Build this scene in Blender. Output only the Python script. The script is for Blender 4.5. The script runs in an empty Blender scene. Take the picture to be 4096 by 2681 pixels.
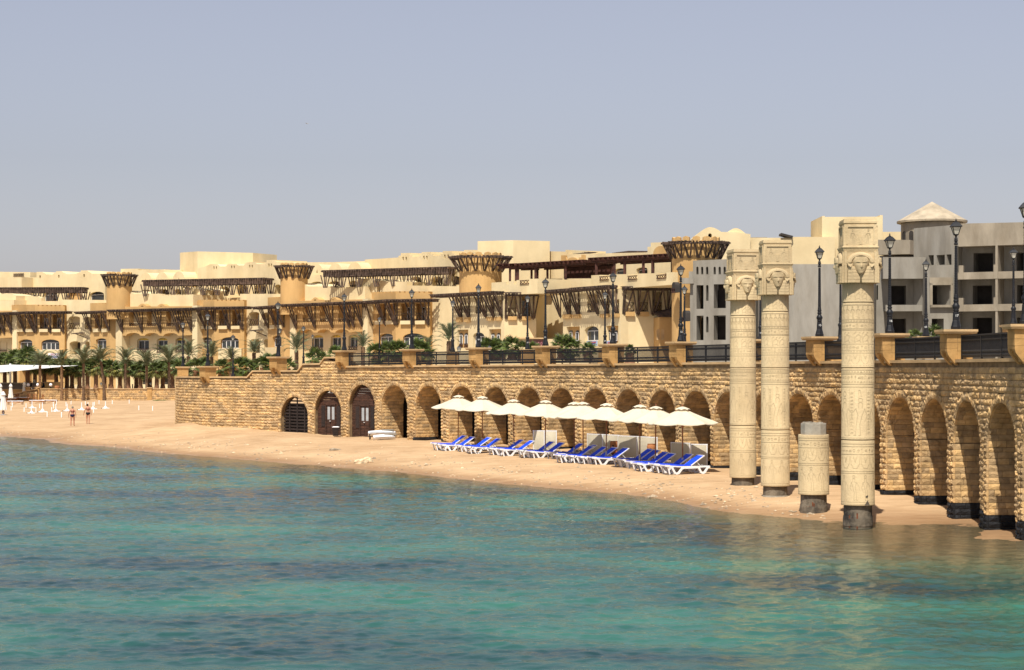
import bpy, bmesh, math, random
import numpy as np
from mathutils import Vector, Matrix
from mathutils.geometry import tessellate_polygon
random.seed(11); rng = np.random.default_rng(5)
PI = math.pi
S = bpy.context.scene
COL = S.collection
# ---------------------------------------------------------------- camera / light
F = 7500.0; HOR = 1472.0; H = 4.9          # focal length in photo pixels, horizon row, eye height over the water
cam = bpy.data.cameras.new('camera'); camo = bpy.data.objects.new('camera', cam); COL.objects.link(camo)
camo.location = (0, 0, H); camo.rotation_euler = (PI/2, 0, 0)
cam.sensor_width = 36; cam.lens = 36*F/4096
cam.shift_y = (HOR-1340.5)/4096; cam.clip_start = .5; cam.clip_end = 9000
S.camera = camo
W = bpy.data.worlds.new('World'); S.world = W; W.use_nodes = True
SUN_EL, SUN_AZ = math.radians(58), math.radians(12)   # azimuth: to the left of straight behind the camera
sdir = Vector((-math.sin(SUN_AZ)*math.cos(SUN_EL), -math.cos(SUN_AZ)*math.cos(SUN_EL), math.sin(SUN_EL)))
nt = W.node_tree; bg = nt.nodes['Background']
sky = nt.nodes.new('ShaderNodeTexSky'); sky.sky_type = 'NISHITA'; sky.sun_disc = False
sky.sun_elevation = SUN_EL; sky.sun_rotation = math.atan2(sdir.x, sdir.y)
sky.air_density = 1.5; sky.dust_density = 1.0; sky.ozone_density = 4.0
hs = nt.nodes.new('ShaderNodeHueSaturation'); hs.inputs['Saturation'].default_value = .43
nt.links.new(sky.outputs[0], hs.inputs['Color'])
tn = nt.nodes.new('ShaderNodeMix'); tn.data_type = 'RGBA'; tn.blend_type = 'MULTIPLY'
tn.inputs['Factor'].default_value = 1; tn.inputs['B'].default_value = (.98, .955, 1.09, 1)
nt.links.new(hs.outputs[0], tn.inputs['A']); nt.links.new(tn.outputs['Result'], bg.inputs[0])
bg.inputs[1].default_value = .076
sun = bpy.data.lights.new('sun', 'SUN'); suno = bpy.data.objects.new('sun', sun); COL.objects.link(suno)
sun.energy = 5.0; sun.angle = math.radians(.5); sun.color = (1, .955, .87)
suno.rotation_euler = sdir.to_track_quat('Z', 'Y').to_euler(); suno.location = (0, 0, 80)
S.view_settings.view_transform = 'Standard'; S.view_settings.look = 'None'
S.view_settings.exposure = .35; S.view_settings.gamma = 1; S.view_settings.use_curve_mapping = False
# ---------------------------------------------------------------- helpers
def P(px, py, s): return Vector(((px-2048)/s, F/s, H-(py-HOR)/s))
def PD(px, D, z=0.): return Vector(((px-2048)*D/F, D, z))
def ZY(py, s): return H-(py-HOR)/s
WM = {}
class MB:
    def __init__(s): s.v = []; s.f = []
    def add(s, vs, fs):
        b = len(s.v); s.v += [tuple(x) for x in vs]; s.f += [tuple(b+i for i in f) for f in fs]; return s
    def hexa(s, p):   # 8 points: bottom ring 0-3 (ccw seen from above), top ring 4-7
        return s.add(p, [(3,2,1,0),(4,5,6,7),(0,1,5,4),(1,2,6,5),(2,3,7,6),(3,0,4,7)])
    def box(s, c, d, rz=0., M=None):
        x, y, z = d[0]/2, d[1]/2, d[2]/2
        p = [Vector(q) for q in ((-x,-y,-z),(x,-y,-z),(x,y,-z),(-x,y,-z),(-x,-y,z),(x,-y,z),(x,y,z),(-x,y,z))]
        R = M if M is not None else Matrix.Rotation(rz, 3, 'Z')
        return s.hexa([R @ q + Vector(c) for q in p])
    def bar(s, a, b, w, h=None):        # rectangular bar between two points
        a, b = Vector(a), Vector(b); h = h or w
        d = (b-a)
        if d.length < 1e-6: return s
        d.normalize()
        up = Vector((0,0,1)) if abs(d.z) < .95 else Vector((0,1,0))
        x = d.cross(up).normalized(); y = x.cross(d).normalized()
        x *= w/2; y *= h/2
        return s.add([a-x-y,a+x-y,a+x+y,a-x+y,b-x-y,b+x-y,b+x+y,b-x+y],
                     [(3,2,1,0),(4,5,6,7),(0,1,5,4),(1,2,6,5),(2,3,7,6),(3,0,4,7)])
    def tube(s, pts, r, n=6, cap=True):
        pts = [Vector(p) for p in pts]; m = len(pts)
        rr = r if isinstance(r, (list, tuple)) else [r]*m
        b = len(s.v); ref = None
        for i, p in enumerate(pts):
            d = (pts[min(i+1,m-1)]-pts[max(i-1,0)])
            d = d.normalized() if d.length > 1e-9 else Vector((0,0,1))
            if ref is None: ref = Vector((1,0,0)) if abs(d.x) < .8 else Vector((0,1,0))
            x = (ref-d*ref.dot(d)).normalized(); y = d.cross(x); ref = x
            for k in range(n):
                a = 2*PI*k/n; q = p+(x*math.cos(a)+y*math.sin(a))*rr[i]; s.v.append(tuple(q))
        for i in range(m-1):
            for k in range(n):
                k2 = (k+1) % n
                s.f.append((b+i*n+k, b+i*n+k2, b+(i+1)*n+k2, b+(i+1)*n+k))
        if cap:
            s.f.append(tuple(b+k for k in reversed(range(n)))); s.f.append(tuple(b+(m-1)*n+k for k in range(n)))
        return s
    def lathe(s, c, prof, n=12, sq=False, a0=0., cap=True):   # prof: list of (r, z)
        b = len(s.v); c = Vector(c)
        for r, z in prof:
            for k in range(n):
                a = a0+2*PI*k/n; s.v.append((c.x+r*math.cos(a), c.y+r*math.sin(a), c.z+z))
        m = len(prof)
        for i in range(m-1):
            for k in range(n):
                k2 = (k+1) % n; s.f.append((b+i*n+k, b+i*n+k2, b+(i+1)*n+k2, b+(i+1)*n+k))
        if cap:
            s.f.append(tuple(b+k for k in reversed(range(n)))); s.f.append(tuple(b+(m-1)*n+k for k in range(n)))
        return s
    def ball(s, c, r, n=10, m=6, sc=(1,1,1)):
        c = Vector(c); b = len(s.v)
        for i in range(1, m):
            t = PI*i/m
            for k in range(n):
                a = 2*PI*k/n
                s.v.append((c.x+r*sc[0]*math.sin(t)*math.cos(a), c.y+r*sc[1]*math.sin(t)*math.sin(a), c.z-r*sc[2]*math.cos(t)))
        s.v += [(c.x,c.y,c.z-r*sc[2]), (c.x,c.y,c.z+r*sc[2])]; lo, hi = len(s.v)-2, len(s.v)-1
        for i in range(m-2):
            for k in range(n):
                k2=(k+1)%n; s.f.append((b+i*n+k,b+i*n+k2,b+(i+1)*n+k2,b+(i+1)*n+k))
        for k in range(n):
            k2=(k+1)%n; s.f.append((lo,b+k2,b+k)); s.f.append((hi,b+(m-2)*n+k,b+(m-2)*n+k2))
        return s
    def panel(s, org, t, n, outer, holes=(), thick=.3):
        """flat wall: outer / holes are lists of (u, z); front face at n=0, back at -thick"""
        org, t, n = Vector(org), Vector(t), Vector(n)
        loops = [list(outer)]+[list(h) for h in holes]
        flat = [q for l in loops for q in l]
        tri = tessellate_polygon([[Vector((u, z, 0)) for u, z in l] for l in loops])
        b = len(s.v); N = len(flat)
        for off in (0., -thick):
            for u, z in flat:
                p = org+t*u+n*off; s.v.append((p.x, p.y, p.z+z))
        for a, bb, c in tri:
            s.f.append((b+a, b+bb, b+c)); s.f.append((b+N+c, b+N+bb, b+N+a))
        i = 0
        for l in loops:
            k = len(l)
            for j in range(k):
                a, c = i+j, i+(j+1) % k; s.f.append((b+a, b+c, b+N+c, b+N+a))
            i += k
        return s
    def prism(s, poly, z0, z1):
        n = len(poly); b = len(s.v)
        s.v += [(p[0],p[1],z0) for p in poly]+[(p[0],p[1],z1) for p in poly]
        s.f.append(tuple(b+i for i in reversed(range(n)))); s.f.append(tuple(b+n+i for i in range(n)))
        for i in range(n):
            j=(i+1)%n; s.f.append((b+i,b+j,b+n+j,b+n+i))
        return s
    def build(s, name, m, parent=None, smooth=False, fix=True, local=False):
        me = bpy.data.meshes.new(name)
        vs = s.v
        if parent is not None and not local and parent in WM:
            Mi = WM[parent].inverted(); vs = [tuple(Mi @ Vector(q)) for q in vs]
        me.from_pydata(vs, [], s.f); me.update()
        if fix:
            bm = bmesh.new(); bm.from_mesh(me); bmesh.ops.recalc_face_normals(bm, faces=bm.faces); bm.to_mesh(me); bm.free()
        if m: me.materials.append(m)
        if smooth: me.polygons.foreach_set('use_smooth', [True]*len(me.polygons))
        return link(name, me, parent)
def link(name, me, parent=None):
    o = bpy.data.objects.new(name, me); COL.objects.link(o)
    if parent is not None:
        o.parent = parent
        if parent in WM: WM[o] = WM[parent]
    return o
def thing(name, label, cat, loc=(0,0,0), rz=0., group=None):
    o = bpy.data.objects.new(name, None); COL.objects.link(o); o.empty_display_size = .3
    o.location = loc; o.rotation_euler = (0,0,rz)
    WM[o] = Matrix.Translation(Vector(loc)) @ Matrix.Rotation(rz, 4, 'Z')
    return tag(o, label, cat, group)
def tag(o, label=None, cat=None, group=None, kind=None):
    for k, v in (('label',label),('category',cat),('group',group),('kind',kind)):
        if v: o[k] = v
    return o
def dup(o, parent=None):
    c = o.copy(); COL.objects.link(c)
    if parent is not None: c.parent = parent
    for ch in list(o.children): dup(ch, c)
    return c
def place(proto, used, loc, rz=0., label=None, scale=None):
    """first call moves the prototype itself, later calls copy it"""
    o = dup(proto) if used[0] else proto
    used[0] = True
    o.location = loc; o.rotation_euler = (0,0,rz)
    if scale: o.scale = scale if hasattr(scale,'__len__') else (scale,)*3
    if label: o['label'] = label
    return o
# ---------------------------------------------------------------- materials
def mat(name, col, rough=.8, var=.12, scale=2., bump=0., bscale=40., spec=.3, metal=0., col2=None, isl=0., tex='obj', detail=4, stretch=None, trans=0.):
    m = bpy.data.materials.new(name); m.use_nodes = True; t = m.node_tree; L = t.links.new
    b = t.nodes['Principled BSDF']; b.inputs['Roughness'].default_value = rough
    b.inputs['Specular IOR Level'].default_value = spec; b.inputs['Metallic'].default_value = metal
    geo = t.nodes.new('ShaderNodeNewGeometry')
    mp = t.nodes.new('ShaderNodeMapping'); L(geo.outputs['Position'], mp.inputs['Vector'])
    if stretch: mp.inputs['Scale'].default_value = stretch
    nz = t.nodes.new('ShaderNodeTexNoise'); nz.inputs['Scale'].default_value = scale; nz.inputs['Detail'].default_value = detail; nz.inputs['Roughness'].default_value = .6
    L(mp.outputs[0], nz.inputs['Vector'])
    rp = t.nodes.new('ShaderNodeValToRGB'); L(nz.outputs['Fac'], rp.inputs[0])
    c2 = col2 or tuple(x*(1-var*2) for x in col)
    rp.color_ramp.elements[0].position = .34; rp.color_ramp.elements[1].position = .66
    rp.color_ramp.elements[0].color = (*c2, 1); rp.color_ramp.elements[1].color = (*[min(1,x*(1+var*.5)) for x in col], 1)
    out = rp.outputs[0]
    if isl:
        oi = t.nodes.new('ShaderNodeObjectInfo')
        ad = t.nodes.new('ShaderNodeMath'); ad.operation='ADD'; L(geo.outputs['Random Per Island'], ad.inputs[0]); L(oi.outputs['Random'], ad.inputs[1])
        fr = t.nodes.new('ShaderNodeMath'); fr.operation='FRACT'; L(ad.outputs[0], fr.inputs[0])
        mr = t.nodes.new('ShaderNodeMapRange'); L(fr.outputs[0], mr.inputs[0]); mr.inputs[3].default_value=1-isl; mr.inputs[4].default_value=1+isl*.6
        hsv = t.nodes.new('ShaderNodeHueSaturation'); L(out, hsv.inputs['Color']); L(mr.outputs[0], hsv.inputs['Value'])
        mr2 = t.nodes.new('ShaderNodeMath'); mr2.operation='MULTIPLY_ADD'; L(fr.outputs[0], mr2.inputs[0]); mr2.inputs[1].default_value=.4*isl; mr2.inputs[2].default_value=1-.2*isl
        L(mr2.outputs[0], hsv.inputs['Saturation'])
        out = hsv.outputs[0]
    L(out, b.inputs['Base Color'])
    if bump:
        n2 = t.nodes.new('ShaderNodeTexNoise'); n2.inputs['Scale'].default_value = bscale; n2.inputs['Detail'].default_value = 5
        L(mp.outputs[0], n2.inputs['Vector'])
        bp = t.nodes.new('ShaderNodeBump'); bp.inputs['Strength'].default_value = 1; bp.inputs['Distance'].default_value = bump
        L(n2.outputs['Fac'], bp.inputs['Height']); L(bp.outputs[0], b.inputs['Normal'])
    if trans:
        tr = t.nodes.new('ShaderNodeBsdfTranslucent'); L(out, tr.inputs['Color'])
        mx = t.nodes.new('ShaderNodeMixShader'); mx.inputs[0].default_value = trans
        L(b.outputs[0], mx.inputs[1]); L(tr.outputs[0], mx.inputs[2]); L(mx.outputs[0], t.nodes['Material Output'].inputs[0])
    return m
M = {}
M['stone'] = mat('rock_faced_sandstone', (.59,.395,.195), .9, .2, 2.4, .02, 26, isl=.30, spec=.15)
M['stone_black'] = mat('bitumen_painted_stone', (.018,.018,.02), .55, .3, 3., .015, 25, isl=.3)
M['mortar'] = mat('mortar', (.27,.18,.095), .95, .2, 3.)
M['coping'] = mat('sandstone_coping', (.54,.36,.18), .85, .12, 1.2, .01, 20, spec=.2)
M['pillar'] = mat('smooth_sandstone', (.50,.295,.11), .85, .14, 1.5, .008, 20, spec=.2)
M['dark'] = mat('interior_shade_and_dark_parts', (.05,.042,.036), .95, .2, 1.)  # near-black colour puts interior shade into passages and openings; small dark parts share it
M['iron'] = mat('black_painted_iron', (.012,.012,.014), .5, .25, 6., spec=.28)
M['plank'] = mat('brown_stained_wood', (.085,.04,.025), .7, .3, 5., .004, 30, stretch=(1,1,6), isl=.25)
M['plank_dark'] = mat('dark_stained_wood', (.038,.026,.022), .7, .3, 5., stretch=(1,1,6), isl=.2)
M['white'] = mat('white_plastic', (.80,.80,.80), .45, .04, 2., spec=.4)
M['glass'] = mat('window_glass', (.045,.05,.052), .12, .3, .3, spec=.6)
M['paleglass'] = mat('frosted_glass', (.42,.44,.44), .2, .1, 3., spec=.5)
M['cream'] = mat('cream_render', (.71,.575,.34), .92, .05, .35, .01, 6, spec=.12)
M['ochre'] = mat('ochre_render', (.555,.35,.145), .92, .06, .35, .01, 6, spec=.12)
M['timber'] = mat('weathered_dark_timber', (.125,.082,.058), .85, .35, 2., .01, 20, isl=.3)
M['timber_red'] = mat('red_brown_timber', (.075,.028,.02), .75, .3, 2.)
M['frame'] = mat('white_window_frame', (.72,.70,.66), .5, .05, 2.)
M['concrete'] = mat('grey_concrete_render', (.285,.262,.22), .95, .12, .55, .01, 8, spec=.12, detail=8, stretch=(1,1,.3))
M['concrete_brown'] = mat('bare_concrete', (.30,.255,.19), .95, .14, .6, .015, 8, spec=.12, detail=8, stretch=(1,1,.35))

def weather(m, scale, lo, hi, stretch=(1,1,1), p0=.35, p1=.62, tint=(1,.97,.93)):
    """stains and faded patches: large soft noise multiplied into the base colour"""
    t=m.node_tree; L=t.links.new; b=t.nodes['Principled BSDF']; src=b.inputs['Base Color'].links[0].from_socket
    geo=[n for n in t.nodes if n.type=='NEW_GEOMETRY'][0]; mp=t.nodes.new('ShaderNodeMapping'); mp.inputs['Scale'].default_value=stretch; L(geo.outputs['Position'],mp.inputs['Vector'])
    n=t.nodes.new('ShaderNodeTexNoise'); n.inputs['Scale'].default_value=scale; n.inputs['Detail'].default_value=7; n.inputs['Roughness'].default_value=.65; L(mp.outputs[0],n.inputs['Vector'])
    r=t.nodes.new('ShaderNodeValToRGB'); L(n.outputs['Fac'],r.inputs[0]); e=r.color_ramp.elements; e[0].position=p0; e[0].color=(lo*tint[0],lo*tint[1],lo*tint[2],1); e[1].position=p1; e[1].color=(hi,hi,hi,1)
    x=t.nodes.new('ShaderNodeMix'); x.data_type='RGBA'; x.blend_type='MULTIPLY'; x.inputs['Factor'].default_value=1; L(src,x.inputs['A']); L(r.outputs[0],x.inputs['B']); L(x.outputs['Result'],b.inputs['Base Color'])
weather(M['stone'],.35,.88,1.08,(1,1,.7)); weather(M['cream'],.30,.90,1.03,(1,1,.3)); weather(M['ochre'],.30,.88,1.04,(1,1,.3)); weather(M['concrete'],.9,.86,1.06,(1,1,.25)); weather(M['concrete_brown'],.9,.85,1.06,(1,1,.3)); weather(M['pillar'],1.2,.85,1.06); weather(M['plank'],2.,.7,1.2,(1,1,4))
# ---------------------------------------------------------------- sea wall plan (fitted curve)
WC = [88.064,-33.372,.796,-.881,-2.52,.538]
def wallD(px):
    t = (px-2600)/1500.; return sum(c*t**i for i, c in enumerate(WC))
plan = [PD(752,152), PD(728,145.5), PD(711,138.5), PD(706,132.5), PD(722,128.3), PD(765,126.0)]
plan += [PD(q, wallD(q)) for q in range(840, 4020, 60)]
lastp = plan[-1]
x0 = lastp.x; y0 = lastp.y
plan += [Vector((x0+.12, y0-3, 0)), Vector((x0+.10, y0-6, 0)), Vector((x0-.05, y0-9.5, 0)), Vector((x0-.4, y0-14, 0))]
# catmull-rom resample
dense = []
for i in range(len(plan)-1):
    p0,p1,p2,p3 = plan[max(i-1,0)],plan[i],plan[i+1],plan[min(i+2,len(plan)-1)]
    for k in range(12):
        t=k/12.; dense.append(.5*((2*p1)+(p2-p0)*t+(2*p0-5*p1+4*p2-p3)*t*t+(3*p1-p0-3*p2+p3)*t**3))
dense.append(plan[-1])
DX = np.array([p.x for p in dense]); DY = np.array([p.y for p in dense])
DU = np.concatenate([[0], np.cumsum(np.hypot(np.diff(DX), np.diff(DY)))])
DPX = 2048+F*DX/DY
UEND = DU[-1]
def WP(u, n=0., z=0.):
    x = np.interp(u,DU,DX); y = np.interp(u,DU,DY); t = WT(u)
    return Vector((x+t.y*n, y-t.x*n, z))
def WT(u):
    a = max(u-.4,0); b = min(u+.4,UEND)
    v = Vector((np.interp(b,DU,DX)-np.interp(a,DU,DX), np.interp(b,DU,DY)-np.interp(a,DU,DY), 0)); return v.normalized()
i0 = int(np.argmax(DY < 127))        # start of the seaward face for px look-ups
def U(px): return float(np.interp(px, DPX[i0:], DU[i0:]))
def PXU(u): return float(np.interp(u, DU, DPX))
U_END_TURN = float(DU[i0])
ARCH_PX = [1179,1313,1449,1580,1716,1850,1983,2117,2249,2384,2516,2650,2788,2917,3063,3198,3327,3468,3605,3740,3872,4010]
ARCH_U = [U(q) for q in ARCH_PX]; ARCH_U += [ARCH_U[-1]+3.45, ARCH_U[-1]+6.9]
AR = 1.39
ARCH_TOP = [3.08,3.49]+[3.88]*22
def corn(u): return float(np.interp(PXU(u), [1377,2000,2900,4100],[4.99,5.05,5.13,5.15]))
uA,uB,uC,uD_ = U(993),U(1196),U(1285),U(1360)
def ztop(u):
    if u > uD_: return corn(u)
    return float(np.interp(u,[0,U_END_TURN,uA-.02,uA+.5,uB-.02,uB+.5,uC-.02,uC+.45],[4.15,4.29,4.30,4.70,4.72,5.14,5.16,5.55]))
# wall foot level from the photograph: (px, row)
foot = [(706,1690),(840,1700),(1000,1713),(1179,1731),(1313,1743),(1449,1750),(1580,1757),(1716,1765),(1983,1781)]
FPX = [f[0] for f in foot]+[3030,3190,3590,3728,3863,4004,4400]
FZ = [H-(f[1]-HOR)*np.interp(f[0],DPX[i0:],DY[i0:])/F for f in foot]+[.39,.29,.38,.22,.02,-.10,-.35]
def zfoot(u): return float(np.interp(PXU(u), FPX, FZ)) if u > U_END_TURN else FZ[0]
# ---------------------------------------------------------------- sand / sea bed
ctl = []
def cz(px, py, z):
    D = F*(H-z)/(py-HOR); p = PD(px, D, z); ctl.append((p.x, p.y, z))
for q in ((-500,1722),(-200,1735),(0,1747),(200,1764),(400,1786),(600,1808),(800,1824),(1000,1842),(1250,1862),(1500,1882),(1800,1914),(2100,1944),(2350,1964),(2550,1984),(2700,2008),(2850,2040),(3000,2058),(3200,2074),(3430,2096),(3650,2094),(3800,2101),(3930,2117),(4040,2138),(4160,2165)):
    cz(*q, 0.)
for q in np.linspace(760,3900,14):
    u=U(q); p=WP(u); ctl.append((p.x,p.y,zfoot(u)))
    if q<3500:
        p=WP(u,-4); ctl.append((p.x,p.y,zfoot(u)+.03))
for q in ((290,1705,.35),(355,1700,.35),(60,1690,.4),(0,1640,.4),(200,1640,.42),(500,1640,.45),(650,1640,.5),(500,1690,.55),(600,1720,.5),
          (0,1603,.42),(340,1603,.42),(680,1603,.45),(-400,1610,.4),(-400,1680,.3),
          (1750,1803,.55),(2000,1826,.5),(2240,1850,.5),(2540,1885,.5),(2750,1897,.5),(1300,1775,.6),(1000,1760,.65),(760,1740,.6),
          (3010,1958,.38),(3180,2000,.28),(3300,2040,.14),(3520,2050,.13)):
    cz(*q)
for q in ((-1500,1850),(-600,1870),(0,1880),(700,1945),(1400,2000),(2000,2070),(2500,2180)):
    cz(*q, -.8)
for q in ((2900,2260,-.40),(3300,2300,-.33),(3600,2300,-.28),(3900,2330,-.28),(3100,2600,-.75),(3600,2640,-.6),(2600,2500,-1.2)): cz(*q)
for x,y,z in ((-30,20,-2.5),(0,18,-2.3),(12,22,-1.4),(14,40,-.7),(-60,60,-2),(-150,100,-2.5),(-150,190,.5),(-120,262,.5),(-40,262,.5)): ctl.append((x,y,z))
CTL = np.array(ctl)
def kern(d): return np.sqrt(d*d+9.)
A_ = kern(np.hypot(CTL[:,None,0]-CTL[None,:,0], CTL[:,None,1]-CTL[None,:,1]))
n_ = len(CTL); G_ = np.zeros((n_+3,n_+3)); G_[:n_,:n_]=A_+np.eye(n_)*.05*-1; G_[:n_,n_]=1; G_[:n_,n_+1]=CTL[:,0]; G_[:n_,n_+2]=CTL[:,1]; G_[n_:,:n_]=G_[:n_,n_:].T
w_ = np.linalg.solve(G_, np.concatenate([CTL[:,2],[0,0,0]]))
def sandz(x, y):
    x=np.atleast_1d(np.asarray(x,float)); y=np.atleast_1d(np.asarray(y,float)); out=np.empty(len(x))
    for i in range(0,len(x),4000):
        xx,yy=x[i:i+4000],y[i:i+4000]
        out[i:i+4000]=kern(np.hypot(xx[:,None]-CTL[None,:,0],yy[:,None]-CTL[None,:,1]))@w_[:n_]+w_[n_]+w_[n_+1]*xx+w_[n_+2]*yy
    return np.clip(out,-3,1.3)
def sz(x,y): return float(sandz(x,y)[0])
def onsand(px, py):          # ground point seen at a pixel
    D=F*4.4/(py-HOR)
    for _ in range(12):
        p=PD(px,D); z=sz(p.x,p.y); D=.5*D+.5*F*(H-z)/(py-HOR)
    p=PD(px,D); p.z=sz(p.x,p.y); return p
def hnoise(x,y,seed,sc):     # cheap smooth noise for relief
    r=np.random.default_rng(seed); out=np.zeros_like(x)
    for k in range(14):
        a=r.uniform(0,2*PI); f=r.uniform(.5,1.6)/sc; out+=np.sin((x*np.cos(a)+y*np.sin(a))*2*PI*f+r.uniform(0,6.28))
    return out/4.
def grid_obj(name, xs, ys, zf, m, kind):
    X,Y=np.meshgrid(xs,ys); x,y=X.ravel(),Y.ravel(); z=zf(x,y)
    nx,ny=len(xs),len(ys); idx=np.arange(nx*ny).reshape(ny,nx)
    f=np.stack([idx[:-1,:-1],idx[:-1,1:],idx[1:,1:],idx[1:,:-1]],-1).reshape(-1,4)
    me=bpy.data.meshes.new(name); me.from_pydata(np.stack([x,y,z],1).tolist(),[],f.tolist()); me.materials.append(m)
    me.polygons.foreach_set('use_smooth',[True]*len(me.polygons)); me.update()
    o=link(name,me); o['kind']=kind; return o,x,y,z
# sand material
def sand_mat():
    m=mat('beach_sand',(.51,.35,.20),.95,.12,.25,.045,3.5,spec=.12,detail=8,col2=(.42,.275,.15)); t=m.node_tree; L=t.links.new
    b=t.nodes['Principled BSDF']; geo=[n for n in t.nodes if n.type=='NEW_GEOMETRY'][0]
    base=b.inputs['Base Color'].links[0].from_socket
    at=t.nodes.new('ShaderNodeAttribute'); at.attribute_name='wet'
    nz=t.nodes.new('ShaderNodeTexNoise'); nz.inputs['Scale'].default_value=.5; nz.inputs['Detail'].default_value=6; L(geo.outputs['Position'],nz.inputs['Vector'])
    ad=t.nodes.new('ShaderNodeMath'); ad.operation='MULTIPLY_ADD'; L(nz.outputs['Fac'],ad.inputs[0]); ad.inputs[1].default_value=.5; L(at.outputs['Fac'],ad.inputs[2])
    r=t.nodes.new('ShaderNodeValToRGB'); L(ad.outputs[0],r.inputs[0]); e=r.color_ramp.elements
    e[0].position=.55; e[0].color=(1,1,1,1); e[1].position=1.15; e[1].color=(.70,.64,.60,1)
    mx=t.nodes.new('ShaderNodeMix'); mx.data_type='RGBA'; mx.blend_type='MULTIPLY'; mx.inputs['Factor'].default_value=1
    L(base,mx.inputs['A']); L(r.outputs[0],mx.inputs['B'])
    # trodden / raked streaks and shell grit
    v=t.nodes.new('ShaderNodeTexNoise'); v.inputs['Scale'].default_value=2.2; v.inputs['Detail'].default_value=8; v.inputs['Roughness'].default_value=.75
    mp=t.nodes.new('ShaderNodeMapping'); mp.inputs['Scale'].default_value=(.35,1,1); mp.inputs['Rotation'].default_value=(0,0,-.5); L(geo.outputs['Position'],mp.inputs['Vector']); L(mp.outputs[0],v.inputs['Vector'])
    r2=t.nodes.new('ShaderNodeValToRGB'); L(v.outputs['Fac'],r2.inputs[0]); e=r2.color_ramp.elements
    e[0].position=.3; e[0].color=(.72,.65,.58,1); e[1].position=.58; e[1].color=(1.04,1.04,1.04,1)
    m2=t.nodes.new('ShaderNodeMix'); m2.data_type='RGBA'; m2.blend_type='MULTIPLY'; m2.inputs['Factor'].default_value=.8
    L(mx.outputs['Result'],m2.inputs['A']); L(r2.outputs[0],m2.inputs['B'])
    L(m2.outputs['Result'],b.inputs['Base Color'])
    rr=t.nodes.new('ShaderNodeMapRange'); L(ad.outputs[0],rr.inputs[0]); rr.inputs[1].default_value=.8; rr.inputs[2].default_value=1.2; rr.inputs[3].default_value=.95; rr.inputs[4].default_value=.35; L(rr.outputs[0],b.inputs['Roughness'])
    return m
def sandrelief(x,y):
    z=sandz(x,y); k=np.clip(z/.25,.4,1)*np.clip(1+z,0,1)
    return z+hnoise(x,y,3,2.2)*.022*k+hnoise(x,y,4,.8)*.012*k+hnoise(x,y,9,7)*.03*k
xs=np.concatenate([np.linspace(-400,-104,30,endpoint=False),np.arange(-104,18,.6),np.linspace(18,30,10)])
ys=np.concatenate([np.arange(16,50,1.),np.arange(50,130,.55),np.arange(130,175,.9),np.arange(175,268,2.5)])
sand,sx,sy,szz=grid_obj('beach',xs,ys,sandrelief,sand_mat(),'structure')
at=sand.data.attributes.new('wet','FLOAT','POINT'); at.data.foreach_set('value',np.clip(1-szz/.30,0,1).astype(np.float32))
# scattered shell and rubble strip along the tide line
mb=MB()
for i in range(1500):
    q=random.uniform(0,3300); base=np.interp(q,[0,600,1500,2700,3300],[1725,1785,1855,1965,2040]); spread=np.interp(q,[0,1500,3300],[12,16,18])
    py=base+random.gauss(0,spread) if random.random()<.75 else base+random.uniform(-10,40)
    p=PD(q,F*(H-.12)/(py-HOR)); z=sz(p.x,p.y)
    if z<.02: continue
    r=random.uniform(.02,.06)*(1.9 if random.random()<.06 else 1)
    vs=[(p.x+r*a*random.uniform(.7,1.3),p.y+r*b_*random.uniform(.7,1.3),z+c*r*random.uniform(.5,1)) for a,b_,c in ((-1,-1,0),(1,-1,0),(1,1,0),(-1,1,0),(-.3,-.3,.8),(.4,.1,.7))]
    mb.add(vs,[(0,1,4),(1,5,4),(1,2,5),(2,3,5),(3,4,5),(3,0,4)])
M['rubble']=mat('coral_rubble',(.56,.43,.28),.95,.3,6.,isl=.45)
tag(mb.build('shell_grit',M['rubble'],fix=True),'strewn coral rubble and shell grit along the tide line','rubble',kind='stuff')
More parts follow.
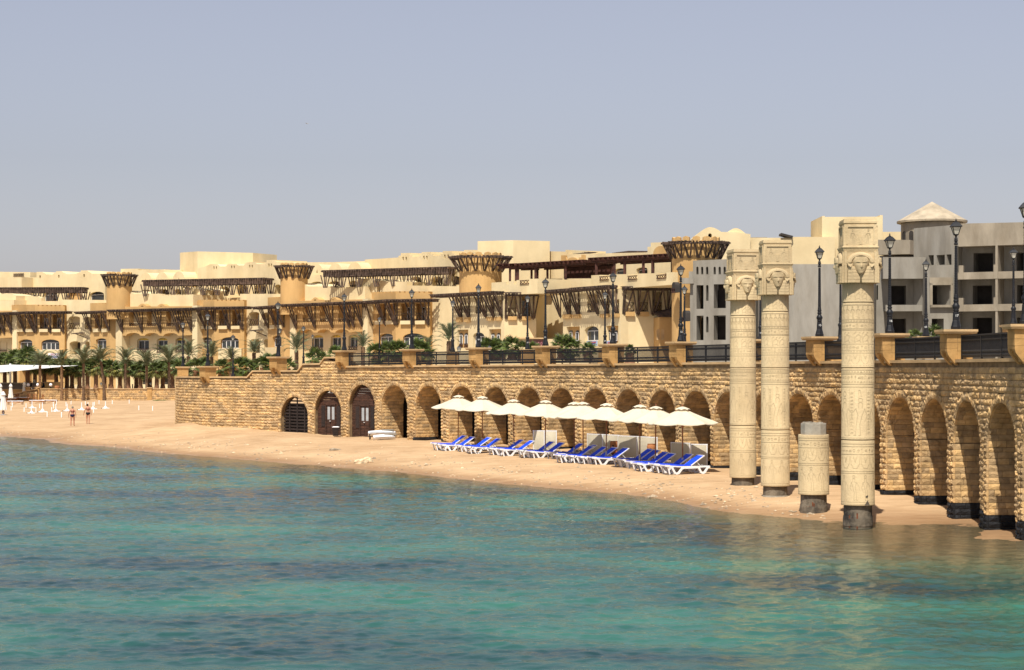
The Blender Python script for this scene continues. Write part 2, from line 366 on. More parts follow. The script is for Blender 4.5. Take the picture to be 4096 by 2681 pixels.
# the sea
def water_mat():
    m=bpy.data.materials.new('shallow_turquoise_sea'); m.use_nodes=True; t=m.node_tree; L=t.links.new
    for n in list(t.nodes):
        if n.type=='BSDF_PRINCIPLED': t.nodes.remove(n)
    N=t.nodes.new; geo=N('ShaderNodeNewGeometry')
    def noise(sc,det,stretch=(1,1,1),rot=0.,rough=.55):
        mp=N('ShaderNodeMapping'); mp.inputs['Scale'].default_value=stretch; mp.inputs['Rotation'].default_value=(0,0,rot); L(geo.outputs['Position'],mp.inputs['Vector'])
        n=N('ShaderNodeTexNoise'); n.inputs['Scale'].default_value=sc; n.inputs['Detail'].default_value=det; n.inputs['Roughness'].default_value=rough; L(mp.outputs[0],n.inputs['Vector']); return n.outputs['Fac']
    at=N('ShaderNodeAttribute'); at.attribute_name='depth'
    # sea bed colour: sand flats and weed patches seen through the water
    bed=N('ShaderNodeValToRGB'); L(noise(.10,6,(.55,1,1),.12,.66),bed.inputs[0]); e=bed.color_ramp.elements
    e[0].position=.40; e[0].color=(.011,.042,.046,1); e[1].position=.60; e[1].color=(.034,.145,.100,1)
    k=e.new(.48); k.color=(.020,.085,.072,1); k=e.new(.7); k.color=(.036,.18,.128,1)
    h1=noise(6.5,4,(1,1,1),.2,.62)
    bp=N('ShaderNodeBump'); bp.inputs['Strength'].default_value=1; bp.inputs['Distance'].default_value=.013; L(h1,bp.inputs['Height'])
    upv=N('ShaderNodeCombineXYZ'); upv.inputs[2].default_value=1
    df=N('ShaderNodeBsdfDiffuse'); L(bed.outputs[0],df.inputs['Color']); L(upv.outputs[0],df.inputs['Normal'])
    tr=N('ShaderNodeBsdfTransparent'); tr.inputs['Color'].default_value=(.86,.93,.91,1)
    op=N('ShaderNodeMapRange'); L(at.outputs['Fac'],op.inputs[0]); op.inputs[1].default_value=.0; op.inputs[2].default_value=.62; op.inputs[3].default_value=.22; op.inputs[4].default_value=1; op.interpolation_type='SMOOTHSTEP'
    body=N('ShaderNodeMixShader'); L(op.outputs[0],body.inputs[0]); L(tr.outputs[0],body.inputs[1]); L(df.outputs[0],body.inputs[2])
    gl=N('ShaderNodeBsdfGlossy'); gl.inputs['Roughness'].default_value=.06; L(bp.outputs[0],gl.inputs['Normal'])
    fr=N('ShaderNodeFresnel'); fr.inputs['IOR'].default_value=1.333; L(bp.outputs[0],fr.inputs['Normal'])
    fm=N('ShaderNodeMath'); fm.operation='MULTIPLY'; L(fr.outputs[0],fm.inputs[0]); fm.inputs[1].default_value=.84
    mx=N('ShaderNodeMixShader'); L(fm.outputs[0],mx.inputs[0]); L(body.outputs[0],mx.inputs[1]); L(gl.outputs[0],mx.inputs[2])
    L(mx.outputs[0],t.nodes['Material Output'].inputs[0]); return m
Dr=[2.,6,12,18,23,27]; d_=29.5
while d_<152: Dr.append(d_); d_*=1.0026
Dr=np.array(Dr); Tc=np.concatenate([[-40,-12,-5,-2.2,-1.2,-.8,-.55,-.43,-.37],np.arange(-.335,.325,.00115),[.36,.45,.7,1.2]])
wx=(Dr[:,None]*Tc[None,:]).ravel(); wy=(Dr[:,None]*np.ones(len(Tc))[None,:]).ravel()
wzs=np.zeros_like(wx); rw_=np.random.default_rng(8)
for k in range(110):
    lam=.22*(2.2/.22)**(rw_.random()**1.7); th=-1.35+rw_.normal(0,.62); ph=rw_.uniform(0,6.28); kk=2*PI/lam
    wzs+=.0165*lam**1.0*np.sin(kk*(wx*math.cos(th)+wy*math.sin(th))+ph)*(.5 if lam>1.3 else 1.)*.175
dep=-sandz(wx,wy); dep[(wy<14)|(wx<-150)]=3
inner=(wx/wy>-.336)&(wx/wy<.326)&(wy>29)
wzs*=np.where(inner,1,0)*np.clip(dep/.22,.35,1)*np.clip((wy-29)/3,0,1)
nr,ncol=len(Dr),len(Tc); ix=np.arange(nr*ncol).reshape(nr,ncol)
fq=np.stack([ix[:-1,:-1],ix[:-1,1:],ix[1:,1:],ix[1:,:-1]],-1).reshape(-1,4); fq=fq[(dep[fq].max(1)>-.12)]
vv=np.stack([wx,wy,wzs],1).tolist(); nb=len(vv); vv+=[(-900,-900,0),(900,-900,0),(900,2,0),(-900,2,0)]
me=bpy.data.meshes.new('sea'); me.from_pydata(vv,[],fq.tolist()+[(nb,nb+1,nb+2,nb+3)]); me.materials.append(water_mat()); me.polygons.foreach_set('use_smooth',[True]*len(me.polygons)); me.update()
sea=link('sea',me); sea['kind']='structure'
at=sea.data.attributes.new('depth','FLOAT','POINT'); at.data.foreach_set('value',np.concatenate([np.clip(dep,0,3),[3]*4]).astype(np.float32))
# ---------------------------------------------------------------- sea wall
wall = thing('sea_wall','long curved rock faced sandstone sea wall pierced by round arches','wall',(0,0,0))
# rock-faced block variants in the unit cube: x -.5..+.5, z 0..1, y outward 0..1
def block_variant(nx,nz,rock):
    vs=[];fs=[];idx={}
    for j in range(nz+1):
        for i in range(nx+1):
            a,b=i/nx,j/nz; edge=(i in(0,nx)) or (j in (0,nz))
            y=(random.uniform(.35,.6) if j in (0,nz) else random.uniform(.5,.9)) if edge else 1-rock*random.uniform(0,.5)
            jx=0 if i in(0,nx) else random.uniform(-.3,.3)/nx; jz=0 if j in(0,nz) else random.uniform(-.3,.3)/nz
            idx[i,j]=len(vs); vs.append((a-.5+jx,y,b+jz))
    for j in range(nz):
        for i in range(nx):
            q=(idx[i,j],idx[i+1,j],idx[i+1,j+1],idx[i,j+1])
            if random.random()<.5: fs+=[(q[0],q[1],q[2]),(q[0],q[2],q[3])]
            else: fs+=[(q[0],q[1],q[3]),(q[1],q[2],q[3])]
    ring=[(i,0) for i in range(nx)]+[(nx,j) for j in range(nz)]+[(i,nz) for i in range(nx,0,-1)]+[(0,j) for j in range(nz,0,-1)]
    b=len(vs); vs+=[(vs[idx[r]][0],-.3,vs[idx[r]][2]) for r in ring]
    for k in range(len(ring)):
        k2=(k+1)%len(ring); fs.append((idx[ring[k]],b+k,b+k2,idx[ring[k2]]))
    return np.array(vs),fs
VAR=[block_variant(6,3,1.) for _ in range(10)]
VARL=[block_variant(3,2,.7) for _ in range(8)]
VMESH={}
def vmesh(kind,i,m):
    key=(kind,i,m.name)
    if key not in VMESH:
        v,f=(VAR if kind=='s' else VARL)[i]; me=bpy.data.meshes.new('stone'); me.from_pydata(v.tolist(),[],f)
        bm=bmesh.new(); bm.from_mesh(me); bmesh.ops.recalc_face_normals(bm,faces=bm.faces); bm.to_mesh(me); bm.free(); me.materials.append(m); VMESH[key]=me
    return VMESH[key]
blocks=[]   # (kind name, importance, matrix 4x4 numpy, variant kind, variant index, material key)
def block(name,o,ex,ey,ez,L_,Dp,Ht,mk,vk='s'):
    m4=np.eye(4); m4[:3,0]=np.array(ex)*L_; m4[:3,1]=np.array(ey)*Dp; m4[:3,2]=np.array(ez)*Ht; m4[:3,3]=np.array(o)
    size=min(L_,Ht)*F/max(o[1],30)
    px=2048+F*o[0]/o[1]
    if px>4110: size*=.01
    blocks.append((name,size,m4,vk,random.randrange(10 if vk=='s' else 8),mk))
CH=.19; RING=.25
def blackz(u): return float(np.interp(PXU(u),[1600,1716,1983,3190,3590,4100],[.3,.78,.72,.67,.55,.5]))
def arch_half(i,z,r):   # half width of arch (radius r about the arch centre) at height z
    zs=ARCH_TOP[i]-AR
    if z<=zs: return r
    d=r*r-(z-zs)**2; return math.sqrt(d) if d>0 else 0.
nc=int((5.75+.4)/CH)
for c in range(nc):
    z0=-.4+c*CH; z1=z0+CH; zm=z0+CH*.5
    # intervals of the course blocked by arches (ring included)
    blk=[]
    for i,ua in enumerate(ARCH_U):
        hw=arch_half(i,zm,AR+RING-.03)
        if hw>.02: blk.append((ua-hw,ua+hw))
    u=0.; off=random.uniform(0,.4)
    ends=[]; cur=0.
    for a,b in blk:
        if a>cur: ends.append((cur,a))
        cur=max(cur,b)
    ends.append((cur,UEND))
    for a,b in ends:
        u=a; first=True
        while u<b-.03:
            L_=random.uniform(.38,.75)
            if first: L_*=random.uniform(.5,1); first=False
            if b-(u+L_)<.2: L_=b-u
            um=u+L_/2
            if z1<ztop(um)-.06 and z1>zfoot(um)-.25:
                t=WT(um); nrm=Vector((t.y,-t.x,0)); o=WP(um,0,z0+.006)
                mk='stone_black' if zm<blackz(um) else 'stone'
                block('stone',o,t,nrm,(0,0,1),L_-.008,random.uniform(.085,.11),CH-.012,mk)
            u+=L_
# arch rings and linings
for i,ua in enumerate(ARCH_U):
    t=WT(ua); nrm=Vector((t.y,-t.x,0)); cpt=WP(ua); zs=ARCH_TOP[i]-AR; zf=zfoot(ua)-.2
    n=22
    for k in range(n):
        a=PI*(k+.5)/n; rad=Vector((t.x*math.cos(a),t.y*math.cos(a),math.sin(a))); tanv=Vector((-t.x*math.sin(a),-t.y*math.sin(a),math.cos(a)))
        o=cpt+Vector((0,0,zs))+rad*AR
        block('voussoir',o,-tanv,nrm,rad,PI*(AR+RING*.5)/n-.012,random.uniform(.10,.125),RING,'stone','l')
    z=zf
    while z<zs-.02:
        h=min(CH,zs-z)
        for sgn in (-1,1):
            o=cpt+t*(sgn*(AR+RING*.5)); o.z=z+.005
            block('stone',o,t,nrm,(0,0,1),RING,random.uniform(.095,.12),h-.01,'stone_black' if z+.09<blackz(ua) else 'stone')
        z+=h
    if i<3: continue
    dep=1.5
    z=zf; row=0
    while z<zs-.02:
        h=min(CH,zs-z); d=.0+ (0.2 if row%2 else 0.)
        for sgn in (-1,1):
            d=0.
            while d<dep-.02:
                L_=random.uniform(.28,.5) if d else random.uniform(.15,.45)
                if dep-(d+L_)<.14: L_=dep-d
                o=cpt+t*(sgn*AR)-nrm*(d+L_/2); o.z=z+.005
                block('lining_stone',o,-nrm,t*(-sgn),(0,0,1),L_-.012,.05,h-.012,'stone_black' if z+.09<blackz(ua) else 'stone','l')
                d+=L_
        z+=h; row+=1
    m_=22
    for k in range(m_):
        a=PI*(k+.5)/m_; rad=Vector((t.x*math.cos(a),t.y*math.cos(a),math.sin(a))); tanv=Vector((-t.x*math.sin(a),-t.y*math.sin(a),math.cos(a)))
        d=0.
        while d<dep-.02:
            L_=random.uniform(.28,.5) if d else random.uniform(.15,.45)
            if dep-(d+L_)<.14: L_=dep-d
            o=cpt+Vector((0,0,zs))+rad*AR-nrm*(d+L_/2)-tanv*(PI*AR/m_*.5)
            block('lining_stone',o,-nrm,-rad,tanv,L_-.012,.05,PI*AR/m_-.012,'stone','l')
            d+=L_
for nm in ('stone','voussoir','lining_stone'):
    lst=sorted([b for b in blocks if b[0]==nm],key=lambda b:-b[1])
    for b in lst[:300]:
        o=bpy.data.objects.new(nm,vmesh(b[3],b[4],M[b[5]])); COL.objects.link(o); o.parent=wall; o.matrix_local=Matrix(b[2].tolist())
    for mk in ('stone','stone_black'):
        V=[];Fc=[];base=0
        for b in lst[300:]:
            if b[5]!=mk: continue
            v,f=(VAR if b[3]=='s' else VARL)[b[4]]
            V.append(v@b[2][:3,:3].T+b[2][:3,3]); Fc+=[tuple(base+q for q in ff) for ff in f]; base+=len(v)
        if V:
            me=bpy.data.meshes.new(nm); me.from_pydata(np.concatenate(V).tolist(),[],Fc); me.materials.append(M[mk])
            bm=bmesh.new(); bm.from_mesh(me); bmesh.ops.recalc_face_normals(bm,faces=bm.faces); bm.to_mesh(me); bm.free()
            o=link(nm,me,wall); o['kind']='stuff'
# mortar backing, bay by bay, with the arch openings cut out
mb=MB()
cuts=sorted([0.]+[ (ARCH_U[i]+ARCH_U[i+1])/2 for i in range(len(ARCH_U)-1)]+[ARCH_U[0]-1.7,UEND])
fine=[]
for a,b in zip(cuts[:-1],cuts[1:]):
    if b<=ARCH_U[0]-1.6:
        k=max(1,int((b-a)/.8)); fine+=[(a+(b-a)*q/k,a+(b-a)*(q+1)/k) for q in range(k)]
    else: fine.append((a,b))
for a,b in fine:
    pa,pb=WP(a),WP(b); t=(pb-pa); L_=t.length; t.normalize(); nrm=Vector((t.y,-t.x,0))
    holes=[]; outer=[(0,-1.)]
    ia=[i for i,ua in enumerate(ARCH_U) if a<ua<b]
    for i in ia:
        uc=ARCH_U[i]-a; zs=ARCH_TOP[i]-AR; r=AR+.04
        outer+=[(uc-r,-1.),(uc-r,zs)]+[(uc-r*math.cos(PI*k/20),zs+r*math.sin(PI*k/20)) for k in range(1,20)]+[(uc+r,zs),(uc+r,-1.)]
    outer.append((L_,-1.))
    top=[(L_,ztop(b)-.05)]
    for um in (uC+.45,uC,uB+.5,uB,uA+.5,uA):
        if a<um<b: top.append((um-a,ztop(um+.001)-.05))
    top.append((0,ztop(a)-.05)); outer+=top
    mb.panel(pa,t,nrm,outer,(),.5 if not ia or ia[0]<3 else 1.5)
mb.build('core',M['mortar'],wall)
# passage behind the arches, its shade put into near-black walls
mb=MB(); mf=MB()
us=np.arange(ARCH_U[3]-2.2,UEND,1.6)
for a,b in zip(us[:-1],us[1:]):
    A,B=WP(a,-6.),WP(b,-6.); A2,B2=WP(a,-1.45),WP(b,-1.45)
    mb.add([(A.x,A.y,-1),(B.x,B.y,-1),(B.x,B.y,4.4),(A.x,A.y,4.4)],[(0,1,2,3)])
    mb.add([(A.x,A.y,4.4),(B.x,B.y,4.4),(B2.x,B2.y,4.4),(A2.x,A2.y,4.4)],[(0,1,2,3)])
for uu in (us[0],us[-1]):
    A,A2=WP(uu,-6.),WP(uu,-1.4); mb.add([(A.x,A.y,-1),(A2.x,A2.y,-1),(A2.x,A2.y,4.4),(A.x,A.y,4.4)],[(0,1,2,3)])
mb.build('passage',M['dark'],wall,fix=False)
# cornice / coping strip
def strip(mb,u0,u1,n0,n1,zf0,zf1,step=.8):
    k=max(1,int((u1-u0)/step)); us=[u0+(u1-u0)*q/k for q in range(k+1)]
    for a,b in zip(us[:-1],us[1:]):
        mb.hexa([WP(a,n1,zf0(a)),WP(b,n1,zf0(b)),WP(b,n0,zf0(b)),WP(a,n0,zf0(a)),WP(a,n1,zf1(a)),WP(b,n1,zf1(b)),WP(b,n0,zf1(b)),WP(a,n0,zf1(a))])
edges=[0,uA-.02,uA+.5,uB-.02,uB+.5,uC-.02,uC+.45,uD_-.02]
mb=MB()
for a,b in zip(edges[:-1],edges[1:]): strip(mb,a,b,-.45,.13,lambda u:ztop(u)-.06,lambda u:ztop(u)+.04,.8)
mb.build('coping',M['coping'],wall)
mb=MB(); strip(mb,uD_+.02,UEND,-.6,.15,lambda u:corn(u)-.07,lambda u:corn(u)+.03)
mb.build('cornice',M['coping'],wall)
# doors in the three left arches
for i in (0,1,2):
    ua=ARCH_U[i]; t=WT(ua); nrm=Vector((t.y,-t.x,0)); c=WP(ua); zs=ARCH_TOP[i]-AR; zf=zfoot(ua)-.1; ztp=ARCH_TOP[i]
    root=thing('arched_gate' if i==0 else 'arched_door',
      ['dark slatted lattice gate filling the leftmost arch of the sea wall','brown plank door with two tall panes in the second arch, beside the slatted bin','brown plank door with two tall panes in the tallest closed arch, right of the slatted bin'][i],
      'gate' if i==0 else 'door',tuple(c-nrm*.25+Vector((0,0,zf))))
    def row(mb,u0,u1,z0,z1,n,th): 
        q=[c+t*u0+nrm*n,c+t*u1+nrm*n,c+t*u1+nrm*(n-th),c+t*u0+nrm*(n-th)]
        mb.hexa([p+Vector((0,0,z0)) for p in q]+[p+Vector((0,0,z1)) for p in q])
    def hw(z): return AR+.0 if z<=zs else math.sqrt(max(0,AR*AR-(z-zs)**2))
    if i==0:
        mb=MB(); row(mb,-AR,AR,zf,zs+.9,-.42,.03); mb.build('backing',M['plank_dark'],root)
        z=zf+.05
        while z<ztp-.12:
            h=hw(z+.11)-.02; mb=MB(); row(mb,-h,h,z,z+.10,-.22,.04); mb.build('slat',M['plank_dark'],root); z+=.2
        for uu in (-.75,0.,.75):
            mb=MB(); row(mb,uu-.05,uu+.05,zf,zs+math.sqrt(AR*AR-uu*uu)-.1,-.19,.03); mb.build('post',M['plank_dark'],root)
    else:
        z=zf; k=0
        while z<ztp-.06:
            h=hw(z+.13)-.01
            segs=[(-h,-.52),(.52,h)] if z+.1<zf+2.05 else [(-h,h)]
            for a,b in segs:
                if b-a>.05:
                    mb=MB(); row(mb,a,b,z,z+.135,-.2-.012*(k%2),.05); mb.build('plank',M['plank'],root)
            z+=.145; k+=1
        for a in (-.95,.62):   # dark shutters beside the door
            mb=MB(); row(mb,a,a+.36,zf+.65,zf+1.95,-.17,.04); mb.build('shutter',M['plank_dark'],root)
        mb=MB()
        for a,b,z0,z1 in ((-.52,-.45,zf,zf+2.05),(.45,.52,zf,zf+2.05),(-.52,.52,zf+1.98,zf+2.06)): row(mb,a,b,z0,z1,-.15,.1)
        mb.build('door_frame',M['plank'],root)
        for a in (-.44,.01):
            d=MB(); row(d,a,a+.43,zf+.02,zf+1.97,-.2,.05); leaf=d.build('door_leaf',M['plank'],root)
            g=MB(); row(g,a+.11,a+.36,zf+1.1,zf+1.88,-.19,.02); g.build('pane',M['paleglass'],leaf)
            for q in range(5):
                g=MB(); row(g,a+.05,a+.38,zf+.1+.18*q,zf+.1+.18*q+.15,-.185,.02); g.build('panel',M['plank'],leaf)
        g=MB(); row(g,-.04,.04,zf+.98,zf+1.02,-.12,.05); g.build('handle',M['frame'],root)
# ---------------------------------------------------------------- parapet pillars
PILLAR_PX=[831,1112,1377,1647,1914,2182,2452,2723,2995,3278,3559,3824,4102]
pdesc=['leftmost sandstone pillar on the stepped low wall','sandstone pillar midway up the stepped wall','sandstone pillar where the wall steps end and the iron railing begins',
 'second sandstone pillar of the railing counted from the wall steps','sandstone pillar left of the round tower lamp row, third along the railing','sandstone pillar above the first parasols, fourth along the railing',
 'sandstone pillar above the middle parasols, fifth along the railing','sandstone pillar below the grey unfinished building corner, sixth along the railing','sandstone pillar mostly hidden behind the two left carved columns',
 'sandstone pillar under the lamp numbered 15 between carved columns','sandstone pillar under the lamp numbered 16 just right of the tallest column','sandstone pillar under the lamp numbered 17','sandstone pillar cut off by the right edge of the picture']
def make_pillar(u,label,desc_z):
    t=WT(u); nrm=Vector((t.y,-t.x,0)); zb=desc_z
    root=thing('parapet_pillar',label,'pillar',tuple(WP(u,0,zb)),0,'parapet pillars along the sea wall')
    def bx(mb,u0,u1,n0,n1,z0,z1,u0t=None,u1t=None,n0t=None,n1t=None):
        c=WP(u); u0t=u0 if u0t is None else u0t; u1t=u1 if u1t is None else u1t; n0t=n0 if n0t is None else n0t; n1t=n1 if n1t is None else n1t
        lo=[c+t*u0+nrm*n1,c+t*u1+nrm*n1,c+t*u1+nrm*n0,c+t*u0+nrm*n0]; hi=[c+t*u0t+nrm*n1t,c+t*u1t+nrm*n1t,c+t*u1t+nrm*n0t,c+t*u0t+nrm*n0t]
        mb.hexa([p+Vector((0,0,zb+z0)) for p in lo]+[p+Vector((0,0,zb+z1)) for p in hi])
    # ashlar blocks of the shaft, joints recessed; the seaward half overhangs on brackets
    core=MB(); bx(core,-.355,.355,-.405,.04,.05,.86); bx(core,-.355,.355,.04,.395,.43,.86); core.build('joint',M['mortar'],root)
    for k in range(3):
        z0=.04+k*.275
        for (a,b) in (((-.37,-.006),(.006,.37)) if k%2==0 else ((-.37,.11),(.122,.37))):
            m=MB(); bx(m,a,b,-.42,.06,z0,z0+.265); m.build('block',M['pillar'],root)
            if k>0: 
                m=MB(); bx(m,a,b,.07,.41,max(z0,.40),z0+.265); m.build('block',M['pillar'],root)
    m=MB(); bx(m,-.46,.46,-.52,.52,.86,.93,-.5,.5,-.56,.56); bx(m,-.5,.5,-.56,.56,.93,1.0); m.build('cap',M['coping'],root)
    # corbel: two curved brackets with an arched recess between
    m=MB()
    bx(m,-.37,.37,.07,.405,.30,.395)
    for a,b in ((-.37,-.17),(.17,.37)):
        prof=[(.065,-.14),(.12,-.12),(.20,-.03),(.29,.08),(.38,.20),(.405,.30),(.065,.30)]
        c=WP(u); vs=[c+t*uu+nrm*n_+Vector((0,0,zb+z_)) for uu in (a,b) for n_,z_ in prof]; k=len(prof)
        m.add(vs,[tuple(range(k)),tuple(range(2*k-1,k-1,-1))]+[(i,(i+1)%k,k+(i+1)%k,k+i) for i in range(k)])
    for q in range(6):  # arch soffit between the brackets
        a0,a1=PI*q/6,PI*(q+1)/6
        c=WP(u)
        for nn0,nn1 in ((.07,.36),):
            pts=[]
            for aa in (a0,a1):
                pts.append((-.17*math.cos(aa),.10+.17*math.sin(aa)))
            vs=[c+t*pu+nrm*nn+Vector((0,0,zb+pz)) for nn in (nn0,nn1) for pu,pz in ((pts[0][0],pts[0][1]),(pts[1][0],pts[1][1]),(pts[1][0],.31),(pts[0][0],.31))]
            m.add(vs,[(0,1,2,3),(7,6,5,4),(0,4,5,1),(3,2,6,7),(0,3,7,4),(1,5,6,2)])
    m.build('corbel',M['pillar'],root)
    return root
for q,lb in zip(PILLAR_PX,pdesc):
    u=U(q); zb = corn(u) if q>1300 else ztop(u)+(.18 if q>1000 else .14)
    zb = corn(u)-.02 if q>1300 else (4.62 if q>1000 else 4.02)
    make_pillar(u,lb,zb)
up=float(DU[10]); make_pillar(up,'sandstone pillar on the rounded return at the far left end of the wall',4.0)
# ---------------------------------------------------------------- iron railing panels between the pillars
rails=PILLAR_PX[2:]; lastu=None
rdesc=['leftmost iron railing panel, next to the wall steps','iron railing panel over the first open arches','iron railing panel above the leftmost parasols','iron railing panel below the triangular gable','iron railing panel above the middle parasols','iron railing panel below the ochre house corner','iron railing panel left of the first carved column','iron railing panel showing between the carved columns','iron railing panel left of the tallest carved column','iron railing panel between lamps numbered 16 and 17','iron railing panel at the right edge, past lamp 17','iron railing panel outside the right edge']
for i,(a,b) in enumerate(zip(rails[:-1],rails[1:])):
    ua,ub=U(a)+.40,(U(b)-.40)
    root=thing('iron_railing','black wrought '+rdesc[i],'railing',tuple(WP((ua+ub)/2,-.05,corn(ua)+.03)),0,'iron railing panels on the sea wall')
    m=MB(); strip(m,ua,ub,-.10,-.03,lambda u:corn(u)+.75,lambda u:corn(u)+.80,.5); m.build('top_rail',M['iron'],root)
    m=MB(); strip(m,ua,ub,-.08,-.04,lambda u:corn(u)+.08,lambda u:corn(u)+.11,.5); m.build('bottom_rail',M['iron'],root)
    m=MB(); strip(m,ua,ub,-.08,-.04,lambda u:corn(u)+.62,lambda u:corn(u)+.645,.5); m.build('upper_rail',M['iron'],root)
    for q in range(4):
        u=ua+(ub-ua)*q/3; u=min(max(u,ua+.03),ub-.03)
        m=MB(); p=WP(u,-.06,corn(u)+.02); m.bar(p,p+Vector((0,0,.78)),.06,.06); m.build('post',M['iron'],root)
    m=MB(); u=ua+.08
    while u<ub-.05:
        p=WP(u,-.06,corn(u)+.10); m.bar(p,p+Vector((0,0,.65)),.032,.032)
        t=WT(u)
        for zz in (.02,.14,.50):    # scrolled collars of the balusters
            c=p+Vector((0,0,zz)); m.bar(c-t*.05,c+Vector((0,0,.07)),.03); m.bar(c+t*.05,c+Vector((0,0,.07)),.03)
        u+=.10
    o=m.build('baluster',M['iron'],root); o['kind']='stuff'
# ---------------------------------------------------------------- carved columns
M['carved']=mat('carved_limestone',(.56,.43,.245),.9,.12,.9,.012,14,spec=.15,col2=(.47,.36,.21),detail=6)
weather(M['carved'],.8,.84,1.05,(1,1,.35))
M['groove']=mat('carved_line_shade_and_dirt',(.50,.385,.22),.95,.1,3.)  # ribbons darker than the stone paint the shade and dirt of carved lines
M['conc_dark']=mat('stained_concrete_core',(.21,.17,.12),.95,.0,2.2,.03,8,col2=(.028,.024,.02),detail=7)
M['conc_grey']=mat('grey_concrete_core',(.34,.30,.235),.95,.14,2.,.01,12)
M['rust']=mat('rust_streak',(.16,.045,.015),.9,.3,9.)
def figure(h):   # outline strokes of a standing figure, unit height
    return [[(.0,.0),(.02,.3),(-.05,.55),(-.13,.72),(.13,.72),(.07,.55),(.12,.3),(.14,0)],[(-.13,.72),(-.2,.5),(-.12,.38)],[(.13,.72),(.25,.58),(.28,.42)],
            [(-.05,.74),(-.06,.86),(0,.9),(.06,.86),(.05,.74)],[(-.04,.9),(-.06,.98),(.0,1.),(.06,.98),(.04,.9)],[(0,0),(.06,.0)],[(.12,0),(.2,0)]]
GL=[ [[(-.4,0),(-.3,.5),(0,.75),(.35,.6),(.2,.2),(-.1,.1)],[(.0,.1),(.0,0)],[(.35,.6),(.45,.7)]],
     [[(.35*math.cos(a*PI/5),.5+.35*math.sin(a*PI/5)) for a in range(11)]],
     [[(-.4,.3),(-.2,.6),(0,.3),(.2,.6),(.4,.3)]], [[(-.3,0),(-.3,1),(.3,1),(.3,0),(-.3,0)],[(-.3,.5),(.3,.5)]],
     [[(0,0),(0,.6)],[(-.3,.6),(.3,.6)],[(0,.6),(-.15,.85),(0,1),(.15,.85),(0,.6)]], [[(-.45,.5),(-.2,.7),(.2,.7),(.45,.5),(.2,.35),(-.2,.35),(-.45,.5)]],
     [[(-.3,0),(-.3,.9),(.1,1)],[(.2,0),(.2,.7)]], [[(-.4,.2),(.4,.2),(.3,.6),(-.2,.6),(-.4,.2)],[(.3,.6),(.4,.9)]] ]
def rib(mb,r,pts,w,h=.004):
    """raised / incised line wrapped on a cylinder: pts (arc length, z)"""
    w*=.75
    for (a,b),(c,d) in zip(pts[:-1],pts[1:]):
        L_=math.hypot(c-a,d-b)
        if L_<1e-5: continue
        nx,nz=-(d-b)/L_*w/2,(c-a)/L_*w/2
        q=[(a-nx,b-nz),(c-nx,d-nz),(c+nx,d+nz),(a+nx,b+nz)]
        mb.add([((r+h)*math.sin(s/r),-(r+h)*math.cos(s/r),z) for s,z in q],[(0,1,2,3)])
def stroke(mb,r,st,s0,z0,sx_,sz_,w):
    for l in st: rib(mb,r,[(s0+x*sx_,z0+z*sz_) for x,z in l],w)
def ringb(mb,r,z,w,h=.004,n=32):
    w*=.7
    for k in range(n):
        a,b=2*PI*k/n,2*PI*(k+1)/n
        mb.add([((r+h)*math.sin(q),-(r+h)*math.cos(q),zz) for q,zz in ((a,z-w/2),(b,z-w/2),(b,z+w/2),(a,z+w/2))],[(0,1,2,3)])
def flatlines(mb,strokes,cx,cz,sx_,sz_,w,y):
    for l in strokes:
        pts=[(cx+x*sx_,cz+z*sz_) for x,z in l]
        for (a,b),(c,d) in zip(pts[:-1],pts[1:]):
            L_=math.hypot(c-a,d-b)
            if L_<1e-5: continue
            nx,nz=-(d-b)/L_*w/2,(c-a)/L_*w/2
            mb.add([(a-nx,y,b-nz),(c-nx,y,d-nz),(c+nx,y,d+nz),(a+nx,y,b+nz)],[(0,1,2,3)])
rg=random.Random(3)
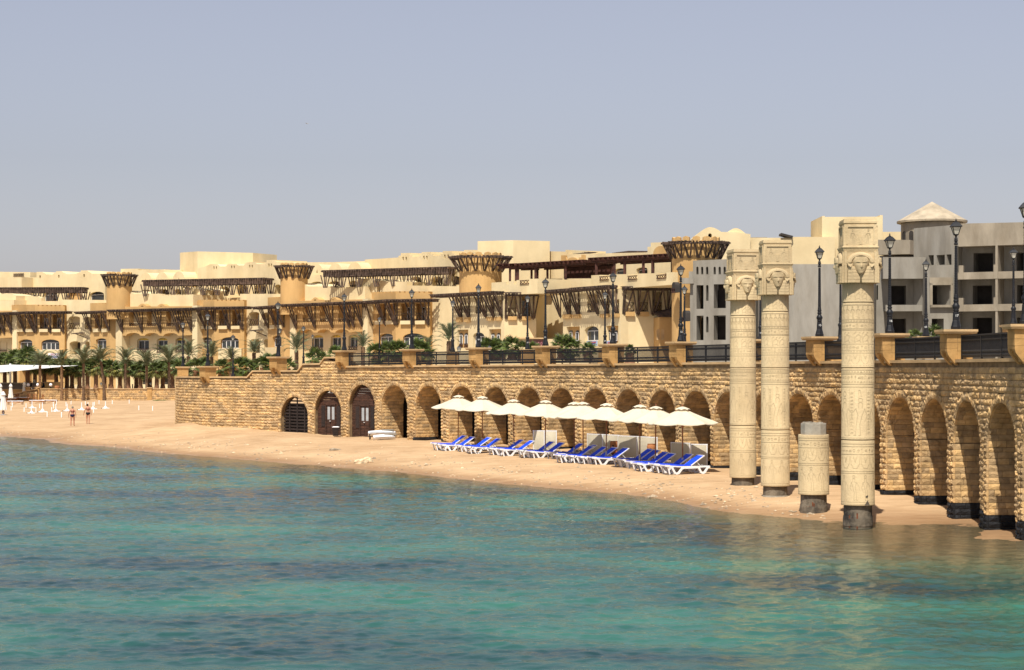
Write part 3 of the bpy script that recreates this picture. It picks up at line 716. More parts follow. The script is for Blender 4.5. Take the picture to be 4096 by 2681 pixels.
def relief(z0,z1,r,regs):
    mb=MB(); C_=2*PI*r
    for kind,a,b in regs:
        hgt=b-a
        if kind=='ring': ringb(mb,r,a,.022)
        elif kind=='dots':
            s=0
            while s<C_: rib(mb,r,[(s,a),(s+.03,b),(s+.06,a)],.014); s+=.09
        elif kind=='glyph':
            s=0
            while s<C_-hgt*.4: stroke(mb,r,rg.choice(GL),s+hgt*.4,a,hgt*.75,hgt*.9,.014); s+=hgt*.95
        elif kind=='birds':
            s=0
            while s<C_-hgt*.5: stroke(mb,r,[[(-.35,.0),(.35,.0),(.3,.12),(-.3,.12)],GL[0][0],[(.1,.75),(.15,.95),(.28,.9)],[(-.4,.3),(-.45,.8),(-.2,1)]],s+hgt*.5,a,hgt*.8,hgt*.95,.016); s+=hgt*1.05
        elif kind=='cart':
            s=0
            while s<C_-hgt*.3:
                stroke(mb,r,[[(-.3,.1),(-.3,.8),(0,1),(.3,.8),(.3,.1),(-.3,.1)],[(-.12,.3),(.12,.3)],[(-.12,.55),(.12,.55)],[(0,.65),(0,.85)]],s+hgt*.4,a,hgt*.6,hgt,.015); s+=hgt*.62
        elif kind=='figs':
            s=0
            while s<C_-hgt*.2: stroke(mb,r,figure(1),s+hgt*.2,a,hgt*.8,hgt,.016); s+=hgt*.47
        elif kind=='big':
            k=0
            for s in np.linspace(0,C_,7)[:-1]:
                stroke(mb,r,figure(1),s,a,hgt*(.75 if k%2 else -.75),hgt*.8,.02)
                stroke(mb,r,[[(.3*math.cos(q*PI/6),.5+.3*math.sin(q*PI/6)) for q in range(13)]] if k%2 else [[(-.2,0),(-.25,1),(0,.9),(.1,.2)]],s,a+hgt*.8,.22,hgt*.18,.018)
                x=s+C_/12
                for q in (-.07,.07): rib(mb,r,[(x+q,a),(x+q,b)],.012)
                z=a+.04
                while z<b-.1: stroke(mb,r,rg.choice(GL),x,z,.1,.08,.012); z+=.11
                k+=1
        elif kind=='loops':
            s=0
            while s<C_-.01: stroke(mb,r,[[(-.5,1),(-.45,.4),(-.2,.05),(.2,.05),(.45,.4),(.5,1)],[(-.2,1),(0,.5),(.2,1)],[(0,.5),(0,.9)]],s+C_/20,a,C_/10*.9,hgt,.014); s+=C_/10
    return mb
RL={'low':[('ring',.74,0),('ring',.80,0),('figs',.86,1.62),('ring',1.68,0),('ring',1.74,0),('loops',1.82,2.2),('ring',2.26,0),('glyph',2.32,2.45),('ring',2.5,0),('ring',2.58,0)],
    'mid':[('ring',2.76,0),('big',2.84,4.26),('ring',4.32,0),('ring',4.4,0),('dots',4.44,4.5),('glyph',4.56,4.68),('ring',4.72,0),('dots',4.75,4.8),('ring',4.84,0)],
    'up':[('ring',4.97,0),('loops',5.02,5.3),('ring',5.34,0),('dots',5.37,5.41),('ring',5.44,0),('glyph',5.48,5.6),('ring',5.63,0),('birds',5.68,6.02),('ring',6.06,0),('ring',6.1,0),('glyph',6.14,6.26),('ring',6.29,0),('dots',6.31,6.35),('ring',6.38,0),('figs',6.43,6.8),('ring',6.83,0)],
    'neck':[('birds',6.98,7.25),('cart',7.25,7.48)]}
def drum(root,z0,z1,r0,r1,name,regs):
    m=MB(); prof=[(r0-.008,z0),(r0+.004,z0+.006),(r0+.006,z0+.03),(r0,z0+.04)]; 
    m.lathe((0,0,0),prof+[(r1,z1-.02),(r1-.008,z1)],40); o=m.build(name,M['carved'],root,local=True,smooth=True)
    o.data.polygons.foreach_set('use_smooth',[len(p.vertices)==4 for p in o.data.polygons])
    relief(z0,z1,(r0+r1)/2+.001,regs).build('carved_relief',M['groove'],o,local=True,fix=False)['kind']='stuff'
def face_mesh(mb):
    """goddess face with broad cheeks and small chin, looking towards -Y, centre of the face at origin"""
    nx,nz=26,30; vs=[]; g=lambda x,z,cx,cz,sx_,sz_,A: A*math.exp(-((x-cx)/sx_)**2-((z-cz)/sz_)**2)
    for j in range(nz+1):
        z=-.245+.49*j/nz
        v=(z+.245)/.49
        half=.05+.19*min(1,max(0,v/.72))**.48 if v<.72 else .24*math.sqrt(max(0,1-((v-.72)/.42)**2))
        for i in range(nx+1):
            a=-1+2*i/nx; x=a*half
            d=.17*(1-abs(a)**2.6)*(1-.35*(1-v)**2)+.02
            d+=g(x,z,0,-.02,.022,.055,.05)+g(x,z,0,-.055,.03,.02,.018)
            for sg in (-1,1):
                d-=g(x,z,sg*.085,.052,.05,.022,.03); d+=g(x,z,sg*.085,.047,.036,.014,.026); d+=g(x,z,sg*.085,.092,.06,.012,.018)
            d+=g(x,z,0,-.118,.045,.010,.022)+g(x,z,0,-.142,.036,.011,.022)-g(x,z,0,-.130,.05,.006,.012)+g(x,z,0,-.2,.04,.03,.02)
            vs.append((x,-d,z))
    fs=[(j*(nx+1)+i,j*(nx+1)+i+1,(j+1)*(nx+1)+i+1,(j+1)*(nx+1)+i) for j in range(nz) for i in range(nx)]
    mb.add(vs,fs)
def capital(root):
    zc=8.02; hb=.49; m=MB()
    # block behind the heads, widening to the cavetto under the naos
    def sqp(prof): 
        mm=MB(); mm.lathe((0,0,0),[(r*math.sqrt(2),z) for r,z in prof],4,a0=PI/4); return mm
    sqp([(.47,7.49),(.50,7.5),(.50,8.2),(.50,8.42),(.53,8.53),(.555,8.57),(.555,8.60),(.53,8.61),(.52,8.62),(.49,9.30),(.515,9.32),(.515,9.38),(.50,9.385),(.495,9.44)]).build('block',M['carved'],root,local=True)
    for k in range(4):
        R=Matrix.Rotation(k*PI/2,4,'Z')
        def fin(mb,name,smooth=False,par=root,mm=None):
            mb.v=[tuple(R@Vector(q)) for q in mb.v]; return mb.build(name,mm or M['carved'],par,smooth=smooth,local=True)
        # corner pilaster strips
        p=MB()
        for sg in (-1,1): p.hexa([(sg*.455-.04,-.565,7.5),(sg*.455+.04,-.565,7.5),(sg*.455+.04,-.47,7.5),(sg*.455-.04,-.47,7.5),(sg*.455-.04,-.545,8.45),(sg*.455+.04,-.545,8.45),(sg*.455+.04,-.47,8.45),(sg*.455-.04,-.47,8.45)])
        fin(p,'corner_strip')
        # wig: arched roll with radial strands + two lappets
        hd=MB(); n=22; cx=0
        for q in range(n):
            a0,a1=PI*q/n,PI*(q+1)/n
            ring=[]
            for a in (a0+.003,a1-.003):
                for rr,dy in ((.165,.50),(.222,.575),(.275,.63),(.335,.62),(.39,.57),(.41,.48)):
                    ring.append((rr*math.cos(a)*1.09,-dy,zc+.07+rr*math.sin(a)*.86))
            k6=6; hd.add(ring,[(i,i+1,k6+i+1,k6+i) for i in range(5)]+[(0,1,2,3,4,5),(11,10,9,8,7,6)])
        wig=fin(hd,'wig')
        lp=MB()
        for sg in (-1,1):
            for rr in range(5):
                z1_=zc-.02-.1*rr; z0_=z1_-.0985
                xi=max(.025,.19-.05*rr) ; xi0=max(.025,.19-.05*(rr+1)); xo=.385+.003*rr
                A=[(sg*xi0,-.50,z0_),(sg*xi0,-.60,z0_),(sg*(xi0+xo)/2,-.64,z0_),(sg*xo,-.595,z0_),(sg*xo,-.50,z0_)]
                B=[(sg*xi,-.50,z1_),(sg*xi,-.594,z1_),(sg*(xi+xo)/2,-.634,z1_),(sg*xo,-.589,z1_),(sg*xo,-.50,z1_)]
                lp.add(A+B,[(0,1,2,3,4),(9,8,7,6,5)]+[(i,(i+1)%5,5+(i+1)%5,5+i) for i in range(5)])
        fin(lp,'lappet')
        f=MB(); face_mesh(f); f.v=[(x*1.1,y-.535,z*1.08+zc) for x,y,z in f.v]; f.hexa([(-.06,-.60,7.52),(.06,-.60,7.52),(.06,-.48,7.52),(-.06,-.48,7.52),(-.17,-.57,zc-.1),(.17,-.57,zc-.1),(.17,-.48,zc-.1),(-.17,-.48,zc-.1)]); fc=fin(f,'face',True)
        e=MB()
        for sg in (-1,1):   # cow ears
            e.add([(sg*.24,-.60,zc+.075),(sg*.31,-.665,zc+.105),(sg*.425,-.66,zc+.07),(sg*.40,-.66,zc-.0),(sg*.32,-.665,zc-.055),(sg*.24,-.60,zc-.03),(sg*.325,-.63,zc+.025)],[(0,1,6),(1,2,6),(2,3,6),(3,4,6),(4,5,6),(5,0,6),(5,4,3,2,1,0)])
        fin(e,'ear')
        # naos relief: border, doorway and two figures
        ln=MB(); y=-.512
        bd=MB()
        for a,b,c_,d in ((-.42,.42,9.2,9.245),(-.44,-.385,8.66,9.2),(.385,.44,8.66,9.2)): bd.box(((a+b)/2,-.515,(c_+d)/2),(b-a,.03,d-c_))
        bd.box((0,-.515,8.79),(.13,.02,.26)); bd.box((0,-.522,8.775),(.06,.02,.2)); fin(bd,'naos_frame')
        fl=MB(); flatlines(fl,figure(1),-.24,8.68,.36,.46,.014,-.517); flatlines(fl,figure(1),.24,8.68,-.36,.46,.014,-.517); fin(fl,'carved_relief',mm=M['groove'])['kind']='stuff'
coldesc=[(2971.6,104,'tall carved column with goddess head capital, the leftmost of the four',8.5,1),(3101,112,'tall carved column with goddess head capital, second from left behind the broken stump',1.,1),
 (3254.5,120,'broken short carved column with bare concrete core on top and no capital',4,0),(3431.5,130,'tallest carved column with goddess head capital standing in the water edge',-1.6,1)]
proto_cap=None
for px,s,lb,rot,full in coldesc:
    D=F/s; p=PD(px,D); root=thing('carved_column' if full else 'column_stump',lb,'column',(p.x,p.y,0),math.radians(rot),'carved columns on the shore')
    # concrete core at the foot
    m=MB(); m.lathe((0,0,0),[(.455,-.9),(.45,-.2),(.44,.2),(.435,.5),(.43,.75)],20); core=m.build('core',M['conc_dark'],root,local=True)
    if px>3200:
        m=MB()
        for a in (-.75,-.55,-.3,-.2): m.box((.44*math.sin(a),-.44*math.cos(a),.2),(.025+.02*rg.random(),.03,.12+.45*rg.random()),a)
        m.build('rust_bar',M['rust'],core,local=True)
    m=MB(); m.lathe((0,0,0),[(.445,.02),(.462,.06),(.462,.28),(.45,.36)],20); m.build('collar',M['conc_grey'] if px<3200 else M['conc_dark'],core,local=True)
    drum(root,.69,2.68,.512,.508,'drum',RL['low'])
    if full:
        drum(root,2.70,4.885,.505,.50,'drum',RL['mid']); drum(root,4.905,6.89,.497,.488,'drum',RL['up'])
        drum(root,6.905,7.5,.487,.48,'drum',RL['neck']); capital(root)
    else:
        m=MB(); m.lathe((0,0,0),[(.435,2.6),(.435,3.02),(.43,3.06)],10); m.build('exposed_core',M['conc_grey'],root,local=True)
        m=MB()
        for q in range(24):
            a=rg.uniform(0,2*PI); r=rg.uniform(.1,.4); m.box((r*math.cos(a),r*math.sin(a),3.07),(.08*rg.random()+.03,.07,.05*rg.random()+.02),a)
        m.build('broken_edge',M['conc_grey'],root,local=True)['kind']='stuff'
    if px>3400:
        m=MB(); m.add([(.12,-.516,.70),(.30,-.43,.70),(.22,-.475,.86)],[(0,1,2)]); m.add([(.14,-.516,.97),(.24,-.47,1.02),(.22,-.475,.94)],[(0,1,2)]); m.build('crack',M['conc_dark'],root,local=True,fix=False)
# ---------------------------------------------------------------- street lamps
M['lampglass']=mat('lantern_glass',(.50,.47,.38),.25,.1,3.,spec=.5)
def text_mesh(s,size,mm,name='lettering'):
    c=bpy.data.curves.new(name,'FONT'); c.body=s; c.size=size; c.align_x='CENTER'; c.align_y='CENTER'; c.extrude=.003
    o=bpy.data.objects.new(name,c); COL.objects.link(o); bpy.context.view_layer.update()
    me=bpy.data.meshes.new_from_object(o.evaluated_get(bpy.context.evaluated_depsgraph_get())); bpy.data.objects.remove(o)
    me.materials.clear(); me.materials.append(mm); me.name=name; return me
def make_lamp():
    r=thing('street_lamp','x','street lamp',(0,0,0),0,'black lantern posts along the promenade')
    m=MB(); m.lathe((0,0,0),[(.165,0),(.165,.10),(.15,.12),(.145,.15),(.115,.27),(.105,.30),(.11,.32),(.095,.56),(.075,.58)],8); m.build('pedestal',M['iron'],r,local=True)
    m=MB(); m.lathe((0,0,0),[(.075,.57),(.10,.60),(.10,.62),(.085,.64),(.118,.70),(.122,.76),(.085,.82),(.062,.86),(.085,.90),(.085,.93),(.06,.96),(.082,1.0),(.082,1.03),(.06,1.07),(.07,1.10),(.058,1.13)],12); m.build('turned_base',M['iron'],r,local=True,smooth=True)
    m=MB(); pr=[]
    z=1.12
    while z<2.70:
        t=(z-1.12)/1.6; rr=.056-.013*t; pr+=[(rr,z),(rr*1.13,z+.04)]; z+=.08
    m.lathe((0,0,0),pr,10); m.build('shaft',M['iron'],r,local=True)
    m=MB(); m.lathe((0,0,0),[(.045,2.70),(.065,2.72),(.065,2.75),(.048,2.77),(.048,2.81),(.062,2.83),(.062,2.85),(.05,2.87),(.058,2.9),(.03,2.95),(.03,2.99),(.075,3.02),(.075,3.03)],10); m.build('collar',M['iron'],r,local=True)
    fr=MB()
    for k in range(4):
        a=PI/4+k*PI/2; fr.bar((.085*math.cos(a),.085*math.sin(a),3.03),(.185*math.cos(a),.185*math.sin(a),3.29),.018)
    fr.lathe((0,0,0),[(.085,3.02),(.1,3.05)],4,a0=PI/4); lan=fr.build('lantern',M['iron'],r,local=True)
    g=MB(); g.lathe((0,0,0),[(.088,3.05),(.178,3.285)],4,a0=PI/4); g.build('lantern_glass',M['lampglass'],lan,local=True)
    f=MB(); f.lathe((0,0,0),[(.20,3.27),(.245,3.29),(.235,3.31),(.16,3.38),(.10,3.43),(.05,3.44)],4,a0=PI/4); f.lathe((0,0,0),[(.05,3.43),(.055,3.45),(.02,3.47),(.028,3.5),(.012,3.53),(.005,3.56)],8); f.build('lantern_roof',M['iron'],lan,local=True)
    return r
lamp=make_lamp(); used=[False]
def capz(px): return (corn(U(px))-.02 if px>1300 else (4.62 if px>1000 else 4.02))+1.0
front=[(831,'black lamp on the leftmost front pillar of the stepped wall'),(1112,'black lamp on the pillar midway up the stepped wall'),(1377,'black lamp on the pillar where the railing begins'),(1647,'black lamp on the second railing pillar, left of the orange bay arch'),
 (1914,'black lamp on the third railing pillar, below the big round tower'),(2182,'black lamp in front of the triangular gable'),(2452,'black lamp in front of the right pergola, on the pillar above the middle parasols'),(2731,'black lamp before the ochre tower, left of the grey unfinished block'),
 (2995,'black lamp hidden behind the two left carved columns'),(3279,'black lamp numbered 15 against the blank grey wall'),(3554,'black lamp numbered 16 just right of the tallest column'),(3823,'black lamp numbered 17, the largest lamp'),(4092,'black lamp cut off by the right edge of the picture')]
num=mat('number_paint',(.75,.75,.72),.6,.02)
def number(o,s):
    sz_=.11; me=text_mesh(s,sz_,num,'number'); q=link('number',me,o); q.location=(.0,-.118,.44); q.rotation_euler=(PI/2,0,0)
for (px,lb) in front:
    i=min(range(13),key=lambda k:abs(PILLAR_PX[k]-px)); u=U(PILLAR_PX[i]); c=WP(u,0,0)
    o=place(lamp,used,(c.x,c.y,capz(PILLAR_PX[i])),random.uniform(-.2,.2),lb)
    if px in (3279,3554,3823,2452,1914,2182,2731): number(o,{3279:'15',3554:'16',3823:'17',2731:'13',2452:'12',2182:'11',1914:'10'}[px])
c=WP(up); place(lamp,used,(c.x,c.y,5.0),0,'black lamp at the far left rounded end of the wall')
rear=[(932,1507,1339,'thin black lamp behind the stepped wall, left of the midway pillar'),(1119,1470,1312,'black lamp close behind the midway pillar lamp'),(1214,1462,1304,'black lamp behind the wall steps beside a date palm'),(1251,1462,1338,'small black lamp behind the wall steps, right neighbour of a taller one'),
 (1345,1450,1357,'small distant black lamp left of the first railing pillar'),(1518,1432,1267,'black lamp behind the first railing panel'),(1557,1425,1357,'smallest distant black lamp behind the first railing panel'),(1811,1406,1200,'black lamp beside the tall date palm behind the railing'),
 (2110,1398,1181,'black lamp on the landward parapet, left of the gable'),(2420,1393,1166,'black lamp on the landward parapet over the blue banner'),(2738,1392,1143,'black lamp peeking out behind the lamp before the ochre tower'),(3042,1366,1100,'black lamp between the two left carved columns'),(3362,1366,1055,'black lamp half hidden behind the tallest column'),(3704,1347,1040,'black lamp numbered 63 before the unfinished balconies'),(4054,1300,993,'black lamp on the far parapet at the right edge')]
REARP=[]
for px,yb,yt,lb in rear:
    s=(yb-yt)/3.5; p=P(px,yb,s); o=place(lamp,used,tuple(p),random.uniform(-.3,.3),lb)
    if px in (3704,2420,2110,3042): number(o,{3704:'63',2420:'57',2110:'55',3042:'59'}[px])
    REARP.append((px,p,s))
# rear parapet pillars carrying those lamps, and short plinths for lamps standing on the promenade
for px,p,s in REARP:
    if px>=1780:
        m=MB(); r=thing('parapet_pillar',{1811:'low sandstone pillar of the landward parapet beside the tall date palm',2110:'low sandstone pillar of the landward parapet left of the gable',2420:'low sandstone pillar of the landward parapet near the blue banner',2738:'sandstone pillar of the landward parapet hidden behind the railing before the ochre tower',3042:'low sandstone pillar glimpsed between the two left columns',3362:'sandstone pillar of the landward parapet behind the tallest column',3704:'sandstone pillar of the landward parapet under lamp 63',4054:'sandstone pillar of the landward parapet at the right edge'}[px],'pillar',(p.x,p.y,p.z-1.0))
        m.box((p.x,p.y,p.z-.45),(.8,.8,.75)); m.box((p.x,p.y,p.z-.9),(.9,.9,.2)); m.build('shaft',M['pillar'],r)
        m=MB(); m.box((p.x,p.y,p.z-.045),(1.05,1.05,.085)); m.build('cap',M['coping'],r)
# ---------------------------------------------------------------- parasols
M['canvas']=mat('cream_canvas',(.72,.64,.48),.85,.04,1.5,.003,30,trans=.22,spec=.1)
M['teak']=mat('varnished_teak_pole',(.27,.10,.035),.5,.2,4.)
M['galv']=mat('grey_steel_tube',(.42,.42,.42),.4,.1,4.,metal=.3)
def make_parasol():
    r=thing('parasol','x','parasol',(0,0,0),0,'cream parasols over the blue loungers')
    m=MB(); m.tube([(0,0,.0),(0,0,.62)],.045,8); m.tube([(0,0,.0),(0,0,.05)],.18,12); m.build('ground_tube',M['galv'],r,local=True)
    m=MB(); m.tube([(0,0,.5),(0,0,2.80)],.027,8); m.build('pole',M['teak'],r,local=True)
    n=8; R_=1.45; zr=2.16; zt=2.72
    can=MB(); rows=[(.16,zt),(.5,zt-.17),(.9,zt-.345),(1.2,zt-.455),(R_,zr)]
    sub=4; N_=n*sub
    for (rr,z) in rows:
        for k in range(N_):
            a=2*PI*k/N_; f=k%sub/sub; cut=1-.072*math.sin(PI*f); sag=.055*math.sin(PI*f)*(rr/R_)
            can.v.append((rr*cut*math.cos(a),rr*cut*math.sin(a),z-sag))
    for i in range(len(rows)-1):
        for k in range(N_):
            k2=(k+1)%N_; can.f.append((i*N_+k,i*N_+k2,(i+1)*N_+k2,(i+1)*N_+k))
    # short hanging hem
    b=len(can.v)
    for k in range(N_):
        x,y,z=can.v[(len(rows)-1)*N_+k]; can.v.append((x*1.004,y*1.004,z-.035))
    for k in range(N_): k2=(k+1)%N_; can.f.append(((len(rows)-1)*N_+k,(len(rows)-1)*N_+k2,b+k2,b+k))
    can.build('canopy',M['canvas'],r,local=True)
    v=MB(); 
    for (rr,z) in ((.03,zt+.13),(.16,zt+.085),(.33,zt+.0)):
        for k in range(N_):
            a=2*PI*k/N_; f=k%sub/sub; v.v.append((rr*(1-.1*math.sin(PI*f))*math.cos(a),rr*(1-.1*math.sin(PI*f))*math.sin(a),z+.035*math.sin(PI*f)*(rr/.33)))
    for i in range(2):
        for k in range(N_): k2=(k+1)%N_; v.f.append((i*N_+k,i*N_+k2,(i+1)*N_+k2,(i+1)*N_+k))
    v.build('vent_cap',M['canvas'],r,local=True)
    m=MB(); m.tube([(0,0,zt+.1),(0,0,zt+.16),(0,0,zt+.2),(0,0,zt+.24)],[.02,.03,.03,.008],8); m.build('finial',M['teak'],r,local=True)
    for k in range(n):
        a=2*PI*k/n; m=MB(); m.bar((.05*math.cos(a),.05*math.sin(a),zt-.03),(R_*.99*math.cos(a),R_*.99*math.sin(a),zr-.03),.022,.03)
        m.bar((.04*math.cos(a),.04*math.sin(a),2.02),(.72*math.cos(a),.72*math.sin(a),zt-.29),.018,.025); m.build('rib',M['teak'],r,local=True)
    m=MB(); m.tube([(0,0,1.97),(0,0,2.07)],.06,8); m.build('hub',M['teak'],r,local=True)
    return r
par=make_parasol(); used=[False]
pars=[(1832,1580,1633,'leftmost cream parasol, in front of the fifth arch'),(1929,1584,1632,'second cream parasol from the left'),(2057,1597,1645,'third cream parasol from the left'),(2180,1600,1650,'fourth cream parasol from the left'),(2298,1607,1665,'fifth cream parasol from the left, set close behind its right neighbour'),
 (2333,1607,1665,'sixth cream parasol from the left, overlapping its left neighbour'),(2424,1612,1665,'seventh cream parasol from the left, before the middle of three cream screens'),(2559,1618,1673,'third cream parasol from the right, beside the left clay stove'),(2621,1624,1684,'second cream parasol from the right'),(2731,1626,1688,'rightmost cream parasol, nearest the carved columns')]
for px,yt,yr,lb in pars:
    s=np.interp(px,[1832,2731],[73.9,94.6]); p=P(px,yt,s); g=sz(p.x,p.y); o=place(par,used,(p.x,p.y,g),random.uniform(0,.78),lb); k=(p.z-g)/2.86; w=random.uniform(.98,1.05); o.scale=(w,w,k); o.rotation_euler=(random.uniform(-.018,.018),random.uniform(-.018,.018),random.uniform(0,.78))
# ---------------------------------------------------------------- sun loungers
M['blue']=mat('royal_blue_sling_fabric',(.008,.065,.72),.7,.05,3.,spec=.2)
def make_lounger():
    r=thing('sun_lounger','x','sun lounger',(0,0,0),0,'blue and white sun loungers under the parasols')
    prof=[(0.,.36,.05),(.16,.345,.055),(.27,.30,.06),(.42,.05,.06),(.50,.03,.06),(.59,.05,.06),(.74,.235,.06),(.84,.265,.055),(1.2,.27,.055),(1.5,.275,.055),(1.62,.06,.055),(1.7,.03,.055),(1.79,.06,.055),(1.91,.24,.055),(2.0,.29,.05)]
    for y in (-.33,.33):
        m=MB(); pts=[Vector((x,y,z)) for x,z,_ in prof]
        for a,b in zip(pts[:-1],pts[1:]):
            d=(b-a).normalized()*.02; m.bar(a-d,b+d,.05,.085)
        m.bar((1.45,y,.285),(2.0,y,.30),.045,.055); m.bar((.70,y,.30),(1.5,y,.30),.045,.05); m.bar((0,y,.36),(.75,y,.30),.04,.045)
        m.build('side_frame',M['white'],r,local=True)
    for y in (-.29,.29):
        m=MB(); m.bar((.10,y,.36),(.20,y,.0),.05,.06); m.build('leg',M['white'],r,local=True)
    for x,z in ((.02,.36),(.5,.04),(1.7,.04),(1.97,.30),(1.15,.30)): m=MB(); m.bar((x,-.33,z),(x,.33,z),.05,.045); m.build('crossbar',M['white'],r,local=True)
    m=MB(); m.add([(.03,-.30,.40),(.6,-.30,.365),(1.19,-.30,.36),(.03,.30,.40),(.6,.30,.365),(1.19,.30,.36),(.03,-.30,.375),(.6,-.30,.34),(1.19,-.30,.335),(.03,.30,.375),(.6,.30,.34),(1.19,.30,.335)],[(0,1,4,3),(1,2,5,4),(6,9,10,7),(7,10,11,8),(0,6,7,1),(1,7,8,2),(3,4,10,9),(4,5,11,10),(0,3,9,6),(2,8,11,5)]); m.build('seat_sling',M['blue'],r,local=True)
    a=Vector((1.17,0,.35)); b=Vector((1.74,0,.73))
    m=MB(); m.bar(a,b,.60,.05); m.build('back_sling',M['blue'],r,local=True)
    m=MB()
    for y in (-.31,.31): m.bar(a+Vector((0,y,0)),b+Vector((.02,y,.01)),.025,.04)
    m.bar(b+Vector((.02,-.33,.015)),b+Vector((.02,.33,.015)),.06,.05); m.build('back_frame',M['white'],r,local=True)
    for y in (-.27,.27):
        m=MB(); m.bar((1.46,y,.48),(1.64,y,.30),.018,.02); m.build('prop',M['white'],r,local=True)
    return r
lou=make_lounger(); used=[False]
Ls=[(1734,1800),(1767,1806),(1832,1809),(1869,1814),(1957,1820),(1998,1824),(2078,1829),(2118,1834),(2192,1838),(2241,1845),(2228,1850),(2279,1853),(2318,1857),(2364,1860),(2460,1865),(2487,1870),(2515,1879),(2542,1886),(2610,1889),(2653,1895)]
ln=['leftmost blue lounger, shaded under the first parasol','blue lounger in the sun in front of the leftmost one','shaded blue lounger behind, under the second parasol','sunlit blue lounger in front under the second parasol','shaded blue lounger under the third parasol','sunlit blue lounger in front under the third parasol',
 'shaded blue lounger left under the fourth parasol','sunlit blue lounger in front of the fourth parasol pole','shaded blue lounger before the leftmost cream screen','blue lounger with bright backrest, rear one of the crowded middle row','front left lounger of the crowded middle row','shaded lounger in the middle of the crowded row','shaded blue lounger left of the sunlit one below the middle cream screen','sunlit front lounger at the right end of the crowded middle row',
 'shaded rear lounger left of the left clay stove','sunlit rear lounger beside the left clay stove','shaded lounger third from the right pair','shaded front lounger with white feet nearest the water, left of the last pair','shaded lounger behind the rightmost one','rightmost blue lounger, sunlit and nearest the carved columns']
for (px,py),lb in zip(Ls,ln):
    p=onsand(px,py); place(lou,used,(p.x-.05,p.y-.15,p.z-.01),.33+random.uniform(-.05,.05),lb,(1.0,1,1))
# ---------------------------------------------------------------- canvas screens, stoves, bin, boats, rock
M['screen']=mat('beige_screen_canvas',(.56,.50,.37),.9,.05,1.5,.004,12,spec=.1)
M['clay']=mat('terracotta',(.42,.17,.065),.8,.12,4.,.005,20)
def screen(x0,x1,yt,yb,lb,n=1,open_bottom=.06,rz=0.):
    g=WP(U((x0+x1)/2),1.15 if x0>2300 else 1.5); g.z=sz(g.x,g.y); s=F/g.y; yb=HOR+s*(H-g.z); r=thing('canvas_screen',lb,'screen',tuple(g),rz,'beige canvas windbreak screens by the wall')
    w=(x1-x0)/s/math.cos(rz); h=(yb-yt)/s
    for k in range(n):
        a=-w/2+w*k/n; b=a+w/n; m=MB()
        for x in (a+.03,b-.03): m.bar((x,0,0),(x,0,h),.04)
        for z in (h-.02,.1): m.bar((a,0,z),(b,0,z),.035)
        for x in (a+.03,b-.03): m.bar((x,-.02,.02),(x,.35,.02),.04)
        fr=m.build('frame',M['white'],r,local=True)
        c=MB(); nx=6
        for i in range(nx+1):
            for j in range(nx+1):
                u,v=i/nx,j/nx; c.v.append((a+.05+(b-a-.1)*u,-.03-.05*math.sin(PI*u)*math.sin(PI*v)*(1 if k%2 else .6),.12+(h-.16)*v))
        c.f=[(i*(nx+1)+j,i*(nx+1)+j+1,(i+1)*(nx+1)+j+1,(i+1)*(nx+1)+j) for i in range(nx) for j in range(nx)]
        c.build('canvas',M['screen'],r,local=True)
        l=MB()
        for i in range(9): x=a+.08+(b-a-.16)*i/8; l.bar((x,-.035,h-.07),(x+.02,-.035,h-.01),.012)
        l.build('lacing',M['white'],fr,local=True)
    return r
screen(2235,2331,1722,1800,'left beige screen of two panels, behind the crowded loungers',2,rz=-.35)
screen(2436,2556,1737,1818,'beige two panel screen left of the left clay stove',2,rz=-.95)
screen(2565,2710,1745,1830,'beige two panel screen between the two clay stoves',2,rz=-.95)
screen(2780,2849,1770,1866,'tall single beige screen behind the rightmost lounger',1,rz=-.9)
screen(2858,2925,1776,1882,'single beige screen with white legs beside the first carved column',1,rz=-.3)
def stove(px,yt,yb,lb):
    g=WP(U(px),1.3); g.z=sz(g.x,g.y); s=F/g.y; h=ZY(yt,s)-g.z; r=thing('clay_stove',lb,'stove',tuple(g),0,'terracotta stoves between the screens')
    k=h/1.45
    m=MB()
    for a in (0,2.1,4.2): m.tube([(.12*math.cos(a),.12*math.sin(a),.5*k),(.22*math.cos(a),.22*math.sin(a),0)],.012,5)
    m.lathe((0,0,0),[(.16,.40*k),(.16,.42*k)],12); m.build('iron_stand',M['iron'],r,local=True)
    m=MB(); m.lathe((0,0,0),[(r_*.66,z_*k) for r_,z_ in ((.12,.42),(.2,.48),(.25,.62),(.235,.72),(.21,.76),(.23,.80),(.29,1.0),(.30,1.25),(.27,1.38),(.25,1.43),(.28,1.46))],16); m.build('pot',M['clay'],r,local=True,smooth=True)
    m=MB(); m.lathe((0,0,0),[(.07,0),(.07,.02)],10); m.v=[(x*.7-.06,-.19-z,1.1*k+y*.7) for x,y,z in m.v]; m.build('fire_hole',M['dark'],r,local=True)
stove(2553,1765,1835,'terracotta stove left of the two, partly hidden by a parasol pole')
stove(2706,1776,1848,'terracotta stove on an iron stand, right of the two')
# slatted litter bin
g=WP(U(1372),.55); g.z=sz(g.x,g.y); s=F/g.y; r=thing('litter_bin','dark slatted wooden litter bin standing between the two plank doors','bin',tuple(g))
m=MB(); m.lathe((0,0,0),[(.18,.02),(.24,.5)],4,a0=PI/4); m.build('liner',M['dark'],r,local=True)
for k in range(4):
    m=MB(); q=.02+.13*k; m.lathe((0,0,0),[(.22+.02*k,q),(.235+.02*k,q+.1),(.20+.02*k,q+.1),(.19+.02*k,q)],4,a0=PI/4,cap=False); m.build('slat',M['plank_dark'],r,local=True)
m=MB(); m.lathe((0,0,0),[(.29,.54),(.31,.56),(.2,.60)],4,a0=PI/4); m.build('rim',M['white'],r,local=True)
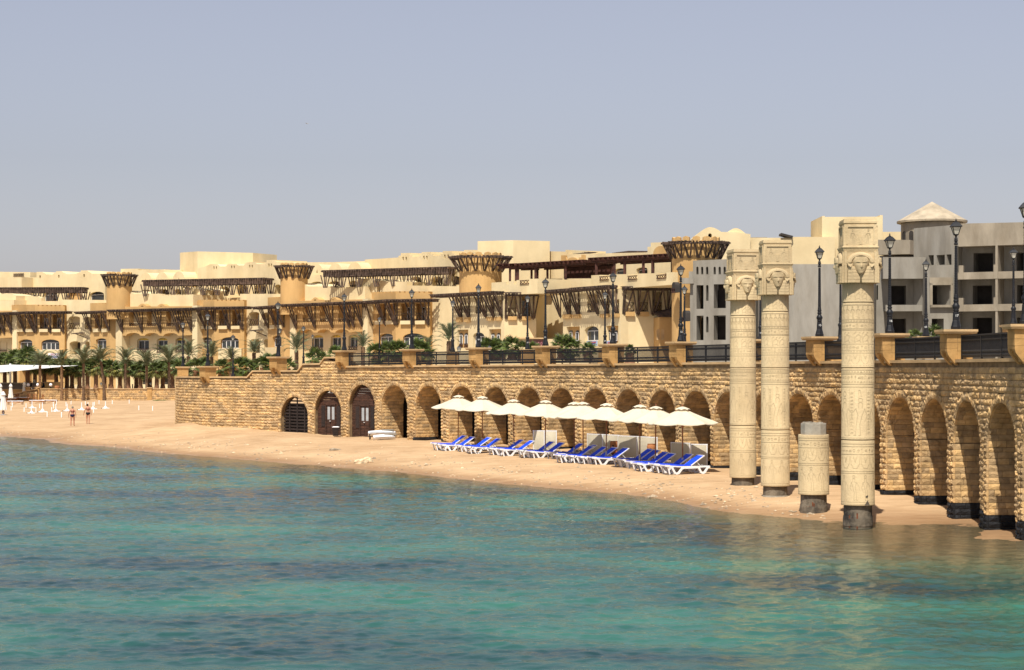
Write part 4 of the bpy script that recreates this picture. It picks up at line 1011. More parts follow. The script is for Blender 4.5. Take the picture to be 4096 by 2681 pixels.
# two small white pedal / water-ski boats beached in the arch
def boat(px,py,L_,lb,rz,lift):
    g=WP(U(px),.75 if lift>.1 else 1.3); g.z=sz(g.x,g.y); r=thing('small_boat',lb,'boat',(g.x,g.y,g.z+lift),rz,'white plastic boats under the arch')
    m=MB(); n=12; rows=[]
    for i in range(n+1):
        t=i/n; x=-L_/2+L_*t; w=.36*(math.sin(PI*min(1,(t*.9+.08)))**.55); k=.12+.10*(1-t)
        rows.append([(x,-w,.32),(x,-w*.98,.25),(x,-w*.55,.32-k-.12),(x,0,.06+.16*(1-t)**3),(x,w*.55,.32-k-.12),(x,w*.98,.25),(x,w,.32),(x,w*.6,.37+.07*math.sin(PI*t)),(x,0,.40+.09*math.sin(PI*t)),(x,-w*.6,.37+.07*math.sin(PI*t))])
    q=10; m.v=[(p[0],p[1],p[2]*.7) for rw in rows for p in rw]; m.f=[(i*q+j,i*q+(j+1)%q,(i+1)*q+(j+1)%q,(i+1)*q+j) for i in range(n) for j in range(q)]+[tuple(range(q)),tuple(n*q+j for j in reversed(range(q)))]
    m.build('hull',M['white'],r,smooth=True,local=True)
    m=MB(); m.box((.35,0,.35),(.7,.34,.08)); m.build('seat',M['concrete'],r,local=True)
    m=MB(); m.bar((-L_*.42,-.37,.21),(L_*.45,-.37,.21),.02,.03); m.build('rub_strake',M['iron'],r,local=True)
    if lift>.1:
        m=MB()
        for x in (-.7,.6): m.bar((x,-.3,-lift),(x,-.3,.12),.05); m.bar((x,.3,-lift),(x,.3,.12),.05); m.bar((x,-.35,.10),(x,.35,.10),.05)
        m.build('trolley',M['iron'],r,local=True)
boat(1570,1751,1.6,'white boat raised on a trolley at the left side of the open arch',.0,.2)
boat(1612,1760,1.3,'small white boat on the sand in front of the raised one',.1,.0)
# lone coral rock at the waterline
def rock(px,py,w,h,lb,seed):
    g=onsand(px,py); r=random.Random(seed); m=MB(); m.ball((0,0,0),1,14,9)
    m.v=[(x*w*(1+.25*math.sin(5*y+seed)+r.uniform(-.12,.12)),y*w*.6*(1+r.uniform(-.15,.15)),max(-.1,z*h*(1+.3*math.sin(4*x+2*seed)+r.uniform(-.15,.15)))) for x,y,z in m.v]
    o=m.build('rock',M['rubble'],None); o.location=tuple(g); tag(o,lb,'rock')
rock(1456,1851,.45,.26,'orange brown coral rock lying on the wet sand by the waterline',3)
rock(2612,1990,.22,.08,'flat dark rock half sunk at the waterline below the loungers',7)
rock(1340,1800,.3,.1,'low coral lump in the rubble strip left of the big rock',5)
rock(985,1785,.15,.12,'small coral stone on the rubble strip below the stepped wall',9)
# ---------------------------------------------------------------- buildings: facade frames measured from the photograph
class Fac:
    def __init__(s,O,t):
        s.O=Vector((O[0],O[1],0)); s.t=Vector((t[0],t[1],0)).normalized(); s.N=Vector((s.t.y,-s.t.x,0))
    @classmethod
    def px(c,pa,sa,pb,sb):
        A=PD(pa,F/sa); B=PD(pb,F/sb); return c(A,B-A)
    def u(s,px,n=0.):
        k=(px-2048)/F; return (k*(s.O.y+s.N.y*n)-s.O.x-s.N.x*n)/(s.t.x-k*s.t.y)
    def z(s,px,py,n=0.):
        p=s.O+s.t*s.u(px,n)+s.N*n; return H-(py-HOR)*p.y/F
    def pt(s,u,n,z): p=s.O+s.t*u+s.N*n; return Vector((p.x,p.y,z))
    def off(s,n): f=Fac(s.O+s.N*n,s.t); return f
def boxf(mb,f,u0,u1,n0,n1,z0,z1):
    lo=[f.pt(u0,n1,z0),f.pt(u1,n1,z0),f.pt(u1,n0,z0),f.pt(u0,n0,z0)]; mb.hexa(lo+[p+Vector((0,0,z1-z0)) for p in lo]); return mb
def arc_hole(u0,u1,z0,z1,rise):
    if rise<=0: return [(u0,z0),(u1,z0),(u1,z1),(u0,z1)]
    w=(u1-u0)/2; c=(u0+u1)/2; n=10
    return [(u0,z0),(u1,z0)]+[(c+w*math.cos(PI*k/n),z1-rise+rise*math.sin(PI*k/n)) for k in range(n+1)]
def pane_in(root,f,u0,u1,n,z0,z1,rise,nm=2,mull=True):
    m=MB(); fw=.07
    boxf(m,f,u0,u0+fw,n-.06,n,z0,z1-rise); boxf(m,f,u1-fw,u1,n-.06,n,z0,z1-rise); boxf(m,f,u0+fw,u1-fw,n-.06,n,z0,z0+fw); boxf(m,f,u0+fw,u1-fw,n-.06,n,z1-rise-fw,z1-rise)
    for k in range(1,nm): c=u0+(u1-u0)*k/nm; boxf(m,f,c-.045,c+.045,n-.06,n,z0+fw,z1-rise-fw)
    w=m.build('window',M['frame'],root)
    for k in range(nm):
        a=u0+(u1-u0)*k/nm+.03; b=u0+(u1-u0)*(k+1)/nm-.03; g=MB(); boxf(g,f,a,b,n-.10,n-.05,z0+.03,z1-rise-.03); g.build('pane',M['glass'],w)
    if rise>.15:
        g=MB(); h=arc_hole(u0,u1,z1-rise,z1,rise); g.panel(f.pt(0,n-.03,0),f.t,f.N,h,(),.05); g.build('pane',M['glass'],w)
def lattice(root,f,u0,u1,n,z0,z1,mm='timber'):
    m=MB(); 
    for z in (z0,z1): m.bar(f.pt(u0,n,z),f.pt(u1,n,z),.07,.07)
    k=max(2,int((u1-u0)/.45)); 
    for i in range(k):
        a=u0+(u1-u0)*i/k; b=u0+(u1-u0)*(i+1)/k; m.bar(f.pt(a,n,z0),f.pt(b,n,z1),.05); m.bar(f.pt(a,n,z1),f.pt(b,n,z0),.05)
    m.build('balustrade',M[mm],root)
def face(root,f,px0,px1,top,zb,mk,n=0.,thick=6.,items=(),name='wall'):
    g=f.off(n); U0,U1=g.u(px0),g.u(px1)
    outer=[(U0,zb),(U1,zb)]+[(g.u(p),g.z(p,q)) for p,q in reversed(top)]
    holes=[]
    for it in items:
        k,a,b,yt,yb=it[:5]; rise_px=it[5] if len(it)>5 else 0
        u0,u1=g.u(a),g.u(b); mid=(a+b)/2; z0,z1=g.z(mid,yb),g.z(mid,yt); rise=g.z(mid,yt)-g.z(mid,yt+rise_px)
        if k in ('win','log','rail','niche','win1','win4','open'): holes.append(arc_hole(u0,u1,z0,z1,rise))
        if k in('win','win1','win4'): pane_in(root,g,u0+.04,u1-.04,-.35,z0+.02,z1-.04,max(0,rise-.05),{'win':2,'win1':1,'win4':4}[k])
        if k in ('log','rail'):
            m=MB(); d=1.7 if k=='log' else 1.4; m.panel(g.pt(0,-d,0),g.t,g.N,[(u0-.1,z0-.1),(u1+.1,z0-.1),(u1+.1,z1+.1),(u0-.1,z1+.1)],(),.2); m.build('loggia_back',M['dark'] if k=='log' else M['ochre'],root)  # log backs are near-black: the shade of the recess is in their colour
            if k=='rail':
                pane_in(root,g,u0+(u1-u0)*.2,u1-(u1-u0)*.15,-1.3,z0+.05,z0+(z1-z0)*.8,0,2); lattice(root,g,u0,u1,-.1,z0+.08,z0+.95)
        if k=='niche':
            m=MB(); m.panel(g.pt(0,-.4,0),g.t,g.N,[(u0-.1,z0-.1),(u1+.1,z0-.1),(u1+.1,z1+.1),(u0-.1,z1+.1)],(),.2); m.build('niche_back',M['ochre'],root)
        if k=='blk': m=MB(); boxf(m,g,u0,u1,.02,.35,z0,z1); m.build('balcony_front',M[it[6] if len(it)>6 else 'cream'],root)
        if k=='lat': lattice(root,g,u0,u1,.06,z0,z1,it[6] if len(it)>6 else 'timber')
    m=MB(); m.panel(g.pt(0,0,0),g.t,g.N,outer,holes,thick); return m.build(name,M[mk],root)
def merlons(px0,px1,yt0,yt1,n,dip):
    """toothed parapet outline"""
    out=[]; 
    for k in range(n):
        a=px0+(px1-px0)*k/n; b=px0+(px1-px0)*(k+1)/n; ya=yt0+(yt1-yt0)*k/n
        w=(b-a); out+=[(a,ya),(a+w*.66,ya),(a+w*.66,ya+dip),(b,ya+dip)]
    out[-1]=(px1,yt1+dip); out.append((px1+.01,yt1)); return out
def bump(px0,px1,ye,yp,yr=None):
    yr=ye if yr is None else yr; out=[]
    for k in range(13):
        t=k/12; base=ye+(yr-ye)*t; out.append((px0+(px1-px0)*t,base-(max(ye,yr)-yp)*math.sin(PI*t)**1.0 if 0<k<12 else base))
    return out
def pergola(root,f,u0,u1,zt,nout,zb,clusters,nin=.1,mm='timber',fan=.62,name='pergola',raft=.42,zstrut=None):
    m=MB()
    for n in (nin+.15,nout*.55,nout): boxf(m,f,u0,u1,n-.07,n+.07,zt-.32,zt-.16)
    per=m.build(name,M[mm],root)
    k=max(2,int((u1-u0)/raft)); m=MB()
    for i in range(k+1):
        u=u0+.08+(u1-u0-.16)*i/k+random.uniform(-.04,.04); boxf(m,f,u-.07,u+.07,nin,nout+.3+random.uniform(-.05,.1),zt-.16,zt-.02+random.uniform(0,.05))
    o=m.build('rafter',M[mm],per)
    m=MB()
    for j in range(4):
        n=nin+.2+(nout-nin)*j/3; boxf(m,f,u0-.2,u1+.2,n-.06,n+.06,zt-.0,zt+.09)
    m.build('batten',M[mm],per)
    for c in clusters:
        for d in (-fan,0.,fan):
            uu=min(max(c+d,u0),u1); m=MB(); m.bar(f.pt(c+d*.18,nin+.03,zb),f.pt(uu,nout*.93,zt-.25),.125,.14); m.build('strut',M[mm],per)
        m=MB(); m.bar(f.pt(c,nin,zb-.15),f.pt(c,nin,zt-.3),.13,.13); m.build('strut',M[mm],per)
    return per
def round_tower(root,px,s,rpx,ytop,yring,ystrut,zb,mk='ochre',ringpx=None,nst=14,windows=()):
    c=PD(px,F/s); r=rpx/s; zt=ZY(ytop,s); zr=ZY(yring,s); zs=ZY(ystrut,s)
    m=MB(); m.lathe((c.x,c.y,0),[(r,zb),(r,zt-.55),(r-.3,zt-.55),(r-.3,zb)],36,cap=False); m.lathe((c.x,c.y,0),[(r-.28,zt-.7),(.1,zt-.7)],36,cap=False); tw=m.build('tower',M[mk],root)
    nm=14
    for k in range(nm):
        a0=2*PI*k/nm; a1=a0+2*PI/nm*.68; m=MB(); vs=[]
        for a in (a0,a0+(a1-a0)*.5,a1):
            for rr,zz in ((r,zt-.55),(r,zt-(.0 if a not in(a0,a1) else .12)),(r-.3,zt-(.0 if a not in (a0,a1) else .12)),(r-.3,zt-.55)): vs.append((c.x+rr*math.cos(a),c.y+rr*math.sin(a),zz))
        m.add(vs,[(i,i+4,(i+1)%4+4,(i+1)%4) for i in range(4)]+[(i+4,i+8,(i+1)%4+8,(i+1)%4+4) for i in range(4)]+[(0,1,2,3),(11,10,9,8)]); m.build('merlon',M[mk],tw)
    R_=(ringpx/s) if ringpx else r*1.5; ring=None; m=MB()
    for k in range(nst*2):
        a=PI*k/nst
        for b0,b1,rr in ((a,a+PI/nst,R_*.97),(a,a+PI/nst,R_*.8)): m.bar((c.x+rr*math.cos(b0),c.y+rr*math.sin(b0),zr-.15),(c.x+rr*math.cos(b1),c.y+rr*math.sin(b1),zr-.15),.13,.14)
    ring=m.build('ring_pergola',M['timber'],root)
    m=MB()
    for k in range(nst*3):
        a=2*PI*k/(nst*3); m.bar((c.x+r*math.cos(a),c.y+r*math.sin(a),zr),(c.x+(R_+.12)*math.cos(a),c.y+(R_+.12)*math.sin(a),zr+random.uniform(-.03,.06)),.13,.13)
    m.build('rafter',M['timber'],ring)
    for k in range(nst):
        a=2*PI*(k+.5)/nst
        for d in (-.13,.13): m=MB(); m.bar((c.x+(r+.08)*math.cos(a+d*.2),c.y+(r+.08)*math.sin(a+d*.2),zs),(c.x+R_*.95*math.cos(a+d),c.y+R_*.95*math.sin(a+d),zr-.15),.15,.17); m.build('strut',M['timber'],ring)
    return tw
GZ=1.7
# ---- the repeating resort block (measured on the second block, then copied with its parts)
f2=Fac.px(857,27,1583,30.3)
def angle(f): return math.atan2(f.t.y,f.t.x)
O=[None,PD(140,F/25),PD(857,F/27),PD(1583,F/30.3)]
T=[None,O[2]-O[1],O[3]-O[2],Vector((.66,-.75,0))]
rowgroup='cream and ochre resort blocks behind the palms'
b2=thing('apartment_building','middle cream and ochre resort block with the tall flat roofed box on top','apartment building',(O[2].x,O[2].y,GZ),angle(f2),rowgroup)
def bay(root,f):
    A=f.pt(f.u(780,-1.6),-1.6,0); B=f.pt(0,0,0); C=f.pt(f.u(977,-2.3),-2.3,0)
    fl=Fac(A,B-A); fr=Fac(B,C-B)
    face(root,fl,780,857,merlons(780,857,1201,1199,7,4.5),GZ,'ochre',0,1.0,[('log',797,822,1244,1303),('log',832,855,1244,1303),('blk',797,822,1304,1317),('blk',832,855,1304,1317),('win',803,848,1349,1394,12),('log',806,846,1462,1545)],'bay_wall')
    face(root,fr,857,977,merlons(857,977,1199,1200,7,4.5),GZ,'ochre',0,1.0,[('rail',876,911,1243,1303),('rail',928,962,1243,1303),('blk',876,911,1304,1317),('blk',928,962,1304,1317),('win4',883,955,1349,1394,14),('blk',877,970,1394,1437),('log',888,950,1462,1545)],'bay_wall')
    m=MB(); D_=f.pt(f.u(977,-2.3),-7,0); E_=f.pt(f.u(780,-1.6),-7,0); q=[A,B,C,D_,E_]; 
    m.prism([tuple((p+f.N*-1.6)[:2]) for p in q],GZ,ZY(1206,27)-.6); m.build('bay_core',M['ochre'],root)
    zt=ZY(1231,27)
    for g,cl,e0,e1 in ((fl,(785,826,856),-1.,.6),(fr,(862,920,972),-.6,1.3)):
        a=g.u(780 if g is fl else 857); b=g.u(857 if g is fl else 977)
        pergola(root,g,a+e0,b+e1,zt,1.5,ZY(1318,27),[g.u(c) for c in cl])
def moveto(root,k): 
    c=dup(root); c.location=(O[k].x,O[k].y,GZ); c.rotation_euler=(0,0,math.atan2(T[k].y,T[k].x)); 
    WM[c]=Matrix.Translation(c.location)@Matrix.Rotation(c.rotation_euler.z,4,'Z'); return c
bay(b2,f2)
# gabled end wall left of the bay
face(b2,f2,729,800,[(729,1149)]+bump(731,803,1162,1152,1161)[1:-1]+[(800,1161)],GZ,'cream',-2.6,5,[('win1',764,779,1257,1290,3),('niche',762,781,1298,1338),('win1',766,780,1363,1394)])
b3=moveto(b2,3); b3['label']='right hand cream and ochre resort block under the stepped roofline, left of the big tower'
def arcade(root,f):
    # plain wall right of the bay, with windows and loggias
    face(root,f,960,1135,[(960,1176),(1135,1176)],GZ,'cream',-3.0,6,[('rail',995,1037,1248,1304,8),('rail',1055,1076,1250,1304,6),('log',998,1039,1356,1412,12),('log',1056,1073,1356,1412,10),('log',1000,1037,1458,1545,10),('log',1056,1073,1458,1545)])
    m=MB()
    g=f.off(-3.)
    for q in range(6): m.bar(g.pt(g.u(1030)+.25*q,0,ZY(1316,28)),g.pt(g.u(1030)+.25*q,1.3,ZY(1320,28)),.12)
    m.bar(g.pt(g.u(1030)-.1,.9,ZY(1318,28)),g.pt(g.u(1070),.9,ZY(1318,28)),.12); m.bar(g.pt(g.u(1068),.05,ZY(1342,28)),g.pt(g.u(1040),1.2,ZY(1320,28)),.12); m.build('canopy',M['timber'],root)
    # small bay beside the tower
    A=f.pt(f.u(1071,-2.2),-2.2,0); B=f.pt(f.u(1137,-.9),-.9,0); C=f.pt(f.u(1164,-1.3),-1.3,0)
    fl=Fac(A,B-A); fr=Fac(B,C-B)
    face(root,fl,1071,1137,merlons(1071,1137,1190,1187,6,4.),GZ,'ochre',0,2.5,[('log',1087,1104,1243,1300),('log',1116,1132,1243,1300),('blk',1087,1104,1301,1316),('blk',1116,1132,1301,1316),('win',1090,1126,1343,1388,9),('blk',1069,1112,1390,1420)],'bay_wall')
    face(root,fr,1137,1164,[(1137,1187),(1164,1187)],GZ,'ochre',0,2.5,(),'bay_wall')
    pergola(root,fl,fl.u(1048),fl.u(1140),ZY(1222,28.4),1.4,ZY(1306,28.4),[fl.u(q) for q in (1075,1110,1138)])
    # the long parapet of the terrace: gable, plain part, toothed part
    top=[(1158,1148)]+bump(1158,1233,1148,1133,1146)[1:]+[(1334,1145)]+merlons(1335,1443,1150,1147,10,3.)+[(1460,1146)]
    face(root,f,1158,1460,top,ZY(1290,29),'cream',-1.9,6,())
    # arcade storey with the wavy soffit
    g=f.off(-.9); za=lambda p,y:(g.u(p),g.z(p,y))
    outer=[za(1185,1330)]
    for k,(a,b) in enumerate(((1199,1252),(1270,1323),(1341,1396))):
        outer.append(za(a,1331)); outer+=[(g.u(a+(b-a)*(1-math.cos(PI*q/10))/2),g.z((a+b)/2,1331-13*math.sin(PI*q/10))) for q in range(1,10)]; outer.append(za(b,1330))
    outer+=[za(1454,1326),za(1454,1198),za(1185,1204)]
    hol=[]
    for a,b in ((1210,1244),(1278,1314),(1352,1384)):
        hol.append([za(a,1288),za(b,1288),za(b,1222),za(a,1222)])
        lattice(root,g,g.u(a),g.u(b),-.06,g.z(a,1290),g.z(a,1276)); 
        pane_in(root,g,g.u(a)+.1,g.u(b)-.1,-1.5,g.z(a,1288),g.z(a,1238),0,2)
        m=MB(); boxf(m,g,g.u(a)-.2,g.u(b)+.2,-1.9,-1.65,g.z(a,1292),g.z(a,1215)); m.build('loggia_back',M['ochre'],root)
    m=MB(); m.panel(g.pt(0,0,0),g.t,g.N,outer,hol,1.2); m.build('arcade_wall',M['ochre'],root)
    for a,b,yt in ((1163,1186,1205),(1454,1474,1196)): m=MB(); boxf(m,g,g.u(a),g.u(b),-3,.15,GZ,g.z(a,yt)); m.build('end_pillar',M['cream'],root)
    face(root,f,1180,1460,[(1180,1318),(1460,1312)],GZ,'cream',-2.4,5,[('win1',1196,1208,1352,1394),('win',1248,1293,1341,1392,11),('win',1323,1364,1340,1391,11),('win',1394,1430,1339,1390,10),('lat',1248,1293,1388,1402),('lat',1323,1364,1388,1402),('lat',1394,1430,1387,1400),('log',1240,1296,1450,1545,12),('log',1318,1366,1450,1545,12),('log',1390,1434,1450,1545,12)],'ground_wall')
    g2=f.off(-2.35)
    for a,b in ((1248,1293),(1323,1364),(1394,1430)):
        m=MB(); h=[(u,z) for u,z in arc_hole(g2.u(a)+.1,g2.u(b)-.1,g2.z(a,1351),g2.z(a,1342),g2.z(a,1342)-g2.z(a,1351)-.02)]; m.panel(g2.pt(0,-.25,0),g2.t,g2.N,h,(),.05); m.build('sign_board',M['yellow'],root)
    for a,b in ((1246,1276),(1318,1348)):
        g3=f.off(-.95); m=MB(); m.panel(g3.pt(0,0,0),g3.t,g3.N,[(g3.u(a),g3.z(a,1212))]+[(g3.u(b),g3.z(b,1212))]+[(g3.u(p),g3.z(p,y)) for p,y in reversed(bump(a,b,1200,1190,1199))],[arc_hole(g3.u(a+8),g3.u(b-10),g3.z(a,1210),g3.z(a,1199),.2)],1.0); m.build('dormer',M['ochre'],root)
    pergola(root,g,g.u(1160),g.u(1474),ZY(1212,29.2),1.5,ZY(1308,29.2),[g.u(q) for q in (1187,1262,1332,1400,1418,1452)])
    round_tower(root,1176.5,28.2,54.5,1053,1066,1116,ZY(1260,28.2),ringpx=79,nst=14)
M['yellow']=mat('yellow_sign_paint',(.62,.45,.06),.7,.15,3.,col2=(.35,.2,.05))
# block 0 lies almost wholly outside the left edge; only its end pillar shows
arcade_root=thing('apartment_building','cream and ochre resort block cut off at the far left edge','apartment building',(O[2].x,O[2].y,GZ),angle(f2),rowgroup)
arcade(arcade_root,f2)
d1=T[1].normalized(); O0=O[1]-d1*40.2
ch2=[dup(c,b2) for c in arcade_root.children]
b1=moveto(b2,1); b1['label']='leftmost full resort block in cream and ochre with single slits in its roof wall'
arcade_root.location=(O0.x,O0.y,GZ); arcade_root.rotation_euler.z=math.atan2(d1.y,d1.x)
# ---- set back upper storeys and roof terraces, each on its own block
def setback(fpts): return Fac.px(*fpts)
g1=Fac.px(0,22.6,560,24.2)
face(b1,g1,146,420,[(146,1088),(168,1088),(172,1091),(180,1094),(185,1098),(209,1099),(216,1093),(222,1091),(224,1086),(247,1085),(251,1089),(262,1094),(268,1097),(302,1096),(312,1092),(322,1088),(324,1082),(349,1082),(352,1086),(362,1091),(366,1095),(420,1095)],10,'cream',0,8,
  [('open',157,163,1102,1113),('open',232,238,1100,1112),('open',333,339,1097,1109),('win1',175,230,1167,1206,13),('niche',268,325,1167,1206,14),('win1',359,416,1167,1206,12)],'upper_wall')
face(b1,g1,-60,121,[(-60,1087),(121,1089)],10,'cream',-3,6,(),'upper_wall')
face(b1,g1,-60,87,[(-60,1110),(87,1109)],10,'cream',1.5,3,(),'upper_wall')
face(b1,g1,100,150,[(100,1110),(150,1110)],10,'cream',-1.0,6,(),'upper_wall'); 
face(b1,g1,410,552,[(410,1088),(483,1088),(483,1076),(552,1075)],10,'cream',-4,6,(),'upper_wall')
lattice(b1,g1,g1.u(53,-2.9),g1.u(95,-2.9),-2.9,g1.z(70,1100),g1.z(70,1090))
m=MB(); boxf(m,g1,g1.u(-60),g1.u(420),0,3.5,ZY(1206,24)-2,ZY(1206,24)-.9); m.build('terrace',M['cream'],b1)
face(b1,Fac.px(-60,24,420,25.5),-60,420,[(-60,1190),(75,1192),(75,1185),(150,1186),(166,1192),(166,1205),(210,1205),(420,1205)],10,'cream',-1.2,.5,(),'terrace_parapet')
def roofperg(root,f,px0,px1,ytop,ypost,nw,step_px,s):
    u0,u1=f.u(px0),f.u(px1); zt=f.z((px0+px1)/2,ytop); zb=f.z((px0+px1)/2,ypost); m=MB()
    for n in (0,nw/2,nw): boxf(m,f,u0,u1,n-.1,n+.1,zt-.85,zt-.2)
    pr=m.build('roof_pergola',M['timber'],root); m=MB(); k=int((u1-u0)/.4)
    for i in range(k+1): u=u0+(u1-u0)*i/k; boxf(m,f,u-.08,u+.08,-.5,nw+.5+random.uniform(-.1,.1),zt-.2,zt-.02+random.uniform(0,.06))
    m.build('rafter',M['timber'],pr); m=MB()
    for j in range(5): n=nw*j/4; boxf(m,f,u0-.2,u1+.2,n-.05,n+.05,zt,zt+.1)
    m.build('batten',M['timber'],pr)
    k=max(1,round((px1-px0)/step_px))
    for i in range(k+1):
        u=u0+.3+(u1-u0-.6)*i/k
        for n in (0.,nw):
            for d in (-.5,-.12,.12,.5):
                m=MB(); m.bar(f.pt(u+d*.5,n,zb-.4),f.pt(u+d*1.5,n,zt-.6),.15,.15); m.build('post',M['timber'],pr)
roofperg(b1,Fac.px(0,24.0,352,24.1),-30,350,1154,1203,2.5,62,24)
# vaulted roofs between block 1 and 2
def vaults(root,f,spec,ybase,depth,wins=()):
    for a,b,yt in spec:
        u0,u1=f.u(a),f.u(b); z0=f.z((a+b)/2,ybase); z1=f.z((a+b)/2,yt); m=MB(); w=(u1-u0)/2; c=(u0+u1)/2
        pts=[(u0,z0)]+[(u1,z0)]+[(c+w*math.cos(PI*k/14),z1-w*1.05+w*1.05*math.sin(PI*k/14)) for k in range(15)]
        tri=[(c-.16,z1-w*.95),(c+.16,z1-w*.95),(c,z1-w*.95+.6)]
        m.panel(f.pt(0,0,0),f.t,f.N,pts,[tri],depth); m.build('vault',M['cream'],root)
gv=Fac.px(552,24.4,725,25)
face(b1,gv,545,725,[(545,1081),(566,1081),(566,1079),(660,1078),(660,1080),(725,1080)],10,'cream',-5,4,(),'upper_wall')
vaults(b1,gv,((557,606,1091),(622,673,1089),(690,740,1086)),1130,7)
face(b1,gv,552,730,[(552,1125),(730,1123)],10,'cream',.3,7,[('log',558,605,1160,1178,9),('log',628,672,1157,1178,9),('log',698,725,1156,1178,8)],'upper_wall')
# upper storey of block 2
g2=Fac.px(720,24.6,1121,26.4)
A=PD(720,F/24.2); B=PD(790,F/24.9); C=PD(1012,F/25.4)
face(b2,Fac(A,B-A),720,790,[(720,1011),(790,1006)],10,'cream',0,4,(),'roof_box'); face(b2,Fac(B,C-B),790,1012,[(790,1006),(1012,1012)],10,'cream',0,6,(),'roof_box')
face(b2,g2,792,1125,[(792,1075),(830,1063),(840,1057),(870,1057),(880,1066),(902,1066),(912,1056),(945,1056),(955,1063),(975,1062),(985,1050),(1012,1048),(1022,1048),(1022,1053),(1032,1057),(1058,1056),(1058,1052),(1066,1050),(1066,1041),(1100,1040),(1100,1045),(1108,1047),(1108,1053),(1125,1052)],10,'cream',.5,6,
  [('open',853,858,1066,1078),('open',863,868,1066,1078),('open',924,929,1063,1075),('open',934,939,1063,1075),('open',996,1001,1060,1072),('open',1006,1011,1060,1072),('open',1073,1078,1055,1067),('open',1083,1088,1055,1067),
   ('log',875,916,1146,1176,12),('log',945,989,1140,1176,13),('log',1017,1065,1138,1176,13),('log',1099,1124,1138,1176,10)],'upper_wall')
m=MB(); boxf(m,g2,g2.u(720),g2.u(1125),0.5,3.5,g2.z(900,1176)-2,g2.z(900,1176)-.9); m.build('terrace',M['cream'],b2)
roofperg(b2,Fac.px(607,25.8,1090,26.5),610,1089,1121,1174,2.6,62,26)
gv=Fac.px(1190,27,1465,28)
face(b2,gv,1120,1462,[(1120,1052),(1200,1050),(1330,1049),(1400,1047),(1462,1045)],10,'cream',-5,4,(),'upper_wall')
vaults(b2,gv,((1243,1293,1057),(1312,1370,1053),(1388,1448,1049)),1110,7)
face(b2,gv,1225,1465,[(1225,1100),(1465,1096)],10,'cream',.3,7,[('log',1240,1291,1127,1150,12),('log',1315,1360,1125,1150,10),('log',1394,1440,1123,1150,11)],'upper_wall')
# upper storey of block 3
g3=Fac.px(1459,27.6,1840,30)
def step(px,y0,y1): return [(px-18,y0),(px-18,y0-7),(px-9,y0-7),(px-9,y1),(px+28,y1-1),(px+28,y0-10),(px+37,y0-10),(px+37,y0-3)]
st=[(1459,1039)]+[(1585,1031)]
for px,y0,y1 in ((1612,1030,1013),(1695,1027,1009),(1780,1023,1005),(1865,1019,1001)): st+=step(px,y0,y1)
st+=[(1930,1014)]
face(b3,g3,1459,1930,st,10,'cream',0,7,[('open',1609,1615,1028,1043),('open',1621,1627,1028,1043),('open',1692,1698,1024,1039),('open',1704,1710,1024,1039),('open',1776,1782,1019,1034),('open',1789,1795,1019,1034),
  ('log',1560,1600,1117,1140,9),('log',1638,1686,1107,1140,14),('log',1722,1771,1107,1140,14),('log',1806,1840,1105,1140,12)],'upper_wall')
m=MB(); boxf(m,g3,g3.u(1465),g3.u(1840),0,3,g3.z(1650,1140)-2,g3.z(1650,1140)-1.1); m.build('terrace',M['cream'],b3)
roofperg(b3,Fac.px(1335,28.8,1838,29.9),1336,1836,1080,1137,2.6,70,30)
f3=Fac(O[3],T[3])
face(b3,f3,1520,1850,[(1520,1117),(1528,1122),(1540,1126),(1627,1127),(1627,1142),(1850,1146)],GZ,'cream',-3.0,6,())
# ---- centre block with the big round tower
bc=thing('apartment_building','wide cream hotel block with red brown terrace pergolas between the two big round towers','apartment building',tuple(PD(2188,205,3.)),0,None)
ZB=2.5
round_tower(bc,1922,32.5,85,1012,1030,1088,ZB,ringpx=127,nst=16)
fA=Fac.px(1822,33.4,2017,34.6); 
face(bc,fA,1812,2017,[(1812,1180),(2017,1176)],ZB,'cream',0,6,[('rail',1838,1850,1205,1268),('rail',1869,1881,1205,1268),('rail',1901,1925,1190,1255),('rail',1962,1975,1200,1262),('rail',1994,2006,1200,1262),('blk',1832,1852,1270,1288,0,'ochre'),('blk',1864,1884,1270,1288,0,'ochre'),('blk',1955,1977,1268,1283,0,'ochre'),('blk',1986,2008,1268,1283,0,'ochre'),
  ('niche',1830,1873,1319,1392),('win',1892,1937,1330,1395,16),('niche',1956,2004,1317,1392)],'wing_wall')
fAo=fA.off(-.36)
for a in (1840,1860,1967,1989):
    pane_in(bc,fAo,fAo.u(a),fAo.u(a+11),.06,fAo.z(a,1380),fAo.z(a,1333),.2,1); lattice(bc,fAo,fAo.u(a-2),fAo.u(a+13),.1,fAo.z(a,1390),fAo.z(a,1376),'timber_red')
fB=Fac.px(2017,34.6,2150,34.55)
face(bc,fB,2017,2145,[(2017,1176),(2145,1178)],ZB,'cream',0,6,[('rail',2031,2066,1186,1266),('rail',2087,2121,1186,1266),('blk',2031,2066,1266,1281,0,'ochre'),('blk',2087,2121,1266,1281,0,'ochre')],'wing_wall')
m=MB(); boxf(m,fB,fB.u(2017),fB.u(2240),0,1.6,ZB,fB.z(2080,1357)); m.build('ground_plinth',M['cream'],bc)
m=MB(); boxf(m,fB,fB.u(2016),fB.u(2180),0,1.9,fB.z(2080,1357),fB.z(2080,1352)); m.build('string_course',M['coping'],bc)
pergola(bc,fA,fA.u(1766),fA.u(2020),ZY(1174,34),1.5,ZY(1270,34),[fA.u(q) for q in (1846,1878,1946,1978,2011)],fan=.7)
pergola(bc,fB,fB.u(2018),fB.u(2150),ZY(1176,34.4),1.5,ZY(1275,34.4),[fB.u(q) for q in (2024,2080,2133)],fan=.7)
